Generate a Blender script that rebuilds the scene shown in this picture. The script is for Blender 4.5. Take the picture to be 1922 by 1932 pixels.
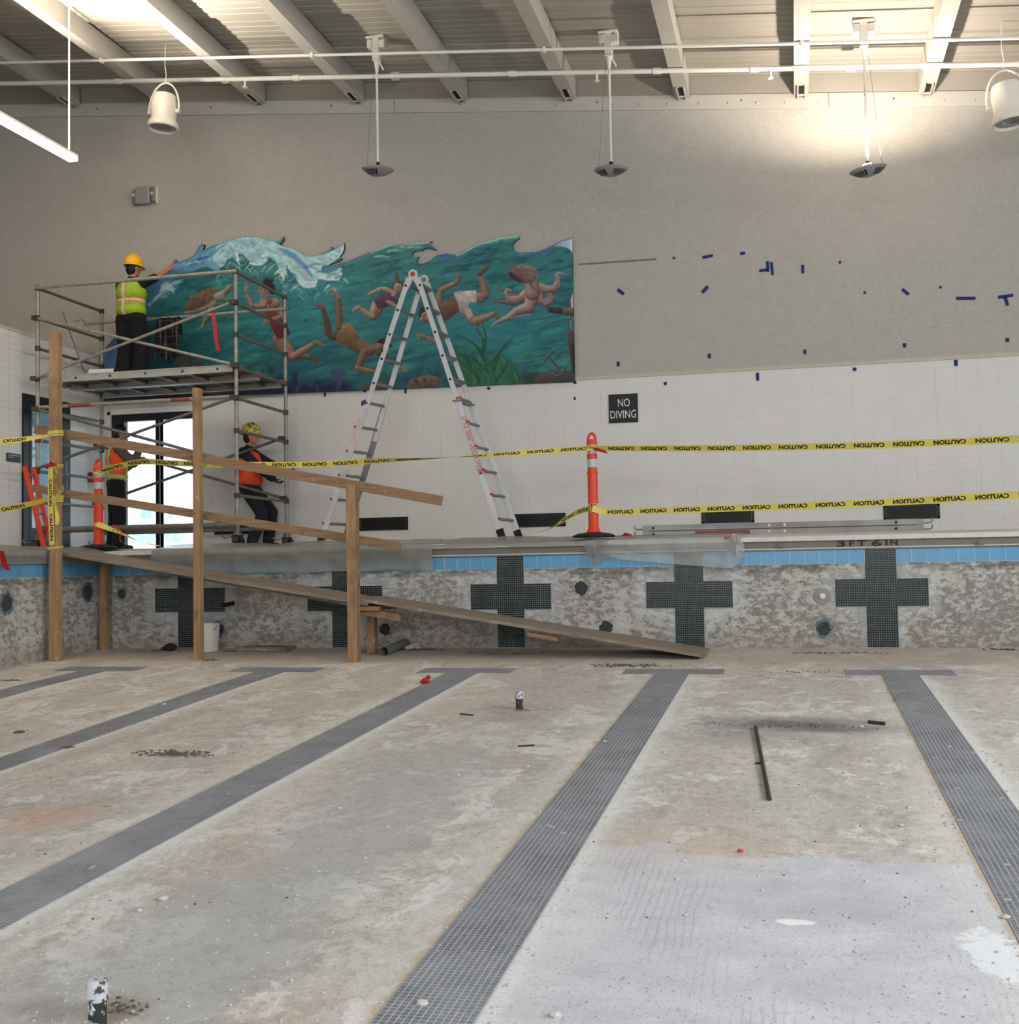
import bpy, bmesh, math, random
import numpy as np
from mathutils import Vector, Matrix
from mathutils.bvhtree import BVHTree

SC = bpy.context.scene
for o in list(bpy.data.objects):
    bpy.data.objects.remove(o)
rnd = random.Random(7)
PI = math.pi

# ------------------------------------------------------------------ camera
F, CX, CY = 2192.95, 961.0, 966.0
YAW, PITCH, ROLL = 0.239835, 0.045944, -0.0175245
CAM = np.array([3.332393, -13.61361, 0.988562])
cy, sy, cp, sp = math.cos(YAW), math.sin(YAW), math.cos(PITCH), math.sin(PITCH)
_f = np.array([-sy*cp, cy*cp, sp]); _r = np.array([cy, sy, 0.0]); _u = np.cross(_r, _f)
_R = math.cos(ROLL)*_r + math.sin(ROLL)*_u
_U = -math.sin(ROLL)*_r + math.cos(ROLL)*_u
cam = bpy.data.cameras.new('camera')
camo = bpy.data.objects.new('camera', cam); SC.collection.objects.link(camo)
cam.sensor_fit = 'HORIZONTAL'; cam.sensor_width = 36.0; cam.lens = F/1922*36
cam.clip_start = 0.05; cam.clip_end = 300
camo.matrix_world = Matrix(((_R[0], _U[0], -_f[0], CAM[0]), (_R[1], _U[1], -_f[1], CAM[1]), (_R[2], _U[2], -_f[2], CAM[2]), (0, 0, 0, 1)))
SC.camera = camo

# ------------------------------------------------------------------ exposure, sky, daylight
SC.view_settings.view_transform = 'Standard'
SC.view_settings.look = 'None'
SC.view_settings.exposure = 0.0
SC.view_settings.gamma = 1.0
SC.view_settings.use_curve_mapping = False
W = bpy.data.worlds.new('overcast_sky'); SC.world = W; W.use_nodes = True
W.node_tree.nodes['Background'].inputs[0].default_value = (0.86, 0.93, 1.0, 1)
W.node_tree.nodes['Background'].inputs[1].default_value = 3.2
SC.cycles.max_bounces = 8
SC.cycles.diffuse_bounces = 5
SC.cycles.transparent_max_bounces = 12
SC.cycles.sample_clamp_indirect = 6
SC.cycles.use_denoising = True

# room dimensions (metres; X along the far wall, Y away from the camera, Z up)
WL, WR, WB, WN = -7.2, 12.0, 2.5, -21.0
PL, PR, PN = -5.50, 9.6, -17.0
FL = -12.5                                   # outer left wall above and beyond the low left wall
DZ = 1.30
ROOF0, ROOFK = 7.5008, -0.1005            # underside of the rake trim on the far wall: z = ROOF0 + ROOFK*x

def area(name, loc, rot, sx, sy_, power, col):
    l = bpy.data.lights.new(name, 'AREA'); l.shape = 'RECTANGLE'; l.size = sx; l.size_y = sy_
    l.energy = power; l.color = col
    o = bpy.data.objects.new(name, l); SC.collection.objects.link(o)
    o.location = loc; o.rotation_euler = rot
    return o
# daylight through the glazed wall behind the camera and the window band of the right-hand wall
area('daylight_rear', (2.5, WN+0.3, 4.9), (PI/2-.55, 0, 0), 11.0, 2.2, 560, (0.93, 0.97, 1.0))
area('daylight_right', (WR-0.25, -9.6, 4.7), (0, PI/2-.36, 0), 2.4, 11.0, 750, (0.95, 0.98, 1.0))

# ------------------------------------------------------------------ placing helpers: a pixel of the photograph plus a known plane gives a point
def ray(u, v):
    d = _R*((u-CX)/F) - _U*((v-CY)/F) + _f
    return d
def aty(u, v, Y):
    d = ray(u, v); return Vector(CAM + d*((Y-CAM[1])/d[1]))
def atx(u, v, X):
    d = ray(u, v); return Vector(CAM + d*((X-CAM[0])/d[0]))
def atz(u, v, Z):
    d = ray(u, v); return Vector(CAM + d*((Z-CAM[2])/d[2]))
def floor_z(x, y):
    return 0.047661*y - 0.0125*min(2.2, max(0.0, -x-1.2))*max(0.0, min(5.0, -y-3.2))
def atf(u, v, dz=0.0):
    d = ray(u, v)
    t0, t1 = 0.5, 40.0
    for _ in range(60):
        t = (t0+t1)/2; p = CAM+d*t
        if p[2] > floor_z(p[0], p[1])+dz: t0 = t
        else: t1 = t
    return Vector(CAM+d*t0)
def roof_z(x, off=0.0):
    return ROOF0 + ROOFK*x + off
DECK, BEAM = 0.46, 0.16                      # deck underside and beam underside above the trim line

# ------------------------------------------------------------------ objects
def put(o, label=None, cat=None, group=None, kind=None):
    if label: o['label'] = label
    if cat: o['category'] = cat
    if group: o['group'] = group
    if kind: o['kind'] = kind
    return o
def link(o, parent=None):
    SC.collection.objects.link(o)
    if parent is not None: o.parent = parent
    return o
ORIG = {}
def empty(name, loc, label=None, cat=None, group=None, kind=None):
    o = bpy.data.objects.new(name, None); link(o); o.location = loc; o.empty_display_size = 0.1
    ORIG[o] = Vector(loc)
    return put(o, label, cat, group, kind)
def origin(parent):
    return ORIG.get(parent, Vector((0, 0, 0))) if parent is not None else Vector((0, 0, 0))

class MB:
    """collects primitive shapes in world coordinates and links them as one mesh object"""
    def __init__(s): s.v = []; s.f = []
    def add(s, vs, fs):
        n = len(s.v); s.v += [Vector(q) for q in vs]; s.f += [tuple(i+n for i in f) for f in fs]; return s
    def box(s, a, b):
        x0, y0, z0 = [min(a[i], b[i]) for i in range(3)]; x1, y1, z1 = [max(a[i], b[i]) for i in range(3)]
        return s.add([(x0,y0,z0),(x1,y0,z0),(x1,y1,z0),(x0,y1,z0),(x0,y0,z1),(x1,y0,z1),(x1,y1,z1),(x0,y1,z1)],
                     [(0,3,2,1),(4,5,6,7),(0,1,5,4),(1,2,6,5),(2,3,7,6),(3,0,4,7)])
    def obox(s, c, ax, ay, az, hx, hy, hz):
        c = Vector(c); ax, ay, az = Vector(ax).normalized()*hx, Vector(ay).normalized()*hy, Vector(az).normalized()*hz
        vs = [c+ax*i+ay*j+az*k for k in (-1, 1) for (i, j) in ((-1,-1),(1,-1),(1,1),(-1,1))]
        return s.add(vs, [(0,3,2,1),(4,5,6,7),(0,1,5,4),(1,2,6,5),(2,3,7,6),(3,0,4,7)])
    def bar(s, p, q, w, h, up=(0, 0, 1)):
        """rectangular bar from p to q, w across, h along up"""
        p, q = Vector(p), Vector(q); a = (q-p).normalized(); up = Vector(up)
        b = up.cross(a).normalized(); c = a.cross(b)
        return s.obox((p+q)/2, a, b, c, (q-p).length/2, w/2, h/2)
    def tube(s, p, q, r, r2=None, n=12, caps=True):
        p, q = Vector(p), Vector(q); r2 = r if r2 is None else r2
        a = (q-p).normalized(); t = Vector((0, 0, 1)) if abs(a.z) < .9 else Vector((1, 0, 0))
        b = a.cross(t).normalized(); c = a.cross(b)
        vs = [p+(b*math.cos(k*2*PI/n)+c*math.sin(k*2*PI/n))*r for k in range(n)] + [q+(b*math.cos(k*2*PI/n)+c*math.sin(k*2*PI/n))*r2 for k in range(n)]
        fs = [(k, (k+1) % n, n+(k+1) % n, n+k) for k in range(n)]
        if caps: fs += [tuple(range(n-1, -1, -1)), tuple(range(n, 2*n))]
        return s.add(vs, fs)
    def path(s, pts, r, n=8):
        pts = [Vector(p) for p in pts]; m = len(pts); vs = []; fs = []
        prev = None
        for i, p in enumerate(pts):
            a = (pts[min(i+1, m-1)]-pts[max(i-1, 0)]).normalized()
            if prev is None:
                t = Vector((0, 0, 1)) if abs(a.z) < .9 else Vector((1, 0, 0)); b = a.cross(t).normalized()
            else: b = (prev-a*prev.dot(a)).normalized()
            prev = b; c = a.cross(b); rr = r[i] if isinstance(r, (list, tuple)) else r
            vs += [p+(b*math.cos(k*2*PI/n)+c*math.sin(k*2*PI/n))*rr for k in range(n)]
        for i in range(m-1):
            fs += [(i*n+k, i*n+(k+1) % n, (i+1)*n+(k+1) % n, (i+1)*n+k) for k in range(n)]
        fs += [tuple(range(n-1, -1, -1)), tuple((m-1)*n+k for k in range(n))]
        return s.add(vs, fs)
    def lathe(s, c, prof, n=24, ax=(0, 0, 1), a0=0.0, a1=2*PI):
        """prof: (radius, height) list, spun about ax through c"""
        c = Vector(c); ax = Vector(ax).normalized(); t = Vector((1, 0, 0)) if abs(ax.x) < .9 else Vector((0, 1, 0))
        b = (t-ax*t.dot(ax)).normalized(); d = ax.cross(b); m = len(prof); full = abs(a1-a0-2*PI) < 1e-6
        nn = n if full else n+1; vs = []
        for k in range(nn):
            a = a0+(a1-a0)*k/n; e = b*math.cos(a)+d*math.sin(a)
            vs += [c+e*r+ax*h for r, h in prof]
        fs = []
        for k in range(n):
            k2 = (k+1) % nn
            fs += [(k*m+i, k2*m+i, k2*m+i+1, k*m+i+1) for i in range(m-1)]
        return s.add(vs, fs)
    def ball(s, c, rx, ry=None, rz=None, M=None, nu=14, nv=9):
        ry = rx if ry is None else ry; rz = rx if rz is None else rz; c = Vector(c); vs = []; fs = []
        for j in range(1, nv):
            th = PI*j/nv
            for i in range(nu):
                ph = 2*PI*i/nu; q = Vector((rx*math.sin(th)*math.cos(ph), ry*math.sin(th)*math.sin(ph), rz*math.cos(th)))
                vs.append(c+(M @ q if M is not None else q))
        t = Vector((0, 0, rz)); vs += [c+(M @ t if M is not None else t), c-(M @ t if M is not None else t)]
        for j in range(nv-2):
            fs += [(j*nu+i, (j+1)*nu+i, (j+1)*nu+(i+1) % nu, j*nu+(i+1) % nu) for i in range(nu)]
        a, b = len(vs)-2, len(vs)-1
        fs += [(a, i, (i+1) % nu) for i in range(nu)] + [(b, (nv-2)*nu+(i+1) % nu, (nv-2)*nu+i) for i in range(nu)]
        return s.add(vs, fs)
    def prism(s, poly, d):
        """poly: 3-D outline, extruded by vector d (outline given anticlockwise seen from +d)"""
        n = len(poly); d = Vector(d); p = [Vector(q) for q in poly]
        return s.add(p+[q+d for q in p], [tuple(range(n-1, -1, -1)), tuple(range(n, 2*n))]+[(k, (k+1) % n, n+(k+1) % n, n+k) for k in range(n)])
    def sheet(s, rows):
        m, n = len(rows), len(rows[0]); vs = [Vector(q) for r in rows for q in r]
        return s.add(vs, [(i*n+j, i*n+j+1, (i+1)*n+j+1, (i+1)*n+j) for i in range(m-1) for j in range(n-1)])
    def each(s, name, m, parent=None, smooth=False, bevel=0.0, size=None):
        """links every piece that was added as an object of its own"""
        par = list(range(len(s.v)))
        def fd(i):
            while par[i] != i: par[i] = par[par[i]]; i = par[i]
            return i
        for f in s.f:
            for i in f[1:]: par[fd(i)] = fd(f[0])
        gr = {}
        for f in s.f: gr.setdefault(fd(f[0]), []).append(f)
        out = []
        for fs in gr.values():
            ix = sorted({i for f in fs for i in f}); mp = {i: k for k, i in enumerate(ix)}
            b = MB(); b.v = [s.v[i] for i in ix]; b.f = [tuple(mp[i] for i in f) for f in fs]; out.append(b.build(name, m, parent, smooth, bevel))
        return out
    def build(s, name, m, parent=None, smooth=False, bevel=0.0):
        o0 = origin(parent)
        me = bpy.data.meshes.new(name)
        me.from_pydata([tuple(q-o0) for q in s.v], [], s.f)
        if bevel:
            bm = bmesh.new(); bm.from_mesh(me)
            bmesh.ops.bevel(bm, geom=[e for e in bm.edges if len(e.link_faces) == 2 and e.calc_face_angle(0) > .5], offset=bevel, segments=1, affect='EDGES')
            bm.to_mesh(me); bm.free()
        me.update()
        if smooth:
            me.polygons.foreach_set('use_smooth', [True]*len(me.polygons))
            try: me.set_sharp_from_angle(angle=math.radians(40))
            except Exception: pass
        if m is not None: me.materials.append(m)
        o = bpy.data.objects.new(name, me); link(o, parent)
        ORIG[o] = o0
        return o

def mesh_np(name, v, f, m, parent=None, kind=None):
    """fast mesh from numpy quads (world coordinates)"""
    v = np.asarray(v, dtype=np.float32) - np.array(origin(parent), dtype=np.float32); f = np.asarray(f, dtype=np.int32)
    me = bpy.data.meshes.new(name); k = f.shape[1]
    me.vertices.add(len(v)); me.vertices.foreach_set('co', v.ravel())
    me.loops.add(f.size); me.loops.foreach_set('vertex_index', f.ravel())
    me.polygons.add(len(f)); me.polygons.foreach_set('loop_start', np.arange(0, f.size, k, dtype=np.int32))
    me.update(calc_edges=True); me.validate(); me.shade_flat()
    if m is not None: me.materials.append(m)
    o = bpy.data.objects.new(name, me); link(o, parent); ORIG[o] = origin(parent)
    if kind: o['kind'] = kind
    return o
_BF = np.array([(4,5,6,7),(0,1,5,4),(1,2,6,5),(2,3,7,6),(3,0,4,7)])
def slabs(cells, d):
    """cells: (n,4,3) quads (seen anticlockwise from the front), d: (3,) thickness vector towards the viewer -> open-backed blocks"""
    c = np.asarray(cells, dtype=float); n = len(c); v = np.concatenate([c, c+np.asarray(d)], axis=1).reshape(-1, 3)
    f = (_BF[None]+8*np.arange(n)[:, None, None]).reshape(-1, 4)
    return v, f

# ------------------------------------------------------------------ materials
def srgb(r, g, b):
    f = lambda c: (c/255/12.92) if c/255 <= .04045 else ((c/255+.055)/1.055)**2.4
    return (f(r), f(g), f(b), 1.0)
class N:
    def __init__(s, name):
        s.m = bpy.data.materials.new(name); s.m.use_nodes = True; s.t = s.m.node_tree; s.t.nodes.clear()
        s.out = s.n('ShaderNodeOutputMaterial')
    def n(s, t, **k):
        x = s.t.nodes.new(t)
        for a, b in k.items(): setattr(x, a, b)
        return x
    def l(s, a, b): s.t.links.new(a, b)
    def set(s, node, key, val):
        if hasattr(val, 'is_linked') or isinstance(val, bpy.types.NodeSocket): s.l(val, node.inputs[key])
        else: node.inputs[key].default_value = val
    def pos(s):
        return s.n('ShaderNodeNewGeometry').outputs['Position']
    def mapv(s, vec, scale=(1, 1, 1), rot=(0, 0, 0), loc=(0, 0, 0)):
        x = s.n('ShaderNodeMapping'); s.l(vec, x.inputs[0]); x.inputs['Scale'].default_value = scale; x.inputs['Rotation'].default_value = rot; x.inputs['Location'].default_value = loc
        return x.outputs[0]
    def noise(s, vec, scale, detail=4, rough=.55, dist=0.0):
        x = s.n('ShaderNodeTexNoise'); s.l(vec, x.inputs['Vector']); x.inputs['Scale'].default_value = scale; x.inputs['Detail'].default_value = detail
        x.inputs['Roughness'].default_value = rough; x.inputs['Distortion'].default_value = dist
        return x.outputs['Fac']
    def ramp(s, fac, a, b, lo=0.0, hi=1.0):
        x = s.n('ShaderNodeMapRange', clamp=True); s.set(x, 0, fac); x.inputs[1].default_value = a; x.inputs[2].default_value = b; x.inputs[3].default_value = lo; x.inputs[4].default_value = hi
        return x.outputs[0]
    def mix(s, fac, a, b, mode='MIX'):
        x = s.n('ShaderNodeMix', data_type='RGBA', blend_type=mode); s.set(x, 0, fac); s.set(x, 6, a); s.set(x, 7, b)
        return x.outputs[2]
    def math(s, op, a, b=0.0, c=0.0):
        x = s.n('ShaderNodeMath', operation=op); s.set(x, 0, a); s.set(x, 1, b)
        if len(x.inputs) > 2: s.set(x, 2, c)
        return x.outputs[0]
    def xyz(s, vec):
        x = s.n('ShaderNodeSeparateXYZ'); s.l(vec, x.inputs[0]); return x.outputs
    def bump(s, h, strength, dist=.01):
        x = s.n('ShaderNodeBump'); s.l(h, x.inputs['Height']); x.inputs['Strength'].default_value = strength; x.inputs['Distance'].default_value = dist
        return x.outputs[0]
    def pbr(s, col, rough=.6, metal=0.0, nrm=None, spec=.4, **k):
        x = s.n('ShaderNodeBsdfPrincipled'); s.set(x, 'Base Color', col); s.set(x, 'Roughness', rough); s.set(x, 'Metallic', metal); s.set(x, 'Specular IOR Level', spec)
        for a, b in k.items(): s.set(x, a, b)
        if nrm is not None: s.l(nrm, x.inputs['Normal'])
        s.l(x.outputs[0], s.out.inputs[0]); return x
def scl(c, k): return (min(1, c[0]*k), min(1, c[1]*k), min(1, c[2]*k), 1)
def mat(name, col, rough=.6, metal=0.0, var=.12, scale=6.0, bump=0.0, bscale=60.0, spec=.4, spots=None, stretch=(1, 1, 1)):
    """plain procedural material: colour varied by noise, optional fine bump, optional worn spots (colour, threshold, scale)"""
    n = N(name); p = n.mapv(n.pos(), stretch)
    c = n.mix(n.ramp(n.noise(p, scale), .3, .7), scl(col, 1-var), scl(col, 1+var))
    if spots:
        sc_, th, ss = spots
        c = n.mix(n.ramp(n.noise(p, ss, 6, .65), th, th+.06), c, sc_)
    nr = n.bump(n.noise(p, bscale, 3), bump) if bump else None
    n.pbr(c, rough, metal, nr, spec)
    return n.m
# ------------------------------------------------------------------ material set
LANE = 2.13
M = {}
M['white_paint'] = mat('white_paint', srgb(222, 219, 212), .55, var=.04, scale=2)
M['deck_white'] = mat('roof_deck_paint', srgb(163, 158, 150), .5, var=.05, scale=1.2, spots=(srgb(150, 135, 118), .74, 14))
M['beam_white'] = mat('beam_paint', srgb(184, 180, 173), .5, var=.05, scale=2)
M['pipe_white'] = mat('pipe_paint', srgb(226, 222, 214), .4, var=.03)
M['hole_shade'] = mat('painted_hole_shade', srgb(32, 31, 30), .8)  # near-black that stands for the shade inside slots and holes
M['tile_white'] = mat('white_wall_tile', srgb(214, 211, 208), .38, var=.025, scale=3)
M['grout_white'] = mat('pale_grout', srgb(196, 193, 189), .8, var=.04)
M['trim_beige'] = mat('beige_metal_trim', srgb(190, 180, 165), .5, var=.06)
M['blue_tile'] = mat('blue_glazed_tile', srgb(98, 158, 198), .22, var=.06, scale=5, spec=.5)
M['blue_grout'] = mat('blue_grout', srgb(206, 228, 240), .7, var=.05)
M['black_tile'] = mat('black_mosaic', srgb(11, 15, 16), .25, var=.35, scale=30)
M['cross_grout'] = mat('grey_mosaic_grout', srgb(140, 150, 150), .8, var=.15, scale=14)
M['nosing'] = mat('pale_coping', srgb(214, 209, 200), .45, var=.06, scale=9, spots=(srgb(150, 140, 128), .68, 20))
M['gutter'] = mat('grey_gutter_steel', srgb(118, 114, 106), .5, metal=.1, var=.1, scale=5)  # steel colour darkened for the shade under the nosing
M['deck'] = mat('pool_deck_concrete', srgb(176, 170, 160), .7, var=.08, scale=3, bump=.1)
M['black'] = mat('black_plastic', srgb(20, 20, 21), .5, var=.2)
M['black_frame'] = mat('black_door_frame', srgb(24, 25, 30), .38, var=.15)
M['vent'] = mat('black_grille', srgb(14, 14, 14), .5)
M['rubber'] = mat('black_rubber', srgb(34, 34, 36), .85, var=.2)
M['wood'] = None
M['alu'] = mat('ladder_aluminium', srgb(205, 207, 210), .35, metal=.35, var=.08, scale=9)
M['alu_dark'] = mat('dull_aluminium', srgb(126, 127, 128), .45, metal=.45, var=.12, scale=9)
M['galv'] = mat('galvanised_tube', srgb(150, 147, 138), .5, metal=.35, var=.18, scale=14, spots=(srgb(212, 210, 200), .6, 40))
M['galv_dark'] = mat('worn_steel_tube', srgb(112, 108, 102), .55, metal=.35, var=.2, scale=12, spots=(srgb(165, 160, 150), .66, 34))
M['coupler'] = mat('dark_coupler', srgb(74, 70, 64), .6, metal=.3, var=.25, scale=20)
M['plate_alu'] = mat('platform_aluminium', srgb(178, 176, 168), .5, metal=.3, var=.12, scale=8)
M['ply_dark'] = mat('dark_plywood', srgb(88, 84, 78), .8, var=.2, scale=6)
M['orange'] = mat('orange_plastic', srgb(224, 68, 38), .45, var=.06, scale=5)
M['reflect'] = mat('silver_reflective_band', srgb(186, 190, 196), .35, var=.12, scale=20)
M['yellow'] = mat('yellow_tape', srgb(222, 208, 96), .45, var=.07, scale=12)
M['ink'] = mat('black_ink', srgb(24, 22, 14), .6, var=.1)
M['red'] = mat('red_plastic', srgb(172, 26, 26), .5, var=.15)
M['red_ladder'] = mat('red_ladder_fitting', srgb(186, 60, 46), .5, var=.15)
M['blue_tape'] = mat('blue_masking_tape', srgb(24, 42, 104), .7, var=.2, scale=30)
M['hole'] = mat('rough_dark_mortar', srgb(62, 66, 68), .95, var=.35, scale=30, bump=.5, bscale=60)
M['grey_pipe'] = mat('grey_plastic_pipe', srgb(110, 112, 108), .6, var=.15)
M['stone'] = mat('pale_plaster_chunk', srgb(200, 198, 194), .95, var=.12, scale=20, bump=.3)
M['stone_dark'] = mat('brown_dirt_chunk', srgb(104, 98, 92), .95, var=.25, scale=20, bump=.3)
M['rod'] = mat('rusty_steel_rod', srgb(66, 62, 60), .6, metal=.3, var=.3, scale=14)
M['letter_white'] = mat('white_lettering', srgb(226, 226, 224), .6, var=.02)
M['skin'] = mat('skin', srgb(176, 122, 96), .55, var=.06, scale=10)
M['hair'] = mat('black_hair', srgb(22, 19, 18), .6, var=.3, scale=40)

def wood(name, c1, c2, axis):
    n = N(name); st = [26, 26, 26]; st[axis] = 1.6
    p = n.mapv(n.pos(), tuple(st))
    f = n.noise(p, 1.0, 5, .6, .6)
    c = n.mix(n.ramp(f, .32, .7), c1, c2)
    c = n.mix(n.ramp(n.noise(n.pos(), 9, 5, .7), .62, .7, 0, .75), c, srgb(196, 188, 176))
    c = n.mix(n.ramp(n.noise(n.pos(), 3.1, 4, .6), .56, .72, 0, .6), c, srgb(92, 80, 70))
    n.pbr(c, .8, 0, n.bump(f, .25))
    return n.m
M['wood_x'] = wood('weathered_board', srgb(160, 128, 98), srgb(126, 98, 74), 0)
M['wood_z'] = wood('timber_post', srgb(178, 142, 104), srgb(140, 110, 80), 2)
M['ply'] = wood('grey_weathered_plywood', srgb(150, 138, 124), srgb(118, 106, 94), 0)

def m_stucco():
    n = N('grey_rough_stucco'); p = n.pos()
    big = n.noise(p, .9, 4); fine = n.noise(p, 85, 5, .7); md = n.noise(p, 9, 6, .6)
    c = n.mix(n.ramp(fine, .33, .68), srgb(160, 157, 151), srgb(194, 190, 183))
    c = n.mix(n.ramp(md, .35, .7, 0, .35), c, srgb(158, 154, 147))
    c = n.mix(n.ramp(big, .3, .75, 0, .25), c, srgb(184, 174, 164))
    c = n.mix(n.ramp(n.noise(p, 95, 2), .69, .74, 0, .8), c, srgb(208, 205, 200))
    n.pbr(c, .95, 0, n.bump(n.noise(p, 70, 6, .7), .4, .008), spec=.2)
    return n.m
M['stucco'] = m_stucco()

def cross_offset(n, p):
    x = n.xyz(p)[0]
    return n.math('ABSOLUTE', n.math('SUBTRACT', n.math('WRAP', x, LANE*20+LANE/2, LANE*20-LANE/2), LANE*20))

def m_poolwall():
    n = N('chipped_pool_plaster'); p = n.pos(); z = n.xyz(p)[2]
    big = n.noise(p, 1.3, 4, .6); md = n.noise(n.mapv(p, (.62, .62, 1.0), (0, .5, 0)), 15, 12, .8, .1); ch = n.noise(n.mapv(p, (1.5, 1.5, .8), (.0, .5, .0)), 26, 6, .75, .2)
    c = n.mix(n.ramp(n.noise(p, 4, 5), .3, .72), srgb(204, 201, 195), srgb(182, 178, 171))
    th = n.ramp(big, .3, .7, .44, .55)
    k = n.math('MULTIPLY', n.math('SUBTRACT', md, th), 13.0)
    k = n.ramp(k, 0, 1)
    c = n.mix(n.math('MULTIPLY', k, .9), c, n.mix(n.ramp(ch, .4, .6), srgb(124, 120, 113), srgb(156, 152, 145)))
    k2 = n.math('MULTIPLY', n.ramp(ch, .56, .61), n.ramp(big, .38, .6))
    c = n.mix(n.math('MULTIPLY', k2, .6), c, srgb(146, 142, 135))
    # grey bonded strip right under the blue tile
    topk = n.math('MULTIPLY', n.ramp(n.math('ADD', z, n.math('MULTIPLY', n.noise(p, 6, 4), .12)), .90, .94), n.ramp(n.noise(n.mapv(p, (1, 1, 3)), 5, 6), .42, .55))
    c = n.mix(n.math('MULTIPLY', topk, .85), c, srgb(124, 121, 115))
    c = n.mix(n.ramp(n.noise(n.mapv(p, (1, 1, 1.2), (.3, .2, .1)), 5.5, 12, .78), .56, .60, 0, .5), c, srgb(134, 130, 124))
    # fresh white mortar halo around the mosaic crosses
    ox = cross_offset(n, p); wob = n.math('MULTIPLY', n.math('SUBTRACT', n.noise(p, 7, 4), .5), .22)
    inx = n.ramp(n.math('ADD', ox, wob), .60, .66, 1, 0); inz = n.math('MULTIPLY', n.ramp(z, .34, .40), n.ramp(z, .86, .93, 1, 0))
    bar = n.math('MULTIPLY', inx, inz); stem = n.ramp(n.math('ADD', ox, wob), .22, .27, 1, 0)
    c = n.mix(n.math('MULTIPLY', n.math('MAXIMUM', bar, stem), .62), c, srgb(200, 200, 200))
    # dirt splash at the foot
    low = n.ramp(n.math('ADD', z, n.math('MULTIPLY', n.noise(p, 3, 4), .22)), .12, .34, 1, 0)
    c = n.mix(n.math('MULTIPLY', low, .5), c, srgb(152, 142, 130))
    n.pbr(c, .95, 0, n.bump(n.math('ADD', k, n.noise(p, 40, 5)), .6, .012), spec=.2)
    return n.m
M['poolwall'] = m_poolwall()

def ell(n, p, c, rx, ry, wob=.5, ws=6):
    """soft elliptical stain mask round a floor point"""
    q = n.xyz(p)
    dx = n.math('DIVIDE', n.math('SUBTRACT', q[0], c[0]), rx); dy = n.math('DIVIDE', n.math('SUBTRACT', q[1], c[1]), ry)
    d = n.math('ADD', n.math('MULTIPLY', dx, dx), n.math('MULTIPLY', dy, dy))
    d = n.math('ADD', d, n.math('MULTIPLY', n.math('SUBTRACT', n.noise(p, ws, 6, .7), .5), wob*2))
    return n.ramp(d, -.35, 1.05, 1, 0)

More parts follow.
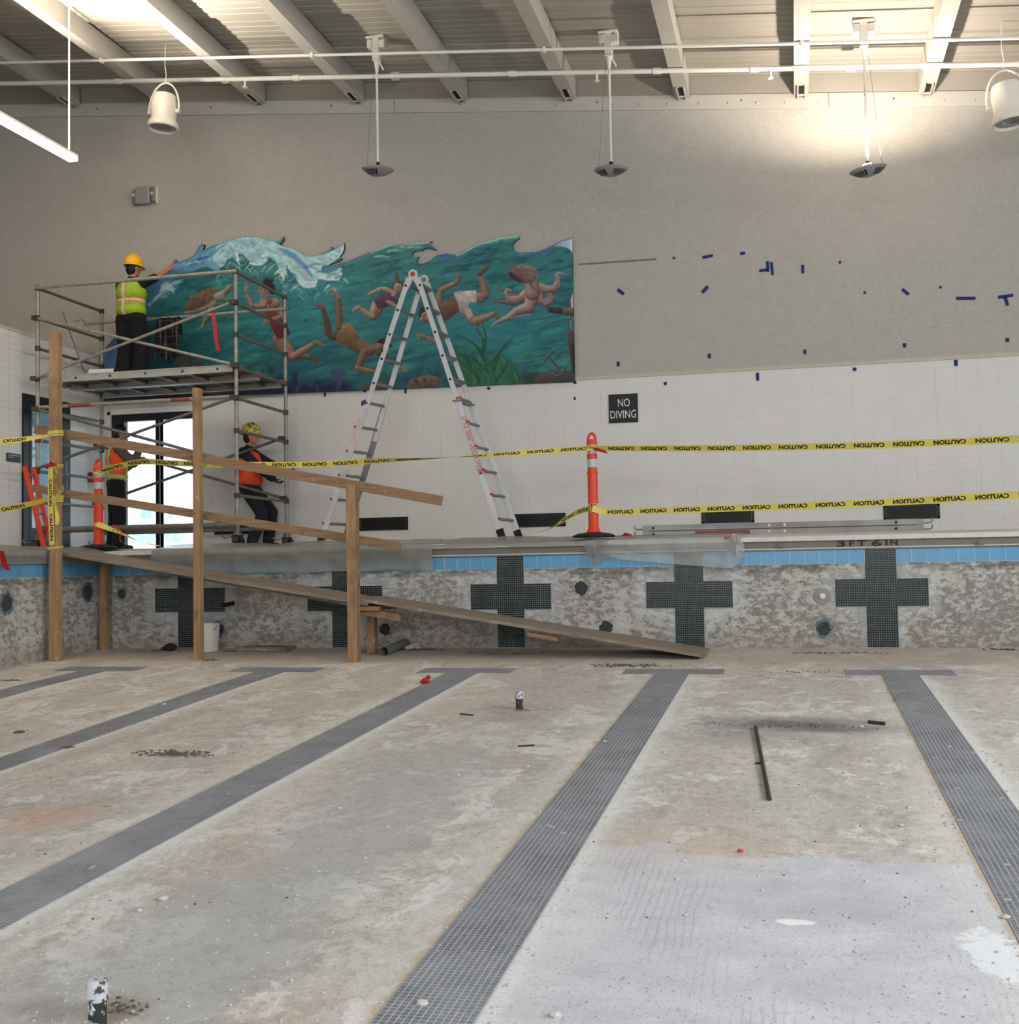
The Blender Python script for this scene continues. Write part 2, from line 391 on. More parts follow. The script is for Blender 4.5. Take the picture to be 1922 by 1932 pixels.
def m_floor():
    n = N('stripped_pool_floor'); p = n.pos(); q = n.xyz(p)
    st = n.noise(n.mapv(p, (1.6, .45, 1)), .9, 6, .65, .4)
    c = n.mix(n.ramp(st, .34, .66), srgb(196, 188, 177), srgb(172, 167, 161))
    m2 = n.noise(n.mapv(p, (1.0, .7, 1)), 2.2, 9, .68, .5)
    c = n.mix(n.ramp(m2, .54, .575, 0, .7), c, srgb(212, 209, 204))
    m3 = n.noise(n.mapv(p, (1.1, .8, 1), loc=(3, 7, 0)), 2.9, 9, .72, .3)
    c = n.mix(n.ramp(m3, .56, .60, 0, .5), c, srgb(146, 139, 130))
    m4 = n.noise(n.mapv(p, (1, 1, 1), loc=(9, 1, 0)), 1.5, 7, .7)
    c = n.mix(n.ramp(m4, .56, .72, 0, .4), c, srgb(178, 146, 120))
    g1 = n.noise(n.mapv(p, (1.2, .9, 1), loc=(5, 2, 0)), 15, 10, .78)
    c = n.mix(n.ramp(g1, .52, .60, 0, .5), c, srgb(140, 133, 126))
    c = n.mix(n.ramp(g1, .36, .45, .5, 0), c, srgb(216, 213, 208))
    g2 = n.noise(n.mapv(p, (1, 1, 1), loc=(1, 8, 0)), 6.5, 10, .74)
    c = n.mix(n.ramp(g2, .555, .585, 0, .45), c, srgb(158, 148, 138))
    # newer bluish-grey skim coat, right-hand half near the camera
    edge = n.math('ADD', q[1], n.math('MULTIPLY', n.math('SUBTRACT', n.noise(p, 1.6, 5), .5), .8))
    pan = n.math('MULTIPLY', n.ramp(edge, -8.02, -8.02+.07, 1, 0), n.ramp(n.math('ADD', q[0], n.math('MULTIPLY', n.noise(p, 3, 5), .2)), 2.32, 2.42))
    skim = n.mix(n.ramp(n.noise(n.mapv(p, (1, 1.6, 1)), 2.6, 7, .62), .35, .66), srgb(180, 181, 187), srgb(200, 200, 203))
    wv = n.n('ShaderNodeTexWave'); n.l(n.mapv(p, (1, .25, 1)), wv.inputs[0]); wv.inputs['Scale'].default_value = 9; wv.inputs['Distortion'].default_value = 5; wv.inputs['Detail'].default_value = 3; wv.inputs['Detail Scale'].default_value = .9
    tr = n.math('MULTIPLY', n.ramp(wv.outputs['Fac'], .72, .95), n.ramp(n.noise(n.mapv(p, (1.4, .5, 1)), 1.3, 4), .52, .62))
    skim = n.mix(n.math('MULTIPLY', tr, .35), skim, srgb(148, 150, 154))
    c = n.mix(n.math('MULTIPLY', pan, .85), c, skim)
    # grey swept strip between the third and fourth lane
    gs = n.math('MULTIPLY', n.ramp(n.math('ADD', q[0], n.math('MULTIPLY', n.noise(p, 2, 6), .5)), .72, 1.05), n.ramp(n.math('ADD', q[0], n.math('MULTIPLY', n.noise(p, 3, 8, .7), .8)), 1.75, 1.95, 1, 0))
    gs = n.math('MULTIPLY', gs, n.ramp(q[1], -8.6, -4.4, 1, .35))
    c = n.mix(n.math('MULTIPLY', gs, .6), c, srgb(160, 160, 161))
    # broken mortar rims along the lane stripes: white on the right, yellowish glue on the left
    x = q[0]; off = n.math('SUBTRACT', n.math('WRAP', x, LANE*20+LANE/2, LANE*20-LANE/2), LANE*20)
    wob = n.math('MULTIPLY', n.math('SUBTRACT', n.noise(p, 9, 6, .7), .5), .12)
    o2 = n.math('ADD', off, wob); ok = n.ramp(q[1], -2.2, -2.05, 1, 0)
    rw = n.math('MULTIPLY', n.math('MULTIPLY', n.ramp(off, .15, .16), n.ramp(o2, .20, .26, 1, 0)), ok)
    c = n.mix(n.math('MULTIPLY', rw, .8), c, srgb(212, 211, 208))
    wide = n.math('MULTIPLY', n.math('MULTIPLY', n.ramp(n.math('ABSOLUTE', off), .15, .16), n.ramp(n.math('ADD', n.math('ABSOLUTE', off), n.math('MULTIPLY', wob, 2.4)), .26, .42, 1, 0)), ok)
    c = n.mix(n.math('MULTIPLY', wide, .35), c, srgb(208, 206, 200))
    lw = n.math('MULTIPLY', n.math('MULTIPLY', n.ramp(off, -.165, -.16, 1, 0), n.ramp(o2, -.205, -.185)), ok)
    c = n.mix(n.math('MULTIPLY', lw, .7), c, srgb(176, 158, 128))
    # the dirt cove at the foot of the far wall
    cv = n.ramp(n.math('ADD', q[1], n.math('MULTIPLY', n.noise(p, 2.4, 6), .7)), -1.25, -.75)
    c = n.mix(n.math('MULTIPLY', cv, .55), c, srgb(164, 150, 133))
    fine = n.noise(p, 70, 4, .7)
    c = n.mix(n.ramp(fine, .57, .66, 0, .5), c, srgb(112, 107, 102))
    c = n.mix(n.ramp(n.noise(n.mapv(p, loc=(4, 4, 0)), 52, 3, .6), .66, .72, 0, .6), c, srgb(214, 212, 208))
    for (u, v), rx, ry, col, a, wb, ws in STAINS:
        P = atf(u, v); e = ell(n, p, P, rx, ry, wb, ws)
        if ws >= 14: e = n.ramp(e, .45, .55)
        c = n.mix(n.math('MULTIPLY', e, a), c, col)
    c = n.mix(1.0, c, (1.25, 1.27, 1.30, 1), 'MULTIPLY')
    n.pbr(c, .92, 0, n.bump(n.math('ADD', n.noise(p, 38, 6, .7), n.math('MULTIPLY', m2, 1.5)), .5, .008), spec=.25)
    return n.m
STAINS = [((100, 1540), .34, .36, srgb(190, 138, 104), .5, .9, 6), ((480, 1630), .25, .25, srgb(186, 146, 114), .3, .9, 6),
          ((1500, 1366), .80, .34, srgb(70, 70, 74), .95, .8, 3), ((1590, 1376), .5, .22, srgb(96, 96, 100), .7, .8, 4), ((1400, 1390), .6, .4, srgb(120, 120, 122), .6, .9, 4),
          ((1290, 1590), .6, .5, srgb(200, 172, 152), .4, .9, 4), ((215, 1905), .16, .12, srgb(128, 100, 66), .8, .5, 12), ((120, 1905), .26, .10, srgb(112, 104, 96), .6, .6, 8),
          ((980, 1345), .55, .5, srgb(140, 134, 124), .6, .5, 5), ((985, 1340), .12, .12, srgb(150, 122, 84), .7, .4, 14),
          ((1502, 1740), .13, .055, srgb(232, 231, 228), .9, .5, 14), ((1875, 1800), .16, .40, srgb(222, 222, 223), .8, .9, 14), ((1300, 1300), .2, .1, srgb(188, 160, 140), .4, .5, 6),
          ((330, 1424), .3, .10, srgb(96, 92, 84), .75, .6, 9), ((700, 1310), .6, .2, srgb(180, 156, 140), .35, .6, 4), ((1560, 1700), .5, .3, srgb(150, 152, 158), .45, .7, 3)]
M['floor'] = m_floor()

def m_lane(name, tint):
    n = N(name); p = n.pos(); s = n.n('ShaderNodeVectorMath', operation='SNAP'); n.l(p, s.inputs[0]); s.inputs[1].default_value = (.0254, .0254, 10)
    wn = n.n('ShaderNodeTexWhiteNoise'); n.l(s.outputs[0], wn.inputs['Vector'])
    c = n.mix(wn.outputs['Value'], scl(tint, .8), scl(tint, 1.15))
    dust = n.noise(n.mapv(p, (1, .8, 1)), 3.4, 6, .65)
    c = n.mix(n.ramp(dust, .40, .72, .10, .68), c, srgb(160, 163, 169))
    n.pbr(c, .6, 0, None, .4)
    return n.m
M['lane'] = m_lane('dusty_lane_mosaic', srgb(108, 111, 118))
M['lane_grout'] = mat('dusty_lane_grout', srgb(184, 185, 188), .9, var=.08, scale=8)

def m_film(name, alpha, col):
    n = N(name); p = n.pos()
    d = n.n('ShaderNodeBsdfPrincipled'); d.inputs['Base Color'].default_value = col; d.inputs['Roughness'].default_value = .35
    n.l(n.bump(n.noise(n.mapv(p, (1, 1, .3)), 9, 4), .25, .01), d.inputs['Normal'])
    t = n.n('ShaderNodeBsdfTransparent'); t.inputs[0].default_value = (.93, .94, .94, 1)
    mx = n.n('ShaderNodeMixShader'); n.l(n.ramp(n.noise(n.mapv(p, (1, 1, .25)), 7, 3), .3, .7, alpha-.05, alpha+.05), mx.inputs[0]); n.l(t.outputs[0], mx.inputs[1]); n.l(d.outputs[0], mx.inputs[2])
    n.l(mx.outputs[0], n.out.inputs[0]); return n.m
M['film'] = m_film('clear_plastic_film', .44, srgb(196, 196, 194))
M['film_grey'] = m_film('dusty_plastic_film', .62, srgb(150, 148, 142))

def m_glass():
    n = N('window_glass'); t = n.n('ShaderNodeBsdfTransparent'); t.inputs[0].default_value = (.9, .95, .97, 1)
    g = n.n('ShaderNodeBsdfGlossy'); g.inputs['Roughness'].default_value = .02
    lw = n.n('ShaderNodeLayerWeight'); fr = n.math('ADD', n.math('MULTIPLY', n.math('POWER', lw.outputs['Facing'], 4.0), .7), .04)
    mx = n.n('ShaderNodeMixShader'); n.l(fr, mx.inputs[0]); n.l(t.outputs[0], mx.inputs[1]); n.l(g.outputs[0], mx.inputs[2]); n.l(mx.outputs[0], n.out.inputs[0])
    return n.m
M['glass'] = m_glass()
def m_emit(name, col, s):
    n = N(name); e = n.n('ShaderNodeEmission'); e.inputs[0].default_value = col; e.inputs[1].default_value = s; n.l(e.outputs[0], n.out.inputs[0]); return n.m
M['lamp'] = m_emit('lit_diffuser', (1, .95, .87, 1), 5)

# ------------------------------------------------------------------ floor of the empty pool
nx, ny = 126, 142
xs = np.linspace(PL-.02, PR, nx); ys = np.linspace(PN, .05, ny)
gv = [(x, y, floor_z(x, y)) for y in ys for x in xs]
gf = [(j*nx+i, j*nx+i+1, (j+1)*nx+i+1, (j+1)*nx+i) for j in range(ny-1) for i in range(nx-1)]
floor = mesh_np('floor', gv, gf, M['floor'], kind='structure'); floor['label'] = 'stripped concrete floor of the drained pool'

# lane stripes: 13 mosaic tiles wide, with a T bar of 39 x 13 tiles at the far end
PITCH_T, TW = .0254, .0197
def lane_cells(k):
    cx = LANE*k; out = []
    for i in range(39):
        for j in range(13): out.append((cx+(i-19)*PITCH_T, -1.80-(j+.5)*PITCH_T))
    y = -1.80-13*PITCH_T-.5*PITCH_T; end = -11.2 if k > -1 else -9.0
    while y > end:
        for i in range(13): out.append((cx+(i-6)*PITCH_T, y))
        y -= PITCH_T
    return out
def fz(x, y): return floor_z(x, y)
near_tile_mesh = None
allc = {k: [c for c in lane_cells(k) if c[0] > PL+.02] for k in (-2, -1, 0, 1, 2, 3)}
def inframe(x, y):
    d = np.array([x, y, fz(x, y)])-CAM; w = d@_f; u = CX+F*(d@_R)/w; v = CY-F*(d@_U)/w
    return w > 0 and -5 < u < 1927 and v < 1937, w
cand = []
for k, cs in allc.items():
    for c in cs:
        okf, w = inframe(*c)
        if okf: cand.append((w, k, c))
cand.sort(); near_set = {(k, c) for w, k, c in cand[:300]}
lane_objs = {}
for k, cs in allc.items():
    cx = LANE*k; b = MB(); e = .006
    ys2 = np.linspace(-1.80-13*PITCH_T, -11.3 if k > -1 else -9.1, 60)
    rows = [[(cx-.167, y, fz(cx-.167, y)+.0040), (cx+.167, y, fz(cx+.167, y)+.0040)] for y in ys2]
    b.sheet([r[::-1] for r in rows])
    x0, x1 = max(PL+.01, cx-.497), cx+.497
    b.sheet([[(x, y, fz(x, y)+.0042) for x in np.linspace(x1, x0, 8)] for y in (-1.795, -1.96, -1.80-13*PITCH_T)])
    ls = b.build('lane_stripe', M['lane_grout'], floor)
    lane_objs[k] = ls
    far = np.array([c for c in cs if (k, c) not in near_set]); h = TW/2; bad = (np.sin(far[:, 0]*913.7+far[:, 1]*377.1)*43758.5) % 1
    far = far[bad > .004]
    z = np.array([fz(*c) for c in far])+.001
    q = np.stack([np.stack([far[:, 0]+sx*h, far[:, 1]+sy_*h, z+sy_*h*.047], 1) for sx, sy_ in ((-1, -1), (1, -1), (1, 1), (-1, 1))], 1)
    v, f = slabs(q, (0, 0, .0040))
    mesh_np('mosaic_tile', v, f, M['lane'], ls, 'stuff')
tb = MB(); h = TW/2
tb.add([(-h, -h, 0), (h, -h, 0), (h, h, 0), (-h, h, 0), (-h*.95, -h*.95, .0042), (h*.95, -h*.95, .0042), (h*.95, h*.95, .0042), (-h*.95, h*.95, .0042)], [tuple(r) for r in _BF])
proto = tb.build('tile', M['lane']); tile_me = proto.data; bpy.data.objects.remove(proto)
for k, c in sorted(near_set, key=lambda t: t[1]):
    o = bpy.data.objects.new('tile', tile_me); link(o, lane_objs[k]); o.location = (c[0], c[1], fz(*c)+.001+rnd.uniform(-.0002, .0005)); o.rotation_euler = (.0476, 0, rnd.uniform(-.02, .02))

# ------------------------------------------------------------------ pool walls
wpf = MB().box((PL-.3, 0, -1.2), (PR+.3, .3, 1.12)).build('wall_pool_far', M['poolwall']); put(wpf, 'chipped plaster far wall of the pool', kind='structure')
wpl = MB().box((PL-.3, PN, -1.4), (PL, .0, 1.12)).build('wall_pool_left', M['poolwall']); put(wpl, 'chipped plaster left wall of the pool', kind='structure')
wpr = MB().box((PR, PN, -1.4), (PR+.3, 0, 1.12)).build('wall_pool_right', M['poolwall']); put(wpr, 'plaster right wall of the pool', kind='structure')
wpn = MB().box((PL-.3, PN-.3, -1.6), (PR+.3, PN, 1.12)).build('wall_pool_near', M['poolwall']); put(wpn, 'plaster wall of the pool behind the camera', kind='structure')
# black mosaic target crosses
for k in (-2, -1, 0, 1, 2, 3):
    cx = LANE*k; g = MB()
    g.box((cx-.170, -.004, .0), (cx+.170, 0, 1.11)).box((cx-.5, -.0041, .452), (cx+.5, 0, .767))
    co = g.build('mosaic_cross', M['cross_grout'], wpf)
    cells = set()
    for j in range(43):
        for i in range(13): cells.add((i-6, j))
    for j in range(18, 30):
        for i in range(39): cells.add((i-19, j))
    C = np.array(sorted(cells), dtype=float); x = cx+C[:, 0]*PITCH_T; z = .006+(C[:, 1]+.5)*PITCH_T; h = .0104
    q = np.stack([np.stack([x+sx*h, np.full_like(x, -.004), z+sz*h], 1) for sx, sz in ((-1, -1), (1, -1), (1, 1), (-1, 1))], 1)
    v, f = slabs(q, (0, -.004, 0))
    mesh_np('mosaic_tile', v, f, M['black_tile'], co, 'stuff')
# blue waterline tiles: every tile its own piece
BT = .1668
def blue_mesh(ax):
    b = MB(); h = BT/2-.0026; z0, z1 = .003, .165
    P = [(-h, 0, z0), (h, 0, z0), (h, 0, z1), (-h, 0, z1)]; t = -.0025; Q = [(-h, t, z0), (h, t, z0), (h, t, z1), (-h, t, z1)]
    b.add(P+Q, [tuple(r) for r in _BF]); o = b.build('tile', M['blue_tile']); me = o.data; bpy.data.objects.remove(o); return me
bme = blue_mesh(0)
bg = MB()
for a, b_ in zip([PL]+[LANE*k+.17 for k in (-2, -1, 0, 1, 2, 3)], [LANE*k-.17 for k in (-2, -1, 0, 1, 2, 3)]+[PR]):
    bg.box((a, -.004, .944), (b_, 0, 1.112))
bgo = bg.build('tile_band', M['blue_grout'], wpf)
for a, b_ in zip([PL]+[LANE*k+.17 for k in (-2, -1, 0, 1, 2)], [LANE*k-.17 for k in (-2, -1, 0, 1, 2)]+[6.22]):
    m = max(1, round((b_-a)/BT)); p_ = (b_-a)/m
    for i in range(m):
        o = bpy.data.objects.new('tile', bme); link(o, bgo); o.location = (a+(i+.5)*p_, -.004, .944); o.scale = (p_/BT, 1, 1)
bgl = MB().box((PL, PN, .944), (PL+.004, 0, 1.112)).build('tile_band', M['blue_grout'], wpl)
for i in range(36):
    o = bpy.data.objects.new('tile', bme); link(o, bgl); o.location = (PL+.004, -BT*(i+.5), .944); o.rotation_euler = (0, 0, PI/2)

# patched pipe holes in the pool walls (thin irregular mortar discs)
M['hole_rim'] = mat('blue_grey_stained_mortar', srgb(96, 112, 122), .95, var=.3, scale=26, bump=.4)
def hole(P, nrm, r, rim=True, parent=None, seed=0):
    rr = random.Random(seed); ax = Vector(nrm); t = Vector((0, 0, 1)); b = t.cross(ax).normalized()
    for R_, dep, m, nm in (((r*1.28, .003, 'hole_rim', 'stained_rim'),) if rim else ())+((r, .006, 'hole', 'mortar_patch'),):
        n = 22; ring = []
        for k in range(n):
            a = 2*PI*k/n; q = R_*(1+rr.uniform(-.16, .16)); ring.append(Vector(P)+b*q*math.cos(a)+t*q*1.08*math.sin(a))
        m_ = MB(); c = Vector(P)+ax*dep*.35
        inner = [Vector(P)+(q-Vector(P))*.8+ax*dep for q in ring]
        m_.add(ring+inner+[c], [(k, (k+1) % n, n+(k+1) % n, n+k) for k in range(n)]+[(n+k, n+(k+1) % n, 2*n) for k in range(n)])
        m_.build(nm, M[m], parent)
for i, (u, v, rpx, rim) in enumerate([(1096, 1109, 12, 0), (1143, 1185, 13, 0), (1554, 1185, 12, 1), (726, 1187, 11, 0), (412, 1187, 12, 1), (230, 1120, 9, 1)]):
    hole(aty(u, v, 0), (0, -1, 0), rpx/160, rim, wpf, i)
for i, (u, v) in enumerate([(12, 1138), (165, 1118)]):
    hole(atx(u, v, PL), (1, 0, 0), .10, 1, wpl, 40+i)
# fresh grey mortar patch with a white return fitting in it
P = aty(1551, 1125, 0)
b = MB(); n = 26; rr = random.Random(3); ring = [P+Vector((.10*(1+rr.uniform(-.14, .1))*math.cos(2*PI*k/n), 0, .10*(1+rr.uniform(-.14, .1))*math.sin(2*PI*k/n))) for k in range(n)]
b.add(ring+[P+(q-P)*.85+Vector((0, -.006, 0)) for q in ring], [(k, (k+1) % n, n+(k+1) % n, n+k) for k in range(n)]+[tuple(range(n, 2*n))])
b.build('mortar_patch', mat('fresh_grey_mortar', srgb(150, 147, 140), .95, var=.1, bump=.4), wpf)
fit = MB().lathe(P+Vector((0, -.004, 0)), [(.036, 0), (.034, .012), (.026, .022), (.012, .026), (.0001, .027)], 20, (0, -1, 0)).build('return_fitting', M['letter_white'], wpf, True)
# black pipe stub sticking out of the wall under the ramp
P = aty(440, 1138, 0); Q = P+Vector((-.06, -.16, -.02))
MB().tube(P, Q, .028).build('pipe_stub', M['black'], wpf, True)

# gutter along the pool edge: bright nosing, steel face with the overhang's shade in its colour, lower flange
gt = empty('trim_2', (0, 0, 1.2), 'rim-flow gutter along the pool edge', kind='structure')
def gut(a, b_, z0, z1, m, nm):
    bb = MB(); (ya, yb) = (a, b_)
    bb.box((PL-ya, ya if ya < 0 else ya, z0), (PR+.3, yb, z1)) if False else None
    bb.box((PL+0.0, ya, z0), (PR, yb, z1)); bb.box((PL-yb, PN, z0), (PL-ya, yb, z1))
    return bb.build(nm, M[m], gt, bevel=.006 if m == 'nosing' else 0)
gut(-.07, .32, 1.205, 1.262, 'nosing', 'nosing'); gut(-.025, .3, 1.10, 1.206, 'gutter', 'gutter_face'); gut(-.045, .02, 1.112, 1.128, 'nosing', 'flange')
for u, v in ((1472, 1032), (1848, 1027)):
    P = aty(u, v, -.05); MB().obox(P, (1, 0, 0), (0, 1, 0), (0, 0, 1), .045, .012, .008).obox(P+Vector((.0, -.01, .02)), (1, 0, 0), (0, 1, 0), (0, 0, 1), .014, .012, .02).build('lane_anchor', M['gutter'], gt)

# ------------------------------------------------------------------ deck round the pool
dk = MB()
dk.box((WL, .30, 1.0), (WR, WB, DZ)).box((WL, WN, 1.0), (PL-.28, .32, DZ)).box((PR+.28, WN, 1.0), (WR, .32, DZ)).box((PL-.3, WN, 1.0), (PR+.3, PN-.28, DZ))
deck = dk.build('pool_deck', M['deck']); put(deck, 'concrete deck around the pool', kind='structure')

# ------------------------------------------------------------------ far wall
WX0, WX1, WZ1 = -7.06, -5.46, 3.50                  # glazed opening
wb = empty('wall_back', (0, WB, DZ), 'far wall, white tile below grey stucco', kind='structure')
BZ = 3.60
b = MB(); xa, xb = FL-.3, WR+.3
b.prism([(xa, WB, BZ), (xb, WB, BZ), (xb, WB, roof_z(xb, DECK+.05)), (xa, WB, roof_z(xa, DECK+.05))], (0, .3, 0)).build('stucco_panel', M['stucco'], wb)
b = MB()
b.box((WL-.3, WB+.004, 1.0), (WX0, WB+.3, BZ)).box((WX1, WB+.004, 1.0), (WR+.3, WB+.3, BZ)).box((WX0, WB+.004, WZ1), (WX1, WB+.3, BZ)).box((WX0, WB+.004, 1.0), (WX1, WB+.3, DZ))
b.build('tile_backing', M['grout_white'], wb)
TWD, THT = .262, .0912
rows = int((BZ-.02-DZ)/THT); allt = []
for r in range(rows):
    z = BZ-.015-(r+1)*THT
    x = 6.24
    i = 0
    while x > WL+.01:
        x0 = max(x-TWD, WL+.004); allt.append((x0, x, z, z+THT, i < 12)); x -= TWD; i += 1
    x = 6.24
    while x < WR-.01:
        x1 = min(x+TWD, WR-.004); allt.append((x, x1, z, z+THT, False)); x = x1
g = .0013
def clip_open(t):
    x0, x1, z0, z1, nr = t
    if z0 >= WZ1 or x1 <= WX0 or x0 >= WX1: return [t]
    out = []
    if x0 < WX0: out.append((x0, WX0, z0, z1, nr))
    if x1 > WX1: out.append((WX1, x1, z0, z1, nr))
    return out
allt = [q for t in allt for q in clip_open(t)]
fa = [t for t in allt if not t[4]]
q = np.array([[(t[0]+g, WB+.004, t[2]+g), (t[1]-g, WB+.004, t[2]+g), (t[1]-g, WB+.004, t[3]-g), (t[0]+g, WB+.004, t[3]-g)] for t in fa])
v, f = slabs(q, (0, -.0022, 0)); mesh_np('tile_field', v, f, M['tile_white'], wb, 'stuff')
b = MB(); b.add([(-TWD/2+g, 0, -THT/2+g), (TWD/2-g, 0, -THT/2+g), (TWD/2-g, 0, THT/2-g), (-TWD/2+g, 0, THT/2-g), (-TWD/2+g, -.0022, -THT/2+g), (TWD/2-g, -.0022, -THT/2+g), (TWD/2-g, -.0022, THT/2-g), (-TWD/2+g, -.0022, THT/2-g)], [tuple(r) for r in _BF])
o = b.build('tile', M['tile_white']); tme = o.data; bpy.data.objects.remove(o)
for t in [t for t in allt if t[4]][:300]:
    o = bpy.data.objects.new('tile', tme); link(o, wb); o.location = ((t[0]+t[1])/2, 0.004+rnd.uniform(-.0003, .0003), (t[2]+t[3])/2-DZ)
# metal trim between stucco and tile
tr = MB().box((-.2, WB-.012, BZ-.012), (WR, WB+.01, BZ+.008)).box((-.2, WB-.016, BZ+.036), (WR, WB+.01, BZ+.044)).box((-.2, WB-.009, BZ+.008), (WR, WB+.01, BZ+.036)).build('trim_3', M['trim_beige']); put(tr, 'beige metal strip between stucco and tile', kind='structure')

# rake trim under the roof with its row of bolts
t1 = empty('trim_1', (0, WB, 7.5), 'white painted steel rake trim under the roof', kind='structure')
xa, xb = FL, WR
MB().prism([(xa, WB-.03, roof_z(xa)), (xb, WB-.03, roof_z(xb)), (xb, WB-.03, roof_z(xb, .205)), (xa, WB-.03, roof_z(xa, .205))], (0, .03, 0)).build('trim_board', M['beam_white'], t1)
b = MB(); bk = MB()
for i in range(60):
    x = -12.2+i*.4+rnd.uniform(-.02, .02); b.lathe((x, WB-.03, roof_z(x, .075)), [(.018, 0), (.016, .012), (.0001, .014)], 8, (0, -1, 0))
    if i % 5 == 2: bk.lathe((x+.17, WB-.03, roof_z(x, .1)), [(.013, 0), (.0001, .002)], 8, (0, -1, 0))
b.build('bolt', M['beam_white'], t1)['kind'] = 'stuff'; bk.build('bolt_hole', M['hole_shade'], t1)['kind'] = 'stuff'
for x in (3.95, -2.25):
    MB().box((x-.004, WB-.033, roof_z(x, .01)), (x+.004, WB-.0295, roof_z(x, .2))).build('board_joint', M['gutter'], t1)

# ------------------------------------------------------------------ left wall
LZ = 4.39; DY0, DY1, DZ1 = .61, 1.70, 3.54
wl = empty('wall_left', (WL, 0, DZ), 'left wall, white tile below grey stucco', kind='structure')
b = MB(); b.box((WL-.3, WN, 1.0), (WL, DY0, LZ)).box((WL-.3, DY1, 1.0), (WL, WB, LZ)).box((WL-.3, DY0, DZ1), (WL, DY1, LZ)).box((WL-.3, DY0, 1.0), (WL, DY1, DZ)).build('tile_face', M['tile_white'], wl)
MB().box((WL-.3, WN, LZ), (WL+.012, WB, LZ+.03)).build('coping', M['trim_beige'], wl)
wf = MB().box((FL-.3, WN, 1.0), (FL, WB, roof_z(FL, DECK+.05))).build('wall_far_left', M['stucco']); put(wf, 'outer left wall beyond the low left wall', kind='structure')
wk_ = MB().box((FL, WN, LZ-.05), (WL-.3, WB, LZ)).build('roof_low_room', M['deck']); put(wk_, 'flat top of the low room at the left', kind='structure')
# coursing of the left wall: raised tile rows
q = []
for r in range(int((LZ-DZ)/THT)):
    z0 = LZ-(r+1)*THT
    for (ya, yb) in ((-6.0, DY0-.02), (DY1+.02, WB-.01)):
        m = max(1, round((yb-ya)/TWD)); w = (yb-ya)/m
        for i in range(m): q.append([(WL, ya+(i+1)*w-g, z0+g), (WL, ya+i*w+g, z0+g), (WL, ya+i*w+g, z0+THT-g), (WL, ya+(i+1)*w-g, z0+THT-g)])
v, f = slabs(np.array(q), (.005, 0, 0)); mesh_np('tile_field', v, f, M['tile_white'], wl, 'stuff')
# the rest of the shell: right wall and the wall behind the camera, both with glazed openings
wr = MB().box((WR, WN, 1.0), (WR+.3, WB, 3.5)).box((WR, WN, 6.0), (WR+.3, WB, 7.2)).box((WR, WN, 3.5), (WR+.3, -15.2, 6.0)).box((WR, -4.0, 3.5), (WR+.3, WB, 6.0)).build('wall_right', M['tile_white']); put(wr, 'right wall with a long window band', kind='structure')
wn = MB().box((FL-.3, WN-.3, 1.0), (WR+.3, WN, 1.5)).box((FL-.3, WN-.3, 5.1), (WR+.3, WN, 9.6)).box((FL-.3, WN-.3, 1.5), (-3, WN, 5.1)).box((9, WN-.3, 1.5), (WR+.3, WN, 5.1)).build('wall_near', M['tile_white']); put(wn, 'wall with windows behind the camera', kind='structure')

# door in the left wall: black frame, tall glass pane, added hallway behind
d = empty('door_1', (WL, (DY0+DY1)/2, DZ), 'black framed glass door in the left wall', kind='structure')
PY0, PY1, PZ0, PZ1 = .80, 1.44, 1.64, 3.36
b = MB(); x0, x1 = WL-.06, WL+.025
b.box((x0, DY0, DZ), (x1, PY0, DZ1)).box((x0, PY1, DZ), (x1, DY1, DZ1)).box((x0, PY0, PZ1), (x1, PY1, DZ1)).box((x0, PY0, DZ), (x1, PY1, PZ0)).build('door_frame', M['black_frame'], d)
b = MB()
for y in (PY0-.055, PY1+.055): b.box((x1, y-.004, DZ), (x1+.004, y+.004, PZ1+.06))
b.box((x1, PY0-.055, PZ1+.055), (x1+.004, PY1+.055, PZ1+.063)).build('leaf_edge', M['vent'], d)
MB().box((WL-.03, PY0, PZ0), (WL-.02, PY1, PZ1)).build('pane', M['glass'], d)
MB().tube((x1+.05, PY1+.09, 2.25), (x1+.05, PY1+.09, 2.65), .014).tube((x1, PY1+.09, 2.28), (x1+.05, PY1+.09, 2.28), .01).tube((x1, PY1+.09, 2.62), (x1+.05, PY1+.09, 2.62), .01).build('handle', M['alu_dark'], d, True)
hall = MB(); hx = WL-.3
hall.box((hx-2.6, -.6, 1.2), (hx, 3.4, 1.3)).box((hx-2.6, -.6, 4.0), (hx, 3.4, 4.1)).box((hx-2.7, -.6, 1.3), (hx-2.6, 3.4, 4.0)).box((hx-2.6, 3.4, 1.3), (hx, 3.5, 4.0)).build('wall_hallway', mat('pane_reflection_tint', srgb(150, 172, 180), .6, var=.05)); put(bpy.data.objects['wall_hallway'], 'added pale blue hallway standing in for reflections in the left door pane', kind='structure')  # added room; its pale blue stands for reflections in the pane
area('hallway_fill', (hx-1.2, 1.2, 3.9), (0, 0, 0), .8, .8, 40, (.9, .97, 1))  # added lamp without a fixture, brightens the hallway behind the pane

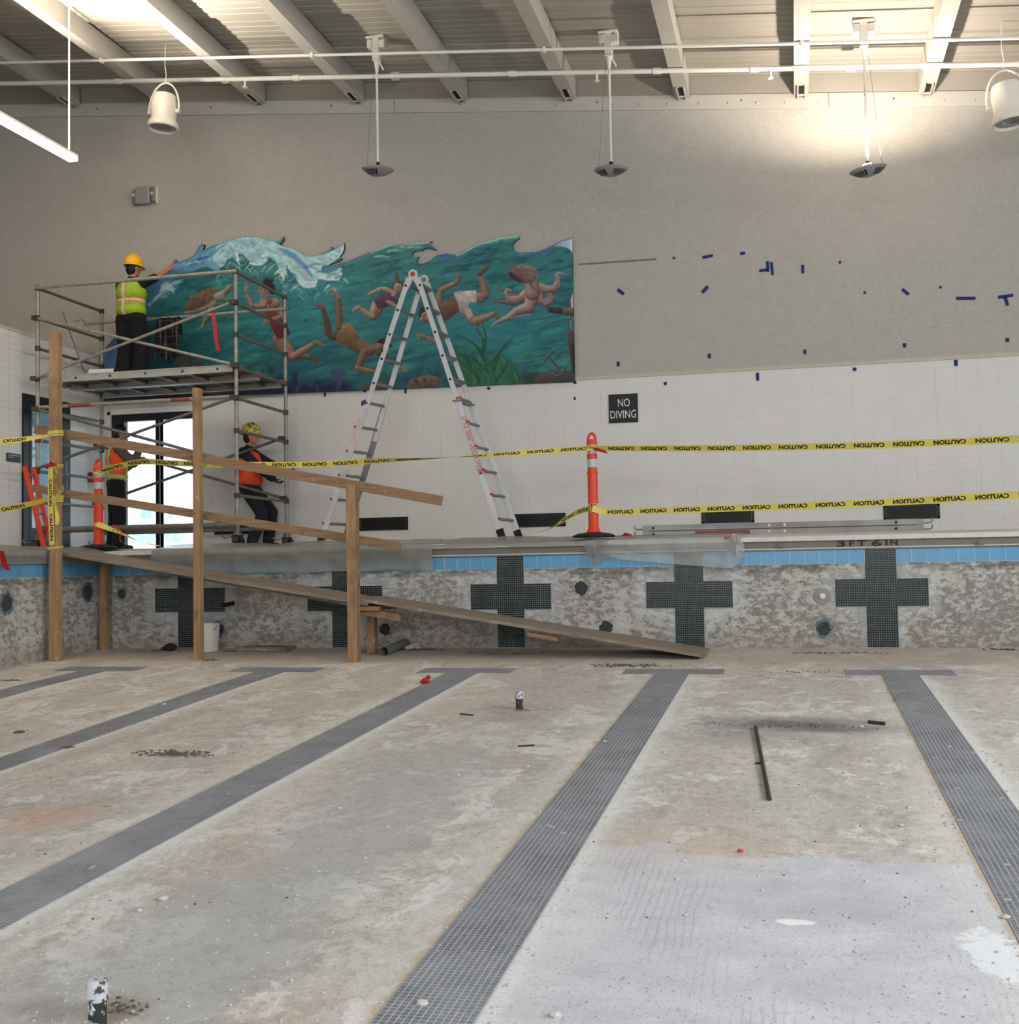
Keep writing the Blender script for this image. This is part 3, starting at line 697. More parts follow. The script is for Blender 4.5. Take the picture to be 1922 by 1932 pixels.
# glazed opening in the far wall: black frame, mullion, panes
w = empty('window_1', ((WX0+WX1)/2, WB+.1, DZ), 'black framed glazed door and sidelight in the far wall', kind='structure')
y0, y1 = WB+.03, WB+.13
xm0, xm1 = -6.235, -6.165; xl = -6.79
MB().box((WX0, WB-.012, DZ), (WX0+.05, y1, WZ1)).box((WX0, WB-.012, WZ1-.05), (WX1, y1, WZ1+.03)).build('casing', M['white_paint'], w)
MB().box((WX0+.05, y0, DZ), (xl, y1, WZ1-.05)).build('frame_stile', M['black_frame'], w)
MB().box((xl, y0, 3.34), (WX1, y1, WZ1-.05)).build('frame_head', M['black_frame'], w)
MB().box((xm0, y0-.02, DZ), (xm0+.022, y1, 3.34)).box((xm1-.022, y0-.02, DZ), (xm1, y1, 3.34)).box((xm0, y0, DZ), (xm1, y1-.02, 3.34)).build('mullion', M['black_frame'], w)
MB().box((WX1-.06, y0, DZ), (WX1, y1, 3.34)).build('frame_jamb', M['black_frame'], w)
MB().box((xl, y0, DZ), (WX1, y1, DZ+.04)).build('sill', M['black_frame'], w)
for a, b_ in ((xl, xm0), (xm1, WX1-.06)):
    MB().box((a, WB+.075, DZ+.04), (b_, WB+.085, 3.34)).build('pane', M['glass'], w)
# outside: pale paved yard and a pale building with windows, both in overcast daylight
MB().box((-40, WB+.3, .9), (25, 45, 1.22)).build('ground', mat('pale_paving', srgb(232, 232, 230), .8, var=.03)); put(bpy.data.objects['ground'], 'pale paved yard outside', kind='structure')
bl = empty('building', (-16, 26, 1.2), 'pale building far beyond the glazed door', 'building')
MB().box((-34, 26, 1.2), (6, 27, 9)).build('wall', mat('pale_render', srgb(238, 240, 242), .8, var=.02), bl)
mwin = mat('pale_blue_window', srgb(150, 190, 206), .3, var=.1, scale=2)
for u0, u1, v0, v1 in ((267, 274, 962, 978), (277, 285, 962, 978), (318, 325, 964, 978), (352, 358, 962, 976)):
    A, B_ = aty(u0, v0, 25.98), aty(u1, v1, 25.98)
    fr = MB().box((A.x, 25.95, B_.z), (B_.x, 26.0, A.z)).build('window', mwin, bl)
sh = empty('shrub', (0, 0, 0), None)
bpy.data.objects.remove(sh)
def bush(u, v, Y, r, seed, label):
    rr = random.Random(seed); P = aty(u, v, Y); b = MB()
    for i in range(260):
        a = rr.uniform(0, 2*PI); q = rr.random()**.5*r; z = rr.uniform(0, 1.2*r); c = P+Vector((q*math.cos(a), q*math.sin(a), z)); s_ = .06
        t = Vector((rr.uniform(-1, 1), rr.uniform(-1, 1), rr.uniform(-1, 1))).normalized(); w_ = t.orthogonal().normalized()
        b.add([c-t*s_, c+w_*s_*.5, c+t*s_, c-w_*s_*.5], [(0, 1, 2, 3)])
    b.tube((P.x, P.y, 1.2), (P.x, P.y, P.z+r), .02)
    put(b.build('shrub', mat('grey_green_leaf', srgb(196, 222, 220), .6, var=.2, scale=8)), label, 'shrub')
bush(268, 1024, 13.5, .42, 1, 'pale green shrub outside behind the left glass pane')
bush(318, 1024, 13.5, .40, 2, 'pale green shrub outside behind the right glass pane')

# ------------------------------------------------------------------ ceiling: ribbed deck sheets on sloping steel beams
ce = empty('ceiling', (0, WB, 7.5), 'white ribbed metal roof deck on white steel beams', kind='structure')
BX = [-12.41+1.6*i for i in range(16)]
sl = math.atan(ROOFK)
def deck_sheet(x0, x1):
    prof = []; y = WB
    while y > WN:
        lap = .035*(int((WB-y)/1.05) % 2)
        for dy, dz in ((0, 0), (.085, 0), (.095, .008), (.14, .008)):
            prof.append((y-dy, dz+lap))
        y -= .15
    rows = [[(x, yy, roof_z(x, DECK)+dz) for yy, dz in prof] for x in (x0, x1)]
    MB().sheet(rows).build('roof_deck_panel', M['deck_white'], ce)
ed = [FL-.3]+[x for x in BX if FL < x < WR]+[WR+.3]
for a, c in zip(ed[:-1], ed[1:]): deck_sheet(a, c)
for i, x in enumerate(BX):
    if x < FL: continue
    hw = .095; z = lambda xx, o_: roof_z(xx, o_)
    b = MB()
    # hat-shaped beam: web box with small flanges
    b.prism([(x-hw, WB-.06, z(x-hw, BEAM)), (x+hw, WB-.06, z(x+hw, BEAM)), (x+hw, WB-.06, z(x+hw, DECK)), (x-hw, WB-.06, z(x-hw, DECK))], (0, WN-WB+.06, 0))
    bo = b.build('roof_beam', M['beam_white'], ce)
    if i < 13:
        # end bracket: slotted plate below the beam end and folded closure
        e = MB(); yb = WB-.02
        for s_ in (-.055, .04): e.prism([(x+s_, yb-.42, z(x, BEAM-.0)), (x+s_+.018, yb-.42, z(x, BEAM-.0)), (x+s_+.018, yb-.42, z(x, BEAM-.035)), (x+s_, yb-.42, z(x, BEAM-.035))][::-1], (0, .42, 0))
        e.build('end_bracket', M['beam_white'], bo)
        MB().box((x-.03, yb-.38, z(x, BEAM-.012)), (x+.035, yb-.04, z(x, BEAM+.002))).build('slot_shade', M['hole_shade'], bo)  # solid dark block painted as the shade inside the slot
        MB().tube((x-.055, yb-.12, z(x, BEAM-.02)), (x+.058, yb-.12, z(x, BEAM-.02)), .016).build('bracket_bolt', M['beam_white'], bo)
for a, c in zip(ed[:-1], ed[1:]):
    MB().prism([(a, WB-.012, roof_z(a, .2)), (c, WB-.012, roof_z(c, .2)), (c, WB-.012, roof_z(c, DECK+.03)), (a, WB-.012, roof_z(a, DECK+.03))], (0, .012, 0)).build('closure_panel', M['deck_white'], ce)
# ------------------------------------------------------------------ services under the roof
def roofhit(u, v, off):
    d = ray(u, v); t = (ROOF0+ROOFK*CAM[0]+off-CAM[2])/(d[2]-ROOFK*d[0]); return Vector(CAM+d*t)
def roofline(y, x0, x1, off): return Vector((x0, y, roof_z(x0, off))), Vector((x1, y, roof_z(x1, off)))
ym = sum(roofhit(u, v, .12).y for u, v in ((0, 157), (480, 149), (1922, 122)))/3
pm = empty('sprinkler_pipe', (0, ym, 7.5), 'thicker white sprinkler main running just below the beam ends', 'pipe')
a, c = roofline(ym, FL, WR, .122); MB().tube(a, c, .033).build('pipe_run', M['pipe_white'], pm, True)
b = MB()
for x in (-6.2, -3.35, -.2, 1.75, 3.0, 6.2): b.tube((x-.05, ym, roof_z(x-.05, .122)), (x+.05, ym, roof_z(x+.05, .122)), .043)
b.each('coupling', M['pipe_white'], pm, True)
for x in (-4.15, .95, 3.2):
    b = MB(); z = roof_z(x, .12); b.tube((x, ym, z), (x, ym, z-.09), .016).lathe((x, ym, z-.13), [(.0001, 0), (.035, .004), (.035, .012), (.014, .05)], 12).build('sprinkler_head', M['pipe_white'], pm, True)
yu = sum(roofhit(u, v, .13).y for u, v in ((300, 112), (1000, 95), (1900, 73)))/3
pu = empty('branch_pipe', (0, yu, 7.5), 'thinner white pipe crossing the beams above the lamps', 'pipe')
a, c = roofline(yu, FL, WR, .135); MB().tube(a, c, .021).build('pipe_run', M['pipe_white'], pu, True)
b = MB()
for x in (-6.01, -2.81, .39, 3.59, 6.79): b.box((x-.02, yu-.03, roof_z(x, .1)), (x+.02, yu+.03, roof_z(x, .165)))
b.each('clamp', M['pipe_white'], pu)
cd = empty('conduit', (0, ym, 7.5), 'slim white conduit beside the thicker sprinkler main', 'conduit')
a, c = roofline(ym-.02, -4.55, WR, .205); MB().tube(a+Vector((0, .1, -.055)), c+Vector((0, .1, -.055)), .014).build('conduit_run', M['pipe_white'], cd, True)
b = MB()
for x in (-4.5, -1.9, 4.2): b.box((x-.06, ym+.03, roof_z(x, .11)), (x+.06, ym+.13, roof_z(x, .19)))
b.each('junction_box', M['pipe_white'], cd, bevel=.006)

# pendant uplights: round heads on white rods
def pendant(u, vl, vt, lab, lit, tilt, spin):
    P = roofhit(u, vt, DECK-.02); H = aty(u+2, vl, P.y)
    P = Vector((H.x, P.y, roof_z(H.x, DECK)))
    r = empty('pendant_light', (H.x, H.y, H.z), lab, 'pendant light', 'pendant uplights under the roof')
    b = MB(); b.box((P.x-.05, P.y-.05, P.z-.30), (P.x+.05, P.y+.05, P.z+.03)).box((P.x-.12, P.y-.06, P.z-.12), (P.x-.05, P.y+.06, P.z-.01)).box((P.x+.05, P.y-.05, P.z-.13), (P.x+.13, P.y+.07, P.z-.02)); b.box((P.x-.13, P.y-.09, P.z), (P.x+.13, P.y+.09, P.z+.03)); b.build('junction_box', M['pipe_white'], r, bevel=.008)
    MB().tube((P.x, P.y, P.z-.28), (P.x, P.y, P.z-.44), .04, .02).tube((P.x+.03, P.y, P.z-.3), (P.x+.09, P.y+.02, P.z-.42), .012).build('swivel', M['pipe_white'], r, True)
    MB().tube((H.x, H.y, H.z+.07), (P.x, P.y, P.z-.4), .016).tube((P.x, P.y, (P.z+H.z)/2-.02), (P.x, P.y, (P.z+H.z)/2+.03), .021).build('rod', M['pipe_white'], r, True)
    MB().tube((H.x, H.y, H.z+.045), (H.x, H.y, H.z+.085), .026).build('stem_socket', M['black'], r, True)
    ax = Vector((math.sin(tilt), -.12, math.cos(tilt))).normalized()
    sh = MB().lathe(H, [(.0001, .03), (.07, .028), (.17, .018), (.216, 0), (.222, -.012), (.205, -.03), (.15, -.062), (.085, -.09), (.0001, -.098)], 36, ax).build('lamp_shade', M['lamp_grey'], r, True)
    # two dark louvred windows in the underside
    for a0 in (-PI/2+spin+.32, -PI/2+spin-1.55):
        b = MB().lathe(H-ax*.004, [(.196, -.030), (.15, -.0645), (.10, -.088)], 14, ax, a0, a0+1.23); b.build('dark_grille', M['black'], sh)
        q = MB()
        for k in range(6):
            t = a0+.06+k*.19; q.lathe(H-ax*.008, [(.19, -.032), (.15, -.0655), (.105, -.089)], 1, ax, t, t+.06)
        q.build('fin', M['lamp_grey'], sh)
    if lit:
        MB().lathe(H, [(.0001, .062), (.05, .058), (.062, .034)], 20, ax).build('lit_lens', M['lamp_warm'], r, True)
        l = bpy.data.lights.new('uplight', 'SPOT'); l.energy = 520; l.color = (1, .86, .70); l.spot_size = 2.75; l.spot_blend = .5; l.shadow_soft_size = .06
        o = bpy.data.objects.new('uplight', l); link(o, r); o.location = (0, 0, .13); o.rotation_euler = (PI, 0, 0)
    # thin aircraft cable
    s = -1 if not lit else 1
    MB().tube(H+Vector((s*.17, .02, 0)), P+Vector((s*.05, 0, -.42)), .003, n=5).build('cable', M['gutter'], r)
    return r
M['lamp_grey'] = mat('grey_cast_aluminium', srgb(150, 150, 152), .5, metal=.2, var=.08)
M['lamp_warm'] = m_emit('lit_lens', (1, .9, .74, 1), 14)
pendant(711, 318, 78, 'unlit round grey pendant uplight hanging above the middle of the mural', False, .10, -1.25)
pendant(1151, 318, 68, 'unlit round grey pendant uplight hanging to the right of the mural', False, .0, .0)
pendant(1635, 318, 48, 'lit round pendant uplight glowing on the roof', True, -.14, .12)

# bucket-shaped white fixtures
def bucket_lamp(u, v, Y, lab, tx, ty):
    c = aty(u, v, Y); ax = Vector((tx, ty, 1)).normalized()
    r = empty('bell_speaker', c, lab, 'pendant speaker', 'white bucket-shaped pendants')
    MB().lathe(c, [(.0001, .25), (.12, .25), (.155, .235), (.172, .20), (.186, .10), (.19, 0), (.175, -.10), (.185, -.135), (.212, -.17), (.22, -.235), (.205, -.25), (.185, -.235), (.165, -.17), (.13, -.12)], 36, ax).build('housing', M['gloss_white'], r, True)
    MB().lathe(c, [(.15, -.13), (.08, -.15), (.0001, -.16)], 24, ax).build('cone', M['gutter'], r, True)
    MB().lathe(c-ax*.225, [(.165, 0), (.10, .004), (.10, .012), (.165, .012)], 24, ax).build('inner_ring', M['lamp_grey'], r, True)
    sx = Vector((1, 0, -tx)).normalized()
    pts = [c+sx*.238*math.cos(t)+ax*(.02+.40*math.sin(t)) for t in np.linspace(0, PI, 17)]
    MB().path(pts, .014, 8).build('yoke', M['pipe_white'], r, True)
    b = MB()
    for s in (-1, 1): b.tube(c+sx*s*.19, c+sx*s*.245, .028)
    b.each('pivot', M['pipe_white'], r, True)
    top = c+ax*.42; z = roof_z(top.x, DECK)
    MB().path([top, top+Vector((.012, 0, .12)), Vector((top.x-.008, top.y, (top.z+z)/2)), (top.x+.004, top.y, z+.02)], .006, 6).build('hanging_cable', M['pipe_white'], r)
M['gloss_white'] = mat('glossy_white_enamel', srgb(224, 218, 208), .22, var=.03, spec=.6)
bucket_lamp(309, 211, 1.05, 'white bucket-shaped pendant above the scaffold', .05, .03)
bucket_lamp(1902, 196, 1.05, 'white bucket-shaped pendant at the right edge', -.10, .05)

# linear fluorescent hung from a beam at the left
lx = -5.84; e0 = atx(139, 297, lx)
lf = empty('linear_light', e0, 'long lit linear fluorescent fixture hanging on a white rod', 'linear light')
MB().box((lx-.07, -6.0, e0.z+.0), (lx+.07, e0.y, e0.z+.028)).build('housing', M['pipe_white'], lf)
MB().box((lx-.062, -5.98, e0.z-.06), (lx+.062, e0.y-.015, e0.z)).build('diffuser', M['lamp'], lf)
MB().box((lx-.07, e0.y-.015, e0.z-.065), (lx+.07, e0.y, e0.z)).build('end_cap', M['pipe_white'], lf)
MB().tube((lx, e0.y-.10, e0.z+.02), (lx, e0.y-.10, roof_z(lx, DECK)), .012).tube((lx, -4.5, e0.z+.02), (lx, -4.5, roof_z(lx, DECK)), .012).each('rod', M['pipe_white'], lf, True)
MB().lathe((lx, e0.y-.10, roof_z(lx, DECK)-.02), [(.0001, 0), (.04, .002), (.04, .02)], 14).build('canopy', M['pipe_white'], lf)
l = bpy.data.lights.new('linear_uplight', 'AREA'); l.shape = 'RECTANGLE'; l.size = .10; l.size_y = 5.4; l.energy = 680; l.color = (1, .88, .72); l.spread = math.radians(110)
o = bpy.data.objects.new('linear_uplight', l); link(o, lf); o.location = (0.0, -3.0-e0.y, .05); o.rotation_euler = (0, PI+.55, 0)

# emergency light on the stucco
P = aty(275, 372, WB)
el = empty('emergency_light', P, 'grey emergency light box on the stucco above the scaffold', 'emergency light')
x0, x1 = P.x-.215, P.x+.215
MB().prism([(x0+.09, WB, P.z-.13), (x1-.10, WB, P.z-.13), (x1-.10, WB, P.z+.14), (x0+.09, WB, P.z+.14)], (0, -.11, 0)).build('housing', M['lamp_grey'], el, bevel=.015)
MB().box((x0+.02, WB-.09, P.z-.125), (x0+.088, WB, P.z+.10)).box((x1-.098, WB-.085, P.z-.11), (x1-.02, WB, P.z+.13)).each('lamp_head', M['alu_dark'], el, bevel=.02)
for x in (x0+.055, x1-.06): MB().lathe((x, WB-.09, P.z+.02), [(.028, 0), (.022, .012), (.0001, .016)], 14, (0, -1, 0)).build('lens', M['reflect'], el, True)
MB().box((x1-.02, WB-.04, P.z-.12), (x1, WB, P.z+.135)).build('end_bezel', M['gloss_white'], el)

# ------------------------------------------------------------------ lettering
FONT = {}
def text_mesh(s, bold=0.0, spacing=1.0):
    key = (s, bold, spacing)
    if key in FONT: return FONT[key]
    c = bpy.data.curves.new('lettering', 'FONT'); c.body = s; c.size = 1; c.offset = bold; c.resolution_u = 3; c.space_character = spacing
    o = bpy.data.objects.new('lettering', c); SC.collection.objects.link(o)
    dg = bpy.context.evaluated_depsgraph_get(); me = bpy.data.meshes.new_from_object(o.evaluated_get(dg))
    bpy.data.objects.remove(o)
    v = np.array([x.co[:] for x in me.vertices]); f = [tuple(p.vertices) for p in me.polygons]
    v[:, 0] -= v[:, 0].min(); v[:, 1] -= v[:, 1].min(); v[:, 0] /= v[:, 0].max(); hmax = v[:, 1].max(); v[:, 1] /= hmax
    FONT[key] = (v, f); return v, f
def flat_text(b, s, o, ex, ey, w, h, bold=0.0, spacing=1.0):
    v, f = text_mesh(s, bold, spacing); ex, ey = Vector(ex), Vector(ey)
    b.add([Vector(o)+ex*(q[0]*w)+ey*(q[1]*h) for q in v], f); return b

# NO DIVING sign
A, B_ = aty(1148, 745, WB), aty(1204, 799, WB)
ns = empty('no_diving_sign', ((A.x+B_.x)/2, WB, (A.z+B_.z)/2), 'square black NO DIVING sign on the white tile', 'sign')
zt, zb = A.z, A.z-(B_.x-A.x)*.985; W_ = B_.x-A.x
MB().box((A.x, WB-.016, zb), (B_.x, WB-.002, zt)).build('plate', M['black'], ns, bevel=.002)
b = MB(); flat_text(b, 'NO', (A.x+W_*.32, WB-.0168, zb+W_*.55), (1, 0, 0), (0, 0, 1), W_*.41, W_*.27); flat_text(b, 'DIVING', (A.x+W_*.055, WB-.0168, zb+W_*.15), (1, 0, 0), (0, 0, 1), W_*.88, W_*.27)
b.build('lettering', M['letter_white'], ns)
# small plate by the door (its writing is too small to read in the photograph: two pale lines)
A, B_ = atx(11, 858, WL), atx(37, 873.5, WL)
ds = empty('door_plate', (WL, (A.y+B_.y)/2, (A.z+B_.z)/2), 'small dark plate with two pale lines left of the black door', 'sign')
MB().box((WL+.004, A.y, B_.z), (WL+.018, B_.y, A.z+.03)).build('plate', M['black_frame'], ds)
MB().box((WL+.018, A.y+.03, A.z-.005), (WL+.0186, B_.y-.02, A.z+.008)).box((WL+.018, A.y+.03, A.z-.034), (WL+.0186, A.y+.13, A.z-.022)).build('lettering', M['lamp_grey'], ds)
# fire alarm pull station
P = atx(171, 899, WL); fa_ = empty('fire_alarm', P, 'small red fire alarm pull on the left wall by the corner', 'alarm')
MB().box((WL+.004, P.y-.07, P.z-.09), (WL+.06, P.y+.07, P.z+.06)).build('box', M['red'], fa_, bevel=.008); MB().box((WL+.06, P.y-.03, P.z-.05), (WL+.066, P.y+.06, P.z+.01)).build('handle', M['letter_white'], fa_)
# black wall grilles, low on the far wall
VL = ['black wall grille hidden half behind the scaffold foot', 'black wall grille between the two ladder legs', 'black wall grille right behind the ladder foot', 'black wall grille behind the lying walk board', 'black wall grille at the right end of the walk board']
for i, ((u0, v0), (u1, v1)) in enumerate((((405, 984), (470, 1008)), ((677, 975), (770, 1002)), ((970, 968), (1067, 995)), ((1323, 961), (1423, 986)), ((1666, 952), (1773, 979)))):
    A, B_ = aty(u0, v0, WB), aty(u1, v1, WB); z1, z0 = 1.725, 1.525
    z1 = (A.z+B_.z)/2+.095; z0 = z1-.19
    r = empty('wall_grille', ((A.x+B_.x)/2, WB, z0), VL[i], 'vent', 'black grilles low on the far wall')
    x0, x1 = A.x, B_.x
    MB().box((x0, WB-.016, z0), (x1, WB-.002, z0+.022)).box((x0, WB-.016, z1-.022), (x1, WB-.002, z1)).box((x0, WB-.016, z0), (x0+.03, WB-.002, z1)).box((x1-.03, WB-.016, z0), (x1, WB-.002, z1)).build('frame', M['black'], r)
    b = MB().box((x0+.03, WB-.005, z0+.022), (x1-.03, WB-.002, z1-.022))
    k = 0; z = z0+.03
    while z < z1-.026: b.box((x0+.03, WB-.012, z), (x1-.03, WB-.005, z+.006)); z += .012
    b.build('louvre', M['vent'], r)['kind'] = 'stuff'
    MB().box((x0+.032, WB-.013, z0+.024), (x0+.036, WB-.0115, z1-.024)).box((x1-.036, WB-.013, z0+.024), (x1-.032, WB-.0115, z1-.024)).each('edge_strip', M['gutter'], r)

# depth marking on the gutter face
A, B_ = aty(1577, 1029, -.026), aty(1693, 1014, -.026)
mk = empty('depth_marking', (A.x, -.026, 1.13), 'black 3FT 6IN depth lettering on the gutter face', 'lettering')
b = MB(); Wd = B_.x-A.x
for s_, f0, f1, zz, hh in (('3', 0, .155, 1.132, .069), ('F', .215, .30, 1.136, .060), ('T', .345, .49, 1.138, .062), ('6', .575, .745, 1.133, .069), ('I', .80, .835, 1.138, .062), ('N', .88, 1.0, 1.138, .062)):
    flat_text(b, s_, (A.x+Wd*f0, -.0265, zz), (1, 0, 0), (0, 0, 1), Wd*(f1-f0), hh, .035)
b.build('lettering', M['black'], mk)

# blue masking tape left on the wall; each strip a thing
TP = 'blue masking tape strips on the far wall'
def strip(u, v, L, ang, wpx=6.5, lab='', m='blue_tape', nm='masking_tape', cat='tape', group=TP, off=.001):
    P = aty(u, v, WB); k = 1/140.0; zt = BZ-.01
    y = WB-off-(.002 if P.z < BZ-.01 else .0)
    a = math.radians(ang); ex = Vector((math.cos(a), 0, -math.sin(a))); ez = Vector((math.sin(a), 0, math.cos(a)))
    l, w_ = L*k/2, wpx*k/2
    b = MB(); o = Vector((P.x, y, P.z))
    b.prism([o-ex*l-ez*w_, o+ex*(l-w_*.5)-ez*w_, o+ex*l, o+ex*(l-w_*.4)+ez*w_, o-ex*l+ez*w_], (0, -.003, 0))
    return put(b.build(nm, M[m]), lab, cat, group)
for a_ in [(1171, 551, 17, 42, 7, 'slanting blue tape strip on stucco nearest the mural'), (1330, 546, 17, -45, 7, 'slanting blue tape strip rising to the right on the stucco'),
           (1335, 484, 21, -8, 6, 'ragged horizontal blue tape scrap high on the stucco'), (1401, 478, 10, -5, 6, 'small blue tape scrap, topmost one on the stucco'),
           (1440, 510, 16, -3, 6, 'short horizontal blue tape beside the two upright strips'), (1448, 503, 21, 88, 5.5, 'upright blue tape, left one of the close pair'), (1456, 507, 26, 86, 5.5, 'upright blue tape, longer right one of the close pair'),
           (1514, 508, 17, 90, 6, 'single upright blue tape right of the close pair'), (1708, 551, 17, 45, 6, 'slanting blue tape strip in the right half of the stucco'),
           (1822, 563, 34, 4, 6, 'longest horizontal blue tape strip on the stucco'), (1897, 559, 27, -5, 6, 'horizontal bar of the blue tape T at the right'), (1898, 569, 17, 75, 6, 'upright foot of the blue tape T at the right'),
           (1166, 687, 10, 90, 6, 'small blue tape tab on stucco, first from the mural'), (1338, 672, 10, 90, 6, 'small blue tape tab on stucco, second from the mural'), (1518, 664, 9, 90, 6, 'small blue tape tab on stucco, third from the mural'),
           (1706, 652, 9, 90, 6.5, 'small blue tape tab on stucco, fourth from the mural'), (1900, 642, 8, 90, 6.5, 'small blue tape tab on stucco, at the right edge'),
           (1255, 724, 7, 90, 6, 'tiny blue tape tab just above and right of the NO DIVING sign'), (1429, 711, 16, 90, 6, 'upright blue tape just under the metal strip'), (1612, 697, 7, 90, 7, 'squat blue tape tab just under the metal strip'),
           (1803, 685, 12, 90, 6.5, 'blue tape hanging from the metal strip at the right'), (1084, 720, 11, 70, 6, 'blue tape at the lower right corner of the mural'), (1084, 752, 6, 90, 4, 'tiny dark tape dot on the tile below the mural corner'),
           (613, 745, 9, 90, 5, 'blue tape tab under the mural beside the scaffold'), (765, 738, 10, 90, 5, 'blue tape tab under the mural between the ladder legs'), (922, 733, 6, 90, 6, 'small blue tape tab under the mural right of the ladder'),
           (688, 738, 6, 30, 6, 'dark tape scrap under the mural touching the ladder leg')]:
    strip(*a_[:5], lab=a_[5], off=.001 if a_[0] != 1084 or a_[1] != 720 else .001)
for i, (u, v) in enumerate([(1271, 487), (1584, 495), (1631, 552), (1774, 542)]):
    P = aty(u, v, WB); put(MB().lathe((P.x, WB+.001, P.z), [(.022, 0), (.018, .006), (.0001, .004)], 8, (0, -1, 0)).build('screw_plug', M['hole']), ['dark screw plug below the left blue scrap', 'dark screw plug right of the single upright tape', 'dark screw plug low in the middle of the stucco', 'dark screw plug above the longest tape strip'][i], 'plug', 'old screw holes in the stucco')
A, B_ = aty(1091, 499, WB), aty(1238, 489, WB)
put(MB().bar(A, B_, .004, .028).build('glue_line', M['gutter']), 'grey line of old glue on the stucco beside the mural', 'glue line')

# ------------------------------------------------------------------ orange delineator posts
def delineator(u, v, Y, H, lab, sq):
    P = aty(u, v, Y); P.z = DZ+.005
    r = empty('delineator_post', P, lab, 'traffic post', 'orange delineator posts')
    c = P
    b = MB(); n = 8
    b.lathe(c, [(.0001, 0), (sq, 0), (sq+.01, .02), (sq*.8, .045), (.09, .06), (.085, .062), (.0001, .062)], n).build('base', M['rubber'], r)
    b = MB().lathe(c, [(.085, .055), (.078, .08), (.062, .11), (.060, H*.60), (.066, H*.605), (.066, H*.625), (.058, H*.63), (.055, H*.72), (.055, H*.745), (.062, H*.75), (.062, H*.785), (.055, H*.79), (.054, H*.86), (.066, H*.865), (.066, H*.90), (.045, H*.93), (.0001, H*.935)], 24)
    po = b.build('post', M['orange'], r, True)
    for f0, f1, nm in ((.665, .742, 'lower'), (.79, .86, 'upper')):
        MB().lathe(c, [(.0575 if nm == 'lower' else .0565, H*f0), (.0575 if nm == 'lower' else .0565, H*f1)], 24).build('reflective_band', M['reflect'], r, True)
    pts = [c+Vector((.045*math.cos(t), 0, H*.92+(.055+.03)*math.sin(t))) for t in np.linspace(0, PI, 13)]
    MB().path([pts[0]-Vector((0, 0, .05))]+pts+[pts[-1]-Vector((0, 0, .05))], .017, 8).build('grab_loop', M['orange'], r, True)
    return r, c
d2, D2 = delineator(1120, 1013, .08, 1.26, 'orange delineator post on the gutter edge right of the ladder', .25)
d1, D1 = delineator(186, 1030, .12, 1.20, 'orange delineator post at the head of the wooden ramp', .25)

# ------------------------------------------------------------------ caution tape
def smooth_pts(P, A, k=7):
    P = [Vector(p) for p in P]; out = []; ang = []
    for i in range(len(P)-1):
        p0, p1, p2, p3 = P[max(i-1, 0)], P[i], P[i+1], P[min(i+2, len(P)-1)]
        for j in range(k):
            t = j/k; out.append(.5*((2*p1)+(p2-p0)*t+(2*p0-5*p1+4*p2-p3)*t*t+(3*p1-p0-3*p2+p3)*t**3)); ang.append(A[i]*(1-t)+A[i+1]*t)
    return out+[P[-1]], ang+[A[-1]]
def caution(lab, px, width=.076, s0=.05, pitch=.415, wl_=.325, group='lengths of yellow caution tape', vert=False, name='caution_tape', text=True):
    P = [p if isinstance(p, Vector) else aty(p[0], p[1], p[2]) for p, _ in px]; A = [math.radians(a) for _, a in px]
    P, A = smooth_pts(P, A); n = len(P); T, Wd = [], []
    for i in range(n):
        t = (P[min(i+1, n-1)]-P[max(i-1, 0)]).normalized(); up = Vector((0, 0, 1)) if not vert else Vector((1, 0, 0))
        u_ = (up-t*up.dot(t)).normalized(); s_ = t.cross(u_); T.append(t); Wd.append(u_*math.cos(A[i])+s_*math.sin(A[i]))
    S = [0]
    for i in range(1, n): S.append(S[-1]+(P[i]-P[i-1]).length)
    r = empty(name, P[0], lab, 'caution tape', group)
    th = .0012
    rows = [[P[i]-Wd[i]*width/2, P[i]+Wd[i]*width/2] for i in range(n)]
    MB().sheet(rows).build('tape_strip', M['yellow'], r, True)
    if text:
        v, f = text_mesh('CAUTION', .045); S_ = np.array(S)
        def at(s):
            i = min(max(int(np.searchsorted(S_, s))-1, 0), n-2); t = (s-S[i])/max(1e-6, S[i+1]-S[i])
            return P[i].lerp(P[i+1], t), Wd[i].lerp(Wd[i+1], t).normalized(), T[i]
        b = MB(); s = s0
        while s+wl_ < S[-1]:
            for side in (-1, 1):
                vs = []
                for q in v:
                    p, w_, t = at(s+q[0]*wl_); vs.append(p+w_*((q[1]-.5)*width*.60)+t.cross(w_)*(side*th))
                b.add(vs, f)
            s += pitch
        if b.v: b.build('lettering', M['ink'], r)
    return r
top2 = D2+Vector((-.0, -.07, 1.06)); low2 = D2+Vector((0, -.07, .345))
caution('upper yellow caution tape from the right delineator to the right', [((2080, 821, -2.1), 165), ((1922, 828, -1.62), 168), ((1640, 840, -.95), 170), ((1400, 845, -.45), 160), ((1250, 846, -.15), 150), ((1150, 846, .02), 140), (top2, 120)])
caution('lower yellow caution tape from the right delineator, lettering mirrored', [((2080, 926, -2.1), 0), ((1922, 934, -1.62), 0), ((1640, 949, -.95), 0), ((1400, 958, -.45), 4), ((1250, 963, -.15), 6), ((1150, 966, .02), 6), (low2, 0)])
top1 = D1+Vector((.03, -.07, 1.02)); low1 = D1+Vector((.02, -.07, .33))
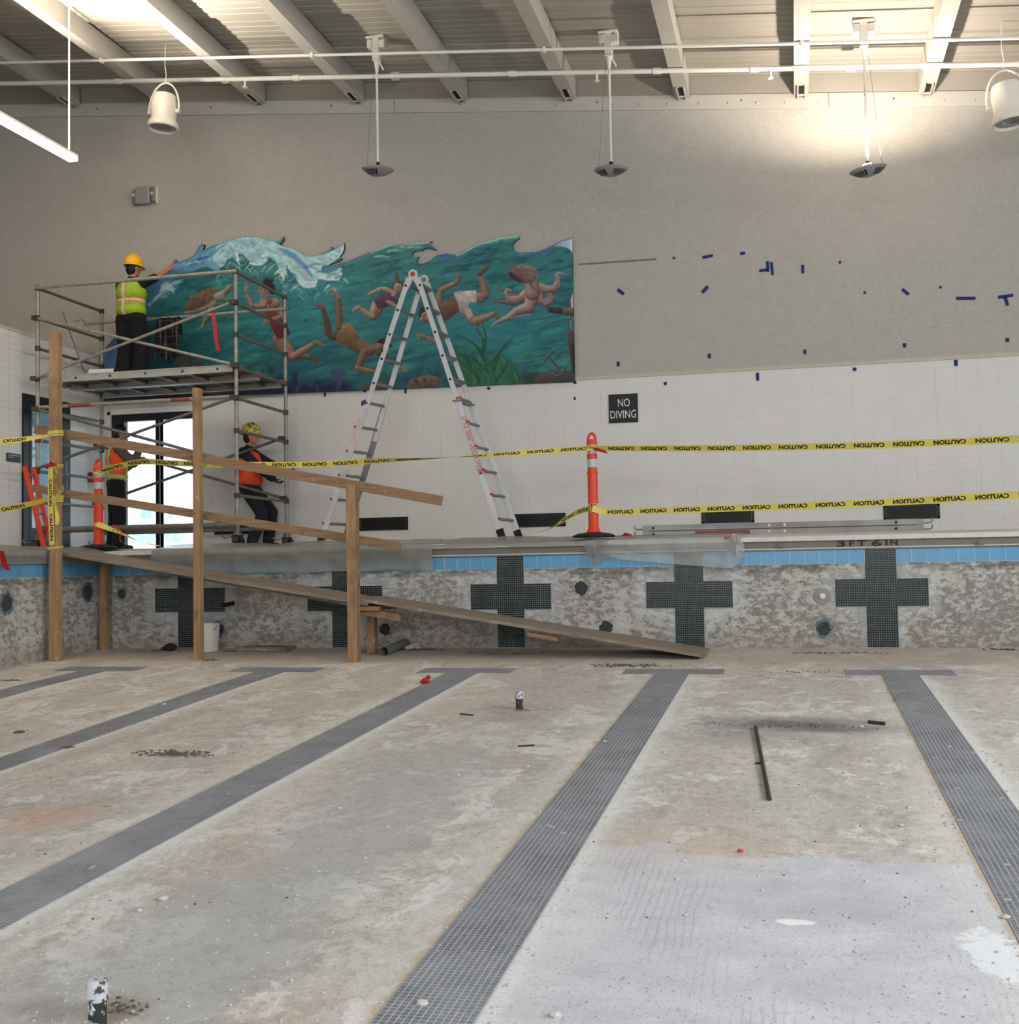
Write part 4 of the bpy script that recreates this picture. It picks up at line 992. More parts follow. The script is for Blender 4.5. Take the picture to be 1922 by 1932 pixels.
caution('long twisted yellow caution tape between the two delineators', [(top2, 30), ((1060, 849, .06), 25), ((1000, 853, .05), 30), ((930, 858, .03), 48), ((870, 862, .0), 78), ((810, 865, .0), 97), ((740, 868, 0), 122), ((690, 871, 0), 150), ((620, 875, 0), 172), ((535, 877, 0), 178), ((400, 876, 0), 172), ((330, 874, .0), 165), ((260, 872, .02), 155), (top1, 120)])
caution('slack yellow caution tape from the ladder foot up to the right delineator', [(low2, 10), ((1090, 966, .3), 15), ((1060, 983, .6), 30), ((1030, 1000, .85), 70), ((988, 1010, 1.0), 85)])
caution('twisted yellow caution tape sagging from the left delineator to the deck', [((300, 1030, .1), 80), ((262, 1021, .1), 100), ((228, 1006, .08), 75), (low1, 20)], s0=.02, pitch=.26, wl_=.2)

# tape wound round the delineators
def wrap(r, c, h0, h1, rad, word, nm='tape_wrap'):
    MB().lathe(c, [(rad, h0), (rad, h1)], 24).build(nm, M['yellow'], r, True)
    for w_, z0, z1 in word:
        v, f = text_mesh(w_, .04); b = MB(); hw = 1.7/2
        vs = []
        for q in v:
            a = -PI/2+(q[0]-.5)*1.7; vs.append(c+Vector((math.cos(a)*(rad+.002), math.sin(a)*(rad+.002), z0+q[1]*(z1-z0))))
        b.add(vs, f).build('lettering', M['ink'], r)
wrap(d2, D2, .30, .40, .0635, [('TIO', .355, .395), ('ON', .305, .348)])
wrap(d2, D2, 1.035, 1.10, .069, [('CAU', .1+.95, 1.09)])
wrap(d1, D1, .30, .345, .0635, [])
wrap(d1, D1, .99, 1.03, .069, [])
b = MB().path([D2+Vector((.05, -.07, 1.05)), D2+Vector((.10, -.1, 1.035)), D2+Vector((.17, -.1, 1.01)), D2+Vector((.20, -.1, .99))], [.016, .02, .016, .008], 6); put(b.build('ribbon', M['red']), 'dark red ribbon end sticking out of the right delineator top', 'ribbon')
# ------------------------------------------------------------------ timber access ramp
P1, P2, P3 = atf(100, 1248), atf(371, 1246), atf(664, 1250)
rp = empty('wooden_ramp', (P2.x, P2.y, 0), 'rough timber access ramp with posts and sloping handrails down into the pool', 'ramp')
YP = (P1.y+P2.y+P3.y)/3
def rpost(P, top, wx, wy, m='wood_z', nm='post'):
    return MB().box((P.x-wx/2, P.y, floor_z(P.x, P.y)-.02), (P.x+wx/2, P.y+wy, top)).build(nm, M[m], rp, bevel=.006)
rpost(P1, aty(96, 626, P1.y).z, .125, .095); rpost(P2, aty(362, 732, P2.y).z, .085, .10); rpost(P3, aty(664, 912, P3.y).z, .108, .045)
MB().box((P3.x+.012, P3.y+.045, floor_z(P3.x, P3.y)), (P3.x+.052, P3.y+.14, aty(664, 917, P3.y).z-.01)).build('post', M['wood_x'], rp)
yr = max(P1.y+.095, P2.y+.10)+.012
def rrail(a, c, h):
    A, B_ = aty(a[0], a[1], yr), aty(c[0], c[1], yr)
    return MB().bar(A, B_, .038, h).build('handrail', M['wood_x'], rp, bevel=.004)
rrail((66, 809), (834, 945), .112); rrail((62, 921), (756, 1031), .098)
for P, (u, v) in ((P1, (100, 815)), (P2, (362, 861)), (P3, (664, 914)), (P1, (100, 928)), (P2, (366, 968))):
    q = aty(u, v, P.y); MB().lathe((q.x, P.y, q.z), [(.010, 0), (.008, .004), (.0001, .005)], 8, (0, -1, 0)).build('nail', M['coupler'], rp)
# sloping boards: upper run and lower run
y0, y1 = yr+.03, -.17
A, B_ = aty(110, 1041, y0), aty(692, 1136, y0)
C_, D_ = aty(672, 1133, y0), aty(1326, 1240, y0)
D_.z = max(D_.z, floor_z(D_.x, y0)+.03)
def boards(A, B_, n, th, lift=0):
    w_ = (y1-y0)/n
    for i in range(n):
        ya = y0+i*w_+.003; yb = y0+(i+1)*w_-.003; dz = rnd.uniform(-.004, .004)+lift
        d_ = Vector((rnd.uniform(-.03, .03), 0, 0))
        b = MB(); c = [(A.x, ya, A.z+dz), (B_.x+d_.x, ya, B_.z+dz), (B_.x+d_.x, yb, B_.z+dz), (A.x, yb, A.z+dz)]
        b.prism([(x, y, z-th) for x, y, z in c], (0, 0, th)); b.build('ramp_board', M['ply'], rp)
boards(A, B_, 4, .038); boards(C_, D_, 3, .036, .03)
def joist(a, c, yy, h=.085, w_=.04, dz=-.08, m='wood_x'):
    p, q = a.copy(), c.copy(); p.y = q.y = yy; p.z += dz; q.z += dz
    MB().bar(p, q, w_, h).build('joist', M[m], rp)
joist(A+Vector((.15, 0, 0)), B_, y0+.22, .06, .04, -.065, 'ply'); joist(A+Vector((.15, 0, 0)), B_, y1-.1)
# far posts and short legs carrying the boards, cleats under the joints
q = atf(186, 1228); MB().box((q.x-.045, -.22, floor_z(q.x, -.2)-.01), (q.x+.045, -.13, A.z-.05)).build('post', M['wood_z'], rp)
q = aty(700, 1150, -.5); MB().box((q.x-.05, -.52, floor_z(q.x, -.5)-.01), (q.x+.05, -.43, q.z+.01)).build('leg', M['wood_z'], rp)
q = aty(732, 1162, y0+.1); MB().obox(q+Vector((-.08, 0, .02)), B_-A, (0, 1, 0), (0, 0, 1), .24, .05, .04).build('cleat', M['wood_x'], rp)
q = aty(690, 1146, y0+.02); MB().box((q.x-.10, y0-.02, q.z-.035), (q.x+.17, y1, q.z+.012)).build('bearer', M['wood_x'], rp)
q = aty(1025, 1201, y0+.05); MB().obox(q, D_-C_, (0, 1, 0), (0, 0, 1), .17, .05, .022).build('cleat', M['wood_x'], rp)

# caution tape tied to the tall corner post
ypf = P1.y-.012
K1, K2 = aty(92, 822, ypf), aty(92, 942, ypf)
caution('upper yellow caution tape from the tall corner post to the left edge', [((-120, 845, ypf), 160), ((0, 833, ypf), 165), ((50, 828, ypf), 150), (K1, 120)], s0=.12)
caution('lower yellow caution tape from the tall corner post to the left edge', [((-120, 976, ypf), 30), ((0, 962, ypf), 25), ((50, 952, ypf), 40), (K2, 60)], s0=.1)
wrapcol = caution('yellow caution tape hanging straight down the tall corner post', [((96, 870, ypf), 0), ((95, 930, ypf), 5), ((97, 1000, ypf), -5), ((98, 1028, ypf), 0)], s0=.22, vert=True, width=.07)
caution('loose yellow tape end dangling beside the tall corner post', [((103, 880, ypf), 20), ((112, 905, ypf), 60), ((118, 922, ypf), 10), ((104, 940, ypf), 40), ((108, 978, ypf), -20), ((106, 990, ypf), 10)], s0=.1, vert=True, width=.05)
caution('short yellow tape scrap hanging from the top handrail', [((80, 820, ypf), 0), ((79, 840, ypf), 60), ((78, 858, ypf), 20)], s0=.9, vert=True, width=.045)
tw = empty('tape_tie', (P1.x, P1.y, 1), 'yellow tape tied round the tall corner post', 'caution tape', 'yellow ties round the corner post')
def tie(v, h, dz=0):
    z = aty(100, v, P1.y).z; b = MB(); w_ = .125/2+.008
    x0, x1, ya, yb = P1.x-w_, P1.x+w_, P1.y-.008, P1.y+.103
    for k in range(3):
        zz = z+(k-1)*h*.4+rnd.uniform(-.01, .01); t = h*.3
        c0 = [(x0, ya, zz), (x1, ya, zz+.012), (x1, yb, zz+.02), (x0, yb, zz+.006), (x0, ya, zz)]
        b.sheet([[(p[0], p[1], p[2]-t/2) for p in c0], [(p[0]+.002*k, p[1]-.002*k, p[2]+t/2) for p in c0]])
    b.build('tape_loop', M['yellow'], tw)
tie(818, .07); tie(943, .08); tie(1035, .03); tie(880, .035)
b = MB().path([aty(88, 884, ypf-.02), aty(96, 872, ypf-.04), aty(105, 876, ypf-.03), aty(92, 878, ypf-.05), aty(84, 882, ypf-.03)], [.012, .02, .016, .02, .006], 6); put(b.build('ribbon', M['red']), 'dark red ribbon knotted on the tall corner post', 'ribbon')

M['faded_red'] = mat('faded_red_paint', srgb(142, 70, 62), .6, var=.15, scale=30)
# ------------------------------------------------------------------ rolling scaffold
SX0, SX1, SY0, SY1 = -6.87, -3.84, .50, 2.05
LV = [4.985, 4.56, 4.135, 3.70, 3.28, 2.845, 2.41, 1.98]
sf = empty('scaffold', ((SX0+SX1)/2, (SY0+SY1)/2, DZ), 'rolling tube scaffold with a platform under the left end of the mural', 'scaffold')
cpl = []
for x in (SX0, SX1):
    for y in (SY0, SY1):
        MB().tube((x, y, DZ+.22), (x, y, LV[0]+.03), .027, n=14).build('post', M['galv'], sf, True)
        # caster: socket, jack, fork, wheel, brake lever
        ca = MB().tube((x, y, DZ+.19), (x, y, DZ+.30), .036).tube((x, y, DZ+.14), (x, y, DZ+.2), .05).build('caster', M['galv_dark'], sf, True)
        MB().box((x-.045, y-.075, DZ+.07), (x+.045, y-.055, DZ+.15)).box((x-.045, y+.055, DZ+.07), (x+.045, y+.075, DZ+.15)).box((x-.05, y-.075, DZ+.14), (x+.05, y+.075, DZ+.155)).build('fork', M['coupler'], ca)
        MB().tube((x+.02, y-.045, DZ+.072), (x+.02, y+.045, DZ+.072), .07, n=20).build('wheel', M['rubber'], ca, True)
        MB().bar((x-.03, y-.05, DZ+.14), (x-.16, y-.06, DZ+.11), .03, .012).bar((x-.16, y-.06, DZ+.11), (x-.19, y-.06, DZ+.16), .03, .012).build('brake_lever', M['galv_dark'], ca)
    for i, z in enumerate(LV):
        MB().tube((x, SY0, z), (x, SY1, z), .022).build('rung', M['galv_dark'], sf, True)
    b = MB()
    for z in LV:
        for y in (SY0, SY1): b.tube((x, y, z-.035), (x, y, z+.035), .037)
    b.each('coupler', M['coupler'], sf, True)
def tube(p, q, r, m='galv', nm='rail'): return MB().tube(p, q, r).build(nm, M[m], sf, True)
tube((SX0-.03, SY0-.03, LV[0]), (SX1+.03, SY0-.03, LV[0]), .026)
tube((-7.15, SY1-.04, 4.80), (SX1+.03, SY1-.04, 4.80), .024)
tube((SX0, SY0-.03, LV[4]+.02), (SX1, SY0-.03, LV[4]+.02), .026)
for x0, x1 in ((-6.35, -6.0), (-4.78, -4.5)): MB().tube((x0, SY0-.03, LV[4]+.02), (x1, SY0-.03, LV[4]+.02), .0275).build('red_band', M['faded_red'], sf, True)
tube((SX0, SY0-.04, 1.585), (SX1, SY0-.04, 1.585), .042, 'galv_dark'); tube((SX0, SY1+.02, 1.585), (SX1, SY1+.02, 1.585), .03, 'galv_dark')
yb_ = SY0-.05
for (xa, za, xb, zb, y, m) in ((SX0, LV[1], SX1, LV[3]+.02, yb_, 'galv'), (SX0, LV[3], SX1, LV[1], yb_-.03, 'galv'), (SX0, LV[4], SX1, LV[6], yb_, 'galv_dark'), (SX0, LV[6]+.02, SX1, LV[4], yb_-.03, 'galv_dark'),
                           (SX0, LV[5]+.06, SX1, LV[7]+.04, SY1-.12, 'galv_dark'), (SX0, LV[7]+.04, SX1, LV[5]+.04, SY1-.15, 'galv_dark')):
    tube((xa, y, za), (xb, y, zb), .021, m, 'cross_brace')
    b = MB()
    for x, z in ((xa, za), (xb, zb)): b.box((x-.05, y-.025, z-.03), (x+.05, y+.03, z+.03))
    b.each('brace_clamp', M['coupler'], sf)
# two platform boards hooked on the end frames
for i in range(2):
    ya = SY0-.02+i*.785; yb2 = ya+.765; zt_ = 3.735
    pl = MB().box((SX0+.06, ya+.04, zt_-.02), (SX1-.06, yb2-.04, zt_-.004)).build('platform', M['ply_dark'], sf)
    b = MB()
    for y in (ya, yb2-.045): b.box((SX0+.05, y, zt_-.095), (SX1-.05, y+.045, zt_)).box((SX0+.05, y-.008, zt_-.095), (SX1-.05, y, zt_-.08)).box((SX0+.05, y-.008, zt_-.014), (SX1-.05, y, zt_))
    b.build('side_beam', M['plate_alu'], pl)
    b = MB()
    for k in range(6): x = SX0+.3+k*.48; b.box((x, ya+.045, zt_-.07), (x+.035, yb2-.045, zt_-.02))
    b.each('cross_member', M['galv_dark'], pl)
    b = MB()
    for x, s in ((SX0, -1), (SX1, 1)):
        for y in (ya+.05, yb2-.12): b.box((x-s*.06, y, zt_-.03), (x+s*.03, y+.07, zt_+.012)).box((x+s*.02, y, zt_-.06), (x+s*.035, y+.07, zt_))
    b.each('hook', M['galv_dark'], pl)
    if i == 0:
        b = MB()
        for x in (-6.25, -5.72, -5.18, -4.62, -4.1): b.tube((x, ya-.012, zt_-.05), (x, ya+.002, zt_-.05), .017)
        b.each('bolt', M['coupler'], pl)
# things left on and about the scaffold
jk = []
P = aty(318, 590, SY1-.04)
b = MB(); rows = []
for j in range(22):
    s = j/21; row = []
    for i in range(17):
        t = i/16; x = P.x-.21+.42*t+.02*math.sin(5*s); wob = .025*math.sin(t*19+s*3)+.015*math.sin(t*9+2)
        if s < .22: z = 4.80+.03*math.sin(s/.22*PI)-(.22-s)*1.2*(1 if s < .2 else 0); y = SY1+.02-.10*(s/.22)-.02
        else: z = 4.80-(s-.22)/.78*.62*(1-.08*math.sin(t*7)); y = SY1-.10+wob-.03*(s-.22)
        row.append((x, y, z))
    rows.append(row)
def m_plaid():
    n = N('dark_plaid_cloth'); q = n.xyz(n.pos()); a = n.ramp(n.math('PINGPONG', q[0], .045), .034, .04); c2 = n.ramp(n.math('PINGPONG', q[2], .06), .05, .055)
    c = n.mix(a, srgb(20, 20, 26), srgb(92, 74, 72)); c = n.mix(n.math('MULTIPLY', c2, .7), c, srgb(80, 62, 64)); n.pbr(c, .9, 0, None, .2); return n.m
put(MB().sheet(rows).build('plaid_jacket', m_plaid(), None, True), 'dark plaid jacket hung over the rear scaffold rail', 'jacket')
def ribbon(pts, w_, m, lab, nm='ribbon', cat='ribbon', tw=1.2):
    pts = [Vector(p) for p in pts]; rows = []
    pts, _ = smooth_pts(pts, [0]*len(pts), 5)
    for i, p in enumerate(pts):
        a = i*tw/5; rows.append([p-Vector((math.cos(a), math.sin(a), 0))*w_/2, p+Vector((math.cos(a), math.sin(a), .1))*w_/2])
    return put(MB().sheet(rows).build(nm, M[m], None, True), lab, cat)
ribbon([aty(402, 590, .40), aty(404, 605, .38), aty(406, 630, .39), aty(409, 648, .38), aty(411, 662, .39)], .05, 'red', 'long red ribbon hanging from the upper scaffold brace', tw=.25)
ribbon([aty(140, 604, 1.9), aty(146, 607, 1.88), aty(152, 603, 1.9), aty(160, 607, 1.9)], .03, 'red', 'red ribbon wound on the rear scaffold rail at the left')
P, Q = aty(110, 590, 1.5), aty(166, 703, 1.2); Q.z = 3.745; P.x = max(P.x, WL+.03)
put(MB().tube(P, Q, .006, n=6).build('thin_rod', M['coupler']), 'thin dark rod leaning against the left end of the scaffold', 'rod')
P = aty(170, 701, .75); Q = aty(217, 699, .80); P.z = Q.z = 3.735+.055
pr_ = empty('paper_roll', (P+Q)/2, 'white roll lying on the scaffold platform by the worker', 'roll')
MB().tube(P, Q, .055, .053, 20, False).build('roll', M['gloss_white'], pr_, True)
ax = (Q-P).normalized()
MB().lathe(Q, [(.053, -.001), (.045, 0), (.043, -.06), (.0001, -.06)], 20, ax).build('hollow_core', M['black'], pr_, True)
put(MB().add([aty(432, 1033, .42), aty(444, 1028, .5), aty(462, 1034, .42), aty(448, 1037, .38)], [(0, 1, 2, 3)]).build('paper_scrap', M['gloss_white']), 'white paper scrap by the right front scaffold caster', 'paper')

# orange rails leaning on the left wall: a narrow folded stepladder
A, B_ = aty(48, 880, .2), aty(86, 1032, .2); B_.z = DZ; A.x = max(A.x, WL+.06)
ol = empty('orange_stepladder', B_, 'narrow folded orange stepladder leaning by the left door', 'ladder')
for y in (.18, .36): 
    p, q = A.copy(), B_.copy(); p.y = q.y = y; MB().bar(p, q, .06, .028, (0, 1, 0)).build('rail', M['orange'], ol)
for k in range(6):
    t = (k+.6)/6.4; p = A.lerp(B_, t); MB().box((p.x-.025, .19, p.z-.012), (p.x+.025, .35, p.z+.012)).build('step', M['alu_dark'], ol)
ribbon([aty(215, 990, .35), aty(222, 996, .33), aty(228, 1008, .32), aty(226, 1018, .3), aty(236, 1027, .28)], .04, 'red', 'red ribbon trailing behind the left delineator', tw=.6)

# ------------------------------------------------------------------ articulated ladder standing as an A
YA, YB0, YB1 = .95, 1.38, 1.55
ld = empty('folding_ladder', (-1.55, 1.2, DZ), 'tall aluminium articulated ladder standing as an A in front of the mural', 'ladder')
def foot(u, v, y):
    p = aty(u, v, y); p.z = DZ; return p
LN = [aty(771, 524, YA), foot(605, 1025, YA)]; RN = [aty(788, 524, YA), foot(948, 1018, YA)]
LF = [aty(795, 533, YB0), foot(648, 1025, YB1)]; RF = [aty(806, 535, YB0), foot(980, 1013, YB1)]
def at2(L, t): return L[0].lerp(L[1], t)
def stile(L, t0, t1, w_, d_, m): return MB().bar(at2(L, t0), at2(L, t1), w_, d_, (0, 1, 0)).build('stile', M[m], ld, bevel=.004)
for L, m0, m1, s in ((LN, 'alu', 'alu', -1), (RN, 'alu', 'alu', 1), (LF, 'alu', 'alu_dark', -1), (RF, 'alu', 'alu', 1)):
    stile(L, 0, .60, .066, .03, m0)
    o_ = Vector((s*.012, -.016 if L in (LN, RN) else .016, 0))
    MB().bar(at2(L, .47)+o_, at2(L, .985)+o_, .082, .03, (0, 1, 0)).build('stile', M[m1], ld, bevel=.004)
    p, q = at2(L, .955)+o_, at2(L, 1.0)+o_; q.z = DZ; MB().bar(p, q+(q-p).normalized()*-.002, .094, .045, (0, 1, 0)).build('rubber_foot', M['rubber'], ld)
for N_, Fr in ((LN, LF), (RN, RF)):
    dk_ = 'alu_dark'
    for t in [.03+.0905*k for k in range(5)]:
        a, c = at2(N_, t), at2(Fr, t); MB().bar(a, c, .078, .034, (N_[1]-N_[0]).normalized()).build('rung', M[dk_], ld)
        MB().tube(a+Vector((0, -.022, 0)), a+Vector((0, -.010, 0)), .017, n=10).build('rivet', M['black'], ld)
    for t in [.465+.0905*k for k in range(6)]:
        s = -1 if N_ is LN else 1
        a, c = at2(N_, t)+Vector((s*.012, -.02, 0)), at2(Fr, t)+Vector((s*.012, .02, 0)); MB().tube(a, c, .021).build('rung', M[dk_], ld, True)
        MB().tube(a+Vector((s*.03, .0, .0)), a+Vector((s*.062, 0, .012)), .022, .012, 10).build('rung_lock', M['red_ladder'], ld)
# hinge heads
for y, L, R, red in ((YA, LN, RN, 1), (YB0, LF, RF, 0)):
    c = (L[0]+R[0])/2+Vector((0, 0, .045)); c.y = y
    MB().lathe(c+Vector((0, .022, 0)), [(.0001, 0), (.062, 0), (.062, .044), (.0001, .044)], 24, (0, -1, 0)).build('hinge', M['alu'], ld, True)
    MB().lathe(c+Vector((0, -.024, 0)), [(.034, 0), (.03, .012), (.0001, .016)], 18, (0, -1, 0)).build('hinge_button', M['red_ladder'] if red else M['alu_dark'], ld, True)
    for S in (L, R):
        MB().bar(c, S[0].lerp(S[1], .045), .07, .036, (0, 1, 0)).build('hinge_arm', M['alu'], ld, bevel=.004)
# landing step on the right leg, lever clip on the left
p = at2(RN, .475); q = at2(RF, .475); MB().bar(p+Vector((0, -.05, 0)), q+Vector((0, .05, 0)), .11, .02, (0, 0, 1)).build('step_plate', M['alu_dark'], ld)
for t in (.27, .465): p = at2(LN, t); MB().obox(p+Vector((-.05, -.02, 0)), (1, 0, .4), (0, 1, 0), (0, 0, 1), .03, .02, .03).build('lever_clip', M['coupler'], ld)
# red lettering running down the right leg
d_ = (RN[1]-RN[0]).normalized(); e_ = d_.cross(Vector((0, 1, 0))).normalized()
if e_.x < 0: e_ = -e_
st = at2(RN, .535)+Vector((.012, -.016-.0162, 0))
b = MB(); flat_text(b, 'LITTLE GIANT LADDER SYSTEM', st-e_*.028, d_, e_, .80, .055, .02); b.build('lettering', M['red_ladder'], ld)
MB().bar(st+d_*-.02+e_*.036, st+d_*.83+e_*.036, .006, .002, (0, 1, 0)).build('red_line', M['red_ladder'], ld)
b = MB(); st2 = at2(LN, .52)+Vector((-.012, -.0325, 0)); dl = (LN[1]-LN[0]).normalized(); el_ = Vector((0, 1, 0)).cross(dl).normalized()
if el_.x > 0: el_ = -el_
b.bar(st2, st2+dl*.40, .05, .001, (0, 1, 0)).build('worn_label', mat('worn_red_label', srgb(206, 182, 178), .6, var=.06, spots=(srgb(190, 70, 60), .56, 60)), ld)

# ------------------------------------------------------------------ aluminium walk board lying on the deck edge
yk = .50
A, B_ = aty(1212, 1000, yk), aty(1742, 995, yk)
kx0, kx1 = A.x, B_.x
M['walk_alu'] = mat('dull_walk_board', srgb(146, 145, 141), .45, metal=.3, var=.15, scale=5)
wk = empty('walk_board', ((kx0+kx1)/2, yk, DZ), 'long aluminium walk board lying on its edge along the pool', 'walk board')
zb = DZ+.002
MB().box((kx0, yk, zb), (kx1, yk+.05, zb+.07)).build('lower_beam', M['walk_alu'], wk, bevel=.004)
MB().box((kx0, yk-.006, zb+.074), (kx1, yk+.05, zb+.142)).build('upper_beam', M['walk_alu'], wk, bevel=.004)
MB().box((kx0+.03, yk+.05, zb+.12), (kx1-.03, yk+.5, zb+.138)).box((kx0+.03, yk+.46, zb), (kx1-.03, yk+.5, zb+.12)).build('deck_plate', M['alu_dark'], wk)
MB().box((kx0+.62*.99+.02, yk-.0012, zb+.012), (kx0+1.28, yk+.0001, zb+.062)).build('red_label', M['faded_red'], wk)
for x in (kx0+.13, kx1-.30):
    for z in (zb+.035, zb+.108): MB().tube((x, yk-.012, z), (x, yk+.002, z), .016, n=10).build('bolt', M['black'], wk)
for x in (kx0+1.50, kx0+1.68):
    for z in (zb+.035, zb+.108): MB().lathe((x, yk-.006, z), [(.018, 0), (.013, .008), (.0001, .009)], 12, (0, -1, 0)).build('bolt', M['letter_white'], wk, True)
for x, s in ((kx0, -1), (kx1, 1)):
    for z in (zb+.02, zb+.095):
        pts = [Vector((x+s*.0, yk+.025, z)), Vector((x+s*.07, yk+.025, z)), Vector((x+s*.10, yk+.025, z+.018)), Vector((x+s*.10, yk+.025, z+.055))]
        MB().path(pts, .012, 6).build('end_hook', M['galv'], wk)
b = MB().path([aty(1172, 1014, .32), aty(1180, 1008, .30), aty(1188, 1010, .28), aty(1196, 1014, .3), aty(1184, 1015, .33)], [.012, .024, .02, .016, .006], 6); b.path([aty(1160, 1013, .25), aty(1176, 1011, .27), aty(1205, 1014, .26)], [.006, .016, .006], 6); put(b.build('ribbon', M['red']), 'tangled red ribbon between the right delineator and the walk board', 'ribbon')
ribbon([aty(794, 1022, .2), aty(791, 1028, .18), aty(789, 1034, .16)], .05, 'red', 'red tape tab on the plastic sheet below the ladder', tw=.1)
put(MB().add([aty(1366, 1013, -.09), aty(1382, 1012, -.09), aty(1382, 1017, -.09), aty(1366, 1018, -.09)], [(3, 2, 1, 0)]).build('red_tab', M['red']), 'small red tape tab where the plastic film is bunched', 'tape')

# ------------------------------------------------------------------ plastic film hung over the gutter
def film(lab, x0, x1, bottom, back=.5, m='film', seed=0, n=90, top=None, bunch=0.0):
    rr = random.Random(seed); ph = [rr.uniform(0, 6) for _ in range(8)]
    rows = []
    for i in range(n+1):
        t = i/n; x = x0+(x1-x0)*t; zb_ = bottom(x)
        wr = lambda s: .007*math.sin(x*5+ph[0]+s*.7)+.004*math.sin(x*13+ph[1]-s*.9)+.0015*math.sin(x*37+ph[2]+s*.5)
        lift = (top(x) if top else 0)
        prof = [(back, DZ+.012), (back*.7, DZ+.016+lift*.6), (.36, DZ+.02+lift), (.2, 1.30+lift*.6), (.02, 1.272+lift*.3), (-.08, 1.268), (-.095, 1.24)]
        zz = 1.24; k = 7
        for j in range(1, k+1): prof.append((-.095-.01*math.sin(j)+wr(j)*1.3, 1.24+(zb_-1.24)*j/k))
        rows.append([(x+wr(j*.7)*.8, y-(abs(wr(j))*.6 if j > 2 else 0), z+(wr(j*1.3)*.5+.006 if 0 < j < 6 else 0)) for j, (y, z) in enumerate(prof)])
    return put(MB().sheet(rows).build('plastic_film', M[m], None, True), lab, 'plastic sheet')
nz = lambda x, a=0: .5*math.sin(x*3.1+a)+.3*math.sin(x*7.7+a*2)+.2*math.sin(x*15+a)
XF0, XF1 = -4.75, aty(816, 1050, -.1).x
def bot1(x):
    e = min(1, max(0, (x-XF0)/.9)); return .955+.012*nz(x)
film('long dusty plastic sheet hung over the gutter behind the ramp', XF0, XF1, bot1, .44, 'film_grey', 1, 120, lambda x: .018*(1+nz(x, 2)))
XA, XB = aty(1150, 1050, -.1).x, aty(1398, 1050, -.1).x
def bot2(x):
    t = (x-XA)/(XB-XA); return (1.06-.16*t**.8 if t > .05 else 1.06) if t < .93 else .915+(t-.93)*1.2
film('clear plastic film taped over the gutter left of the depth marking', XA, XB, bot2, .4, 'film', 2, 60)
# bunched film flap and the small hanging triangle next to it
def flap(poly, lab, m='film', dy=0.0, seed=0):
    rr = random.Random(seed); c = sum((Vector(p) for p in poly), Vector())/len(poly); pts = [Vector(p) for p in poly]
    b = MB(); n = len(pts); ring = []
    sub = []
    for i in range(n):
        for k in range(4): sub.append(pts[i].lerp(pts[(i+1) % n], k/4)+Vector((0, rr.uniform(-.012, .012), 0)))
    mid = [c.lerp(p, .5)+Vector((0, rr.uniform(-.03, .01), 0)) for p in sub]; m_ = len(sub)
    b.add(sub+mid+[c+Vector((0, -.02, 0))], [(i, (i+1) % m_, m_+(i+1) % m_, m_+i) for i in range(m_)]+[(m_+i, m_+(i+1) % m_, 2*m_) for i in range(m_)])
    return put(b.build('plastic_film', M[m], None, True), lab, 'plastic sheet')
g_ = lambda u, v, y=-.11: aty(u, v, y)
flap([g_(1098, 1020), g_(1142, 1016), g_(1158, 1047), g_(1116, 1068), g_(1108, 1050)], 'small pointed plastic flap hanging under the right delineator', 'film_grey', seed=3)
flap([g_(1380, 1006, -.12), g_(1392, 1008, -.14), g_(1404, 1028, -.13), g_(1404, 1050, -.14), g_(1390, 1054, -.15), g_(1378, 1040, -.13), g_(1374, 1020, -.12)], 'bunched clear plastic film at the left of the depth marking', 'film', seed=5)
# crumpled dusty sheet lying on the deck by the ladder foot
rows = []
xa, xb = aty(824, 1030, .1).x, aty(1105, 1015, .2).x
for i in range(50):
    t = i/49; x = xa+(xb-xa)*t; h = .05*math.sin(PI*min(1, t*1.05))**.7
    rows.append([(x, .9, DZ+.004), (x, .6, DZ+.02+h*.5+.008*nz(x, 3)), (x, .38, DZ+.015+h*.7+.01*nz(x, 4)), (x, .15, 1.275+h*.45+.008*nz(x, 5)), (x, -.04, 1.27+h*.2), (x, -.095, 1.262-.012*(1+nz(x*2, 1))), (x, -.10, 1.232-.02*(1+nz(x, 6)))])
put(MB().sheet(rows).build('plastic_film', M['film_grey'], None, True), 'crumpled dusty plastic sheet along the edge at the ladder foot', 'plastic sheet')
# sheet over the left pool edge
rows = []
for i in range(40):
    t = i/39; y = -.1-t*3.6; zb_ = 1.10+.01*nz(y)-(.10 if t > .60 else 0)
    rows.append([(PL-.5, y, DZ+.012), (PL-.25, y, DZ+.03+.01*nz(y, 1)), (PL+.02, y, 1.28+.004*nz(y, 2)), (PL+.074, y, 1.262), (PL+.076, y, 1.18+.0*y), (PL+.068+.006*nz(y*2, 1), y, zb_)])
put(MB().sheet(rows).build('plastic_film', M['film_grey'], None, True), 'dusty plastic sheet over the left pool edge', 'plastic sheet')
ribbon([atx(2, 1040, PL+.1), atx(6, 1052, PL+.11), atx(9, 1066, PL+.1), atx(16, 1076, PL+.1)], .06, 'red', 'red ribbon on the left pool edge at the frame edge', tw=.2)

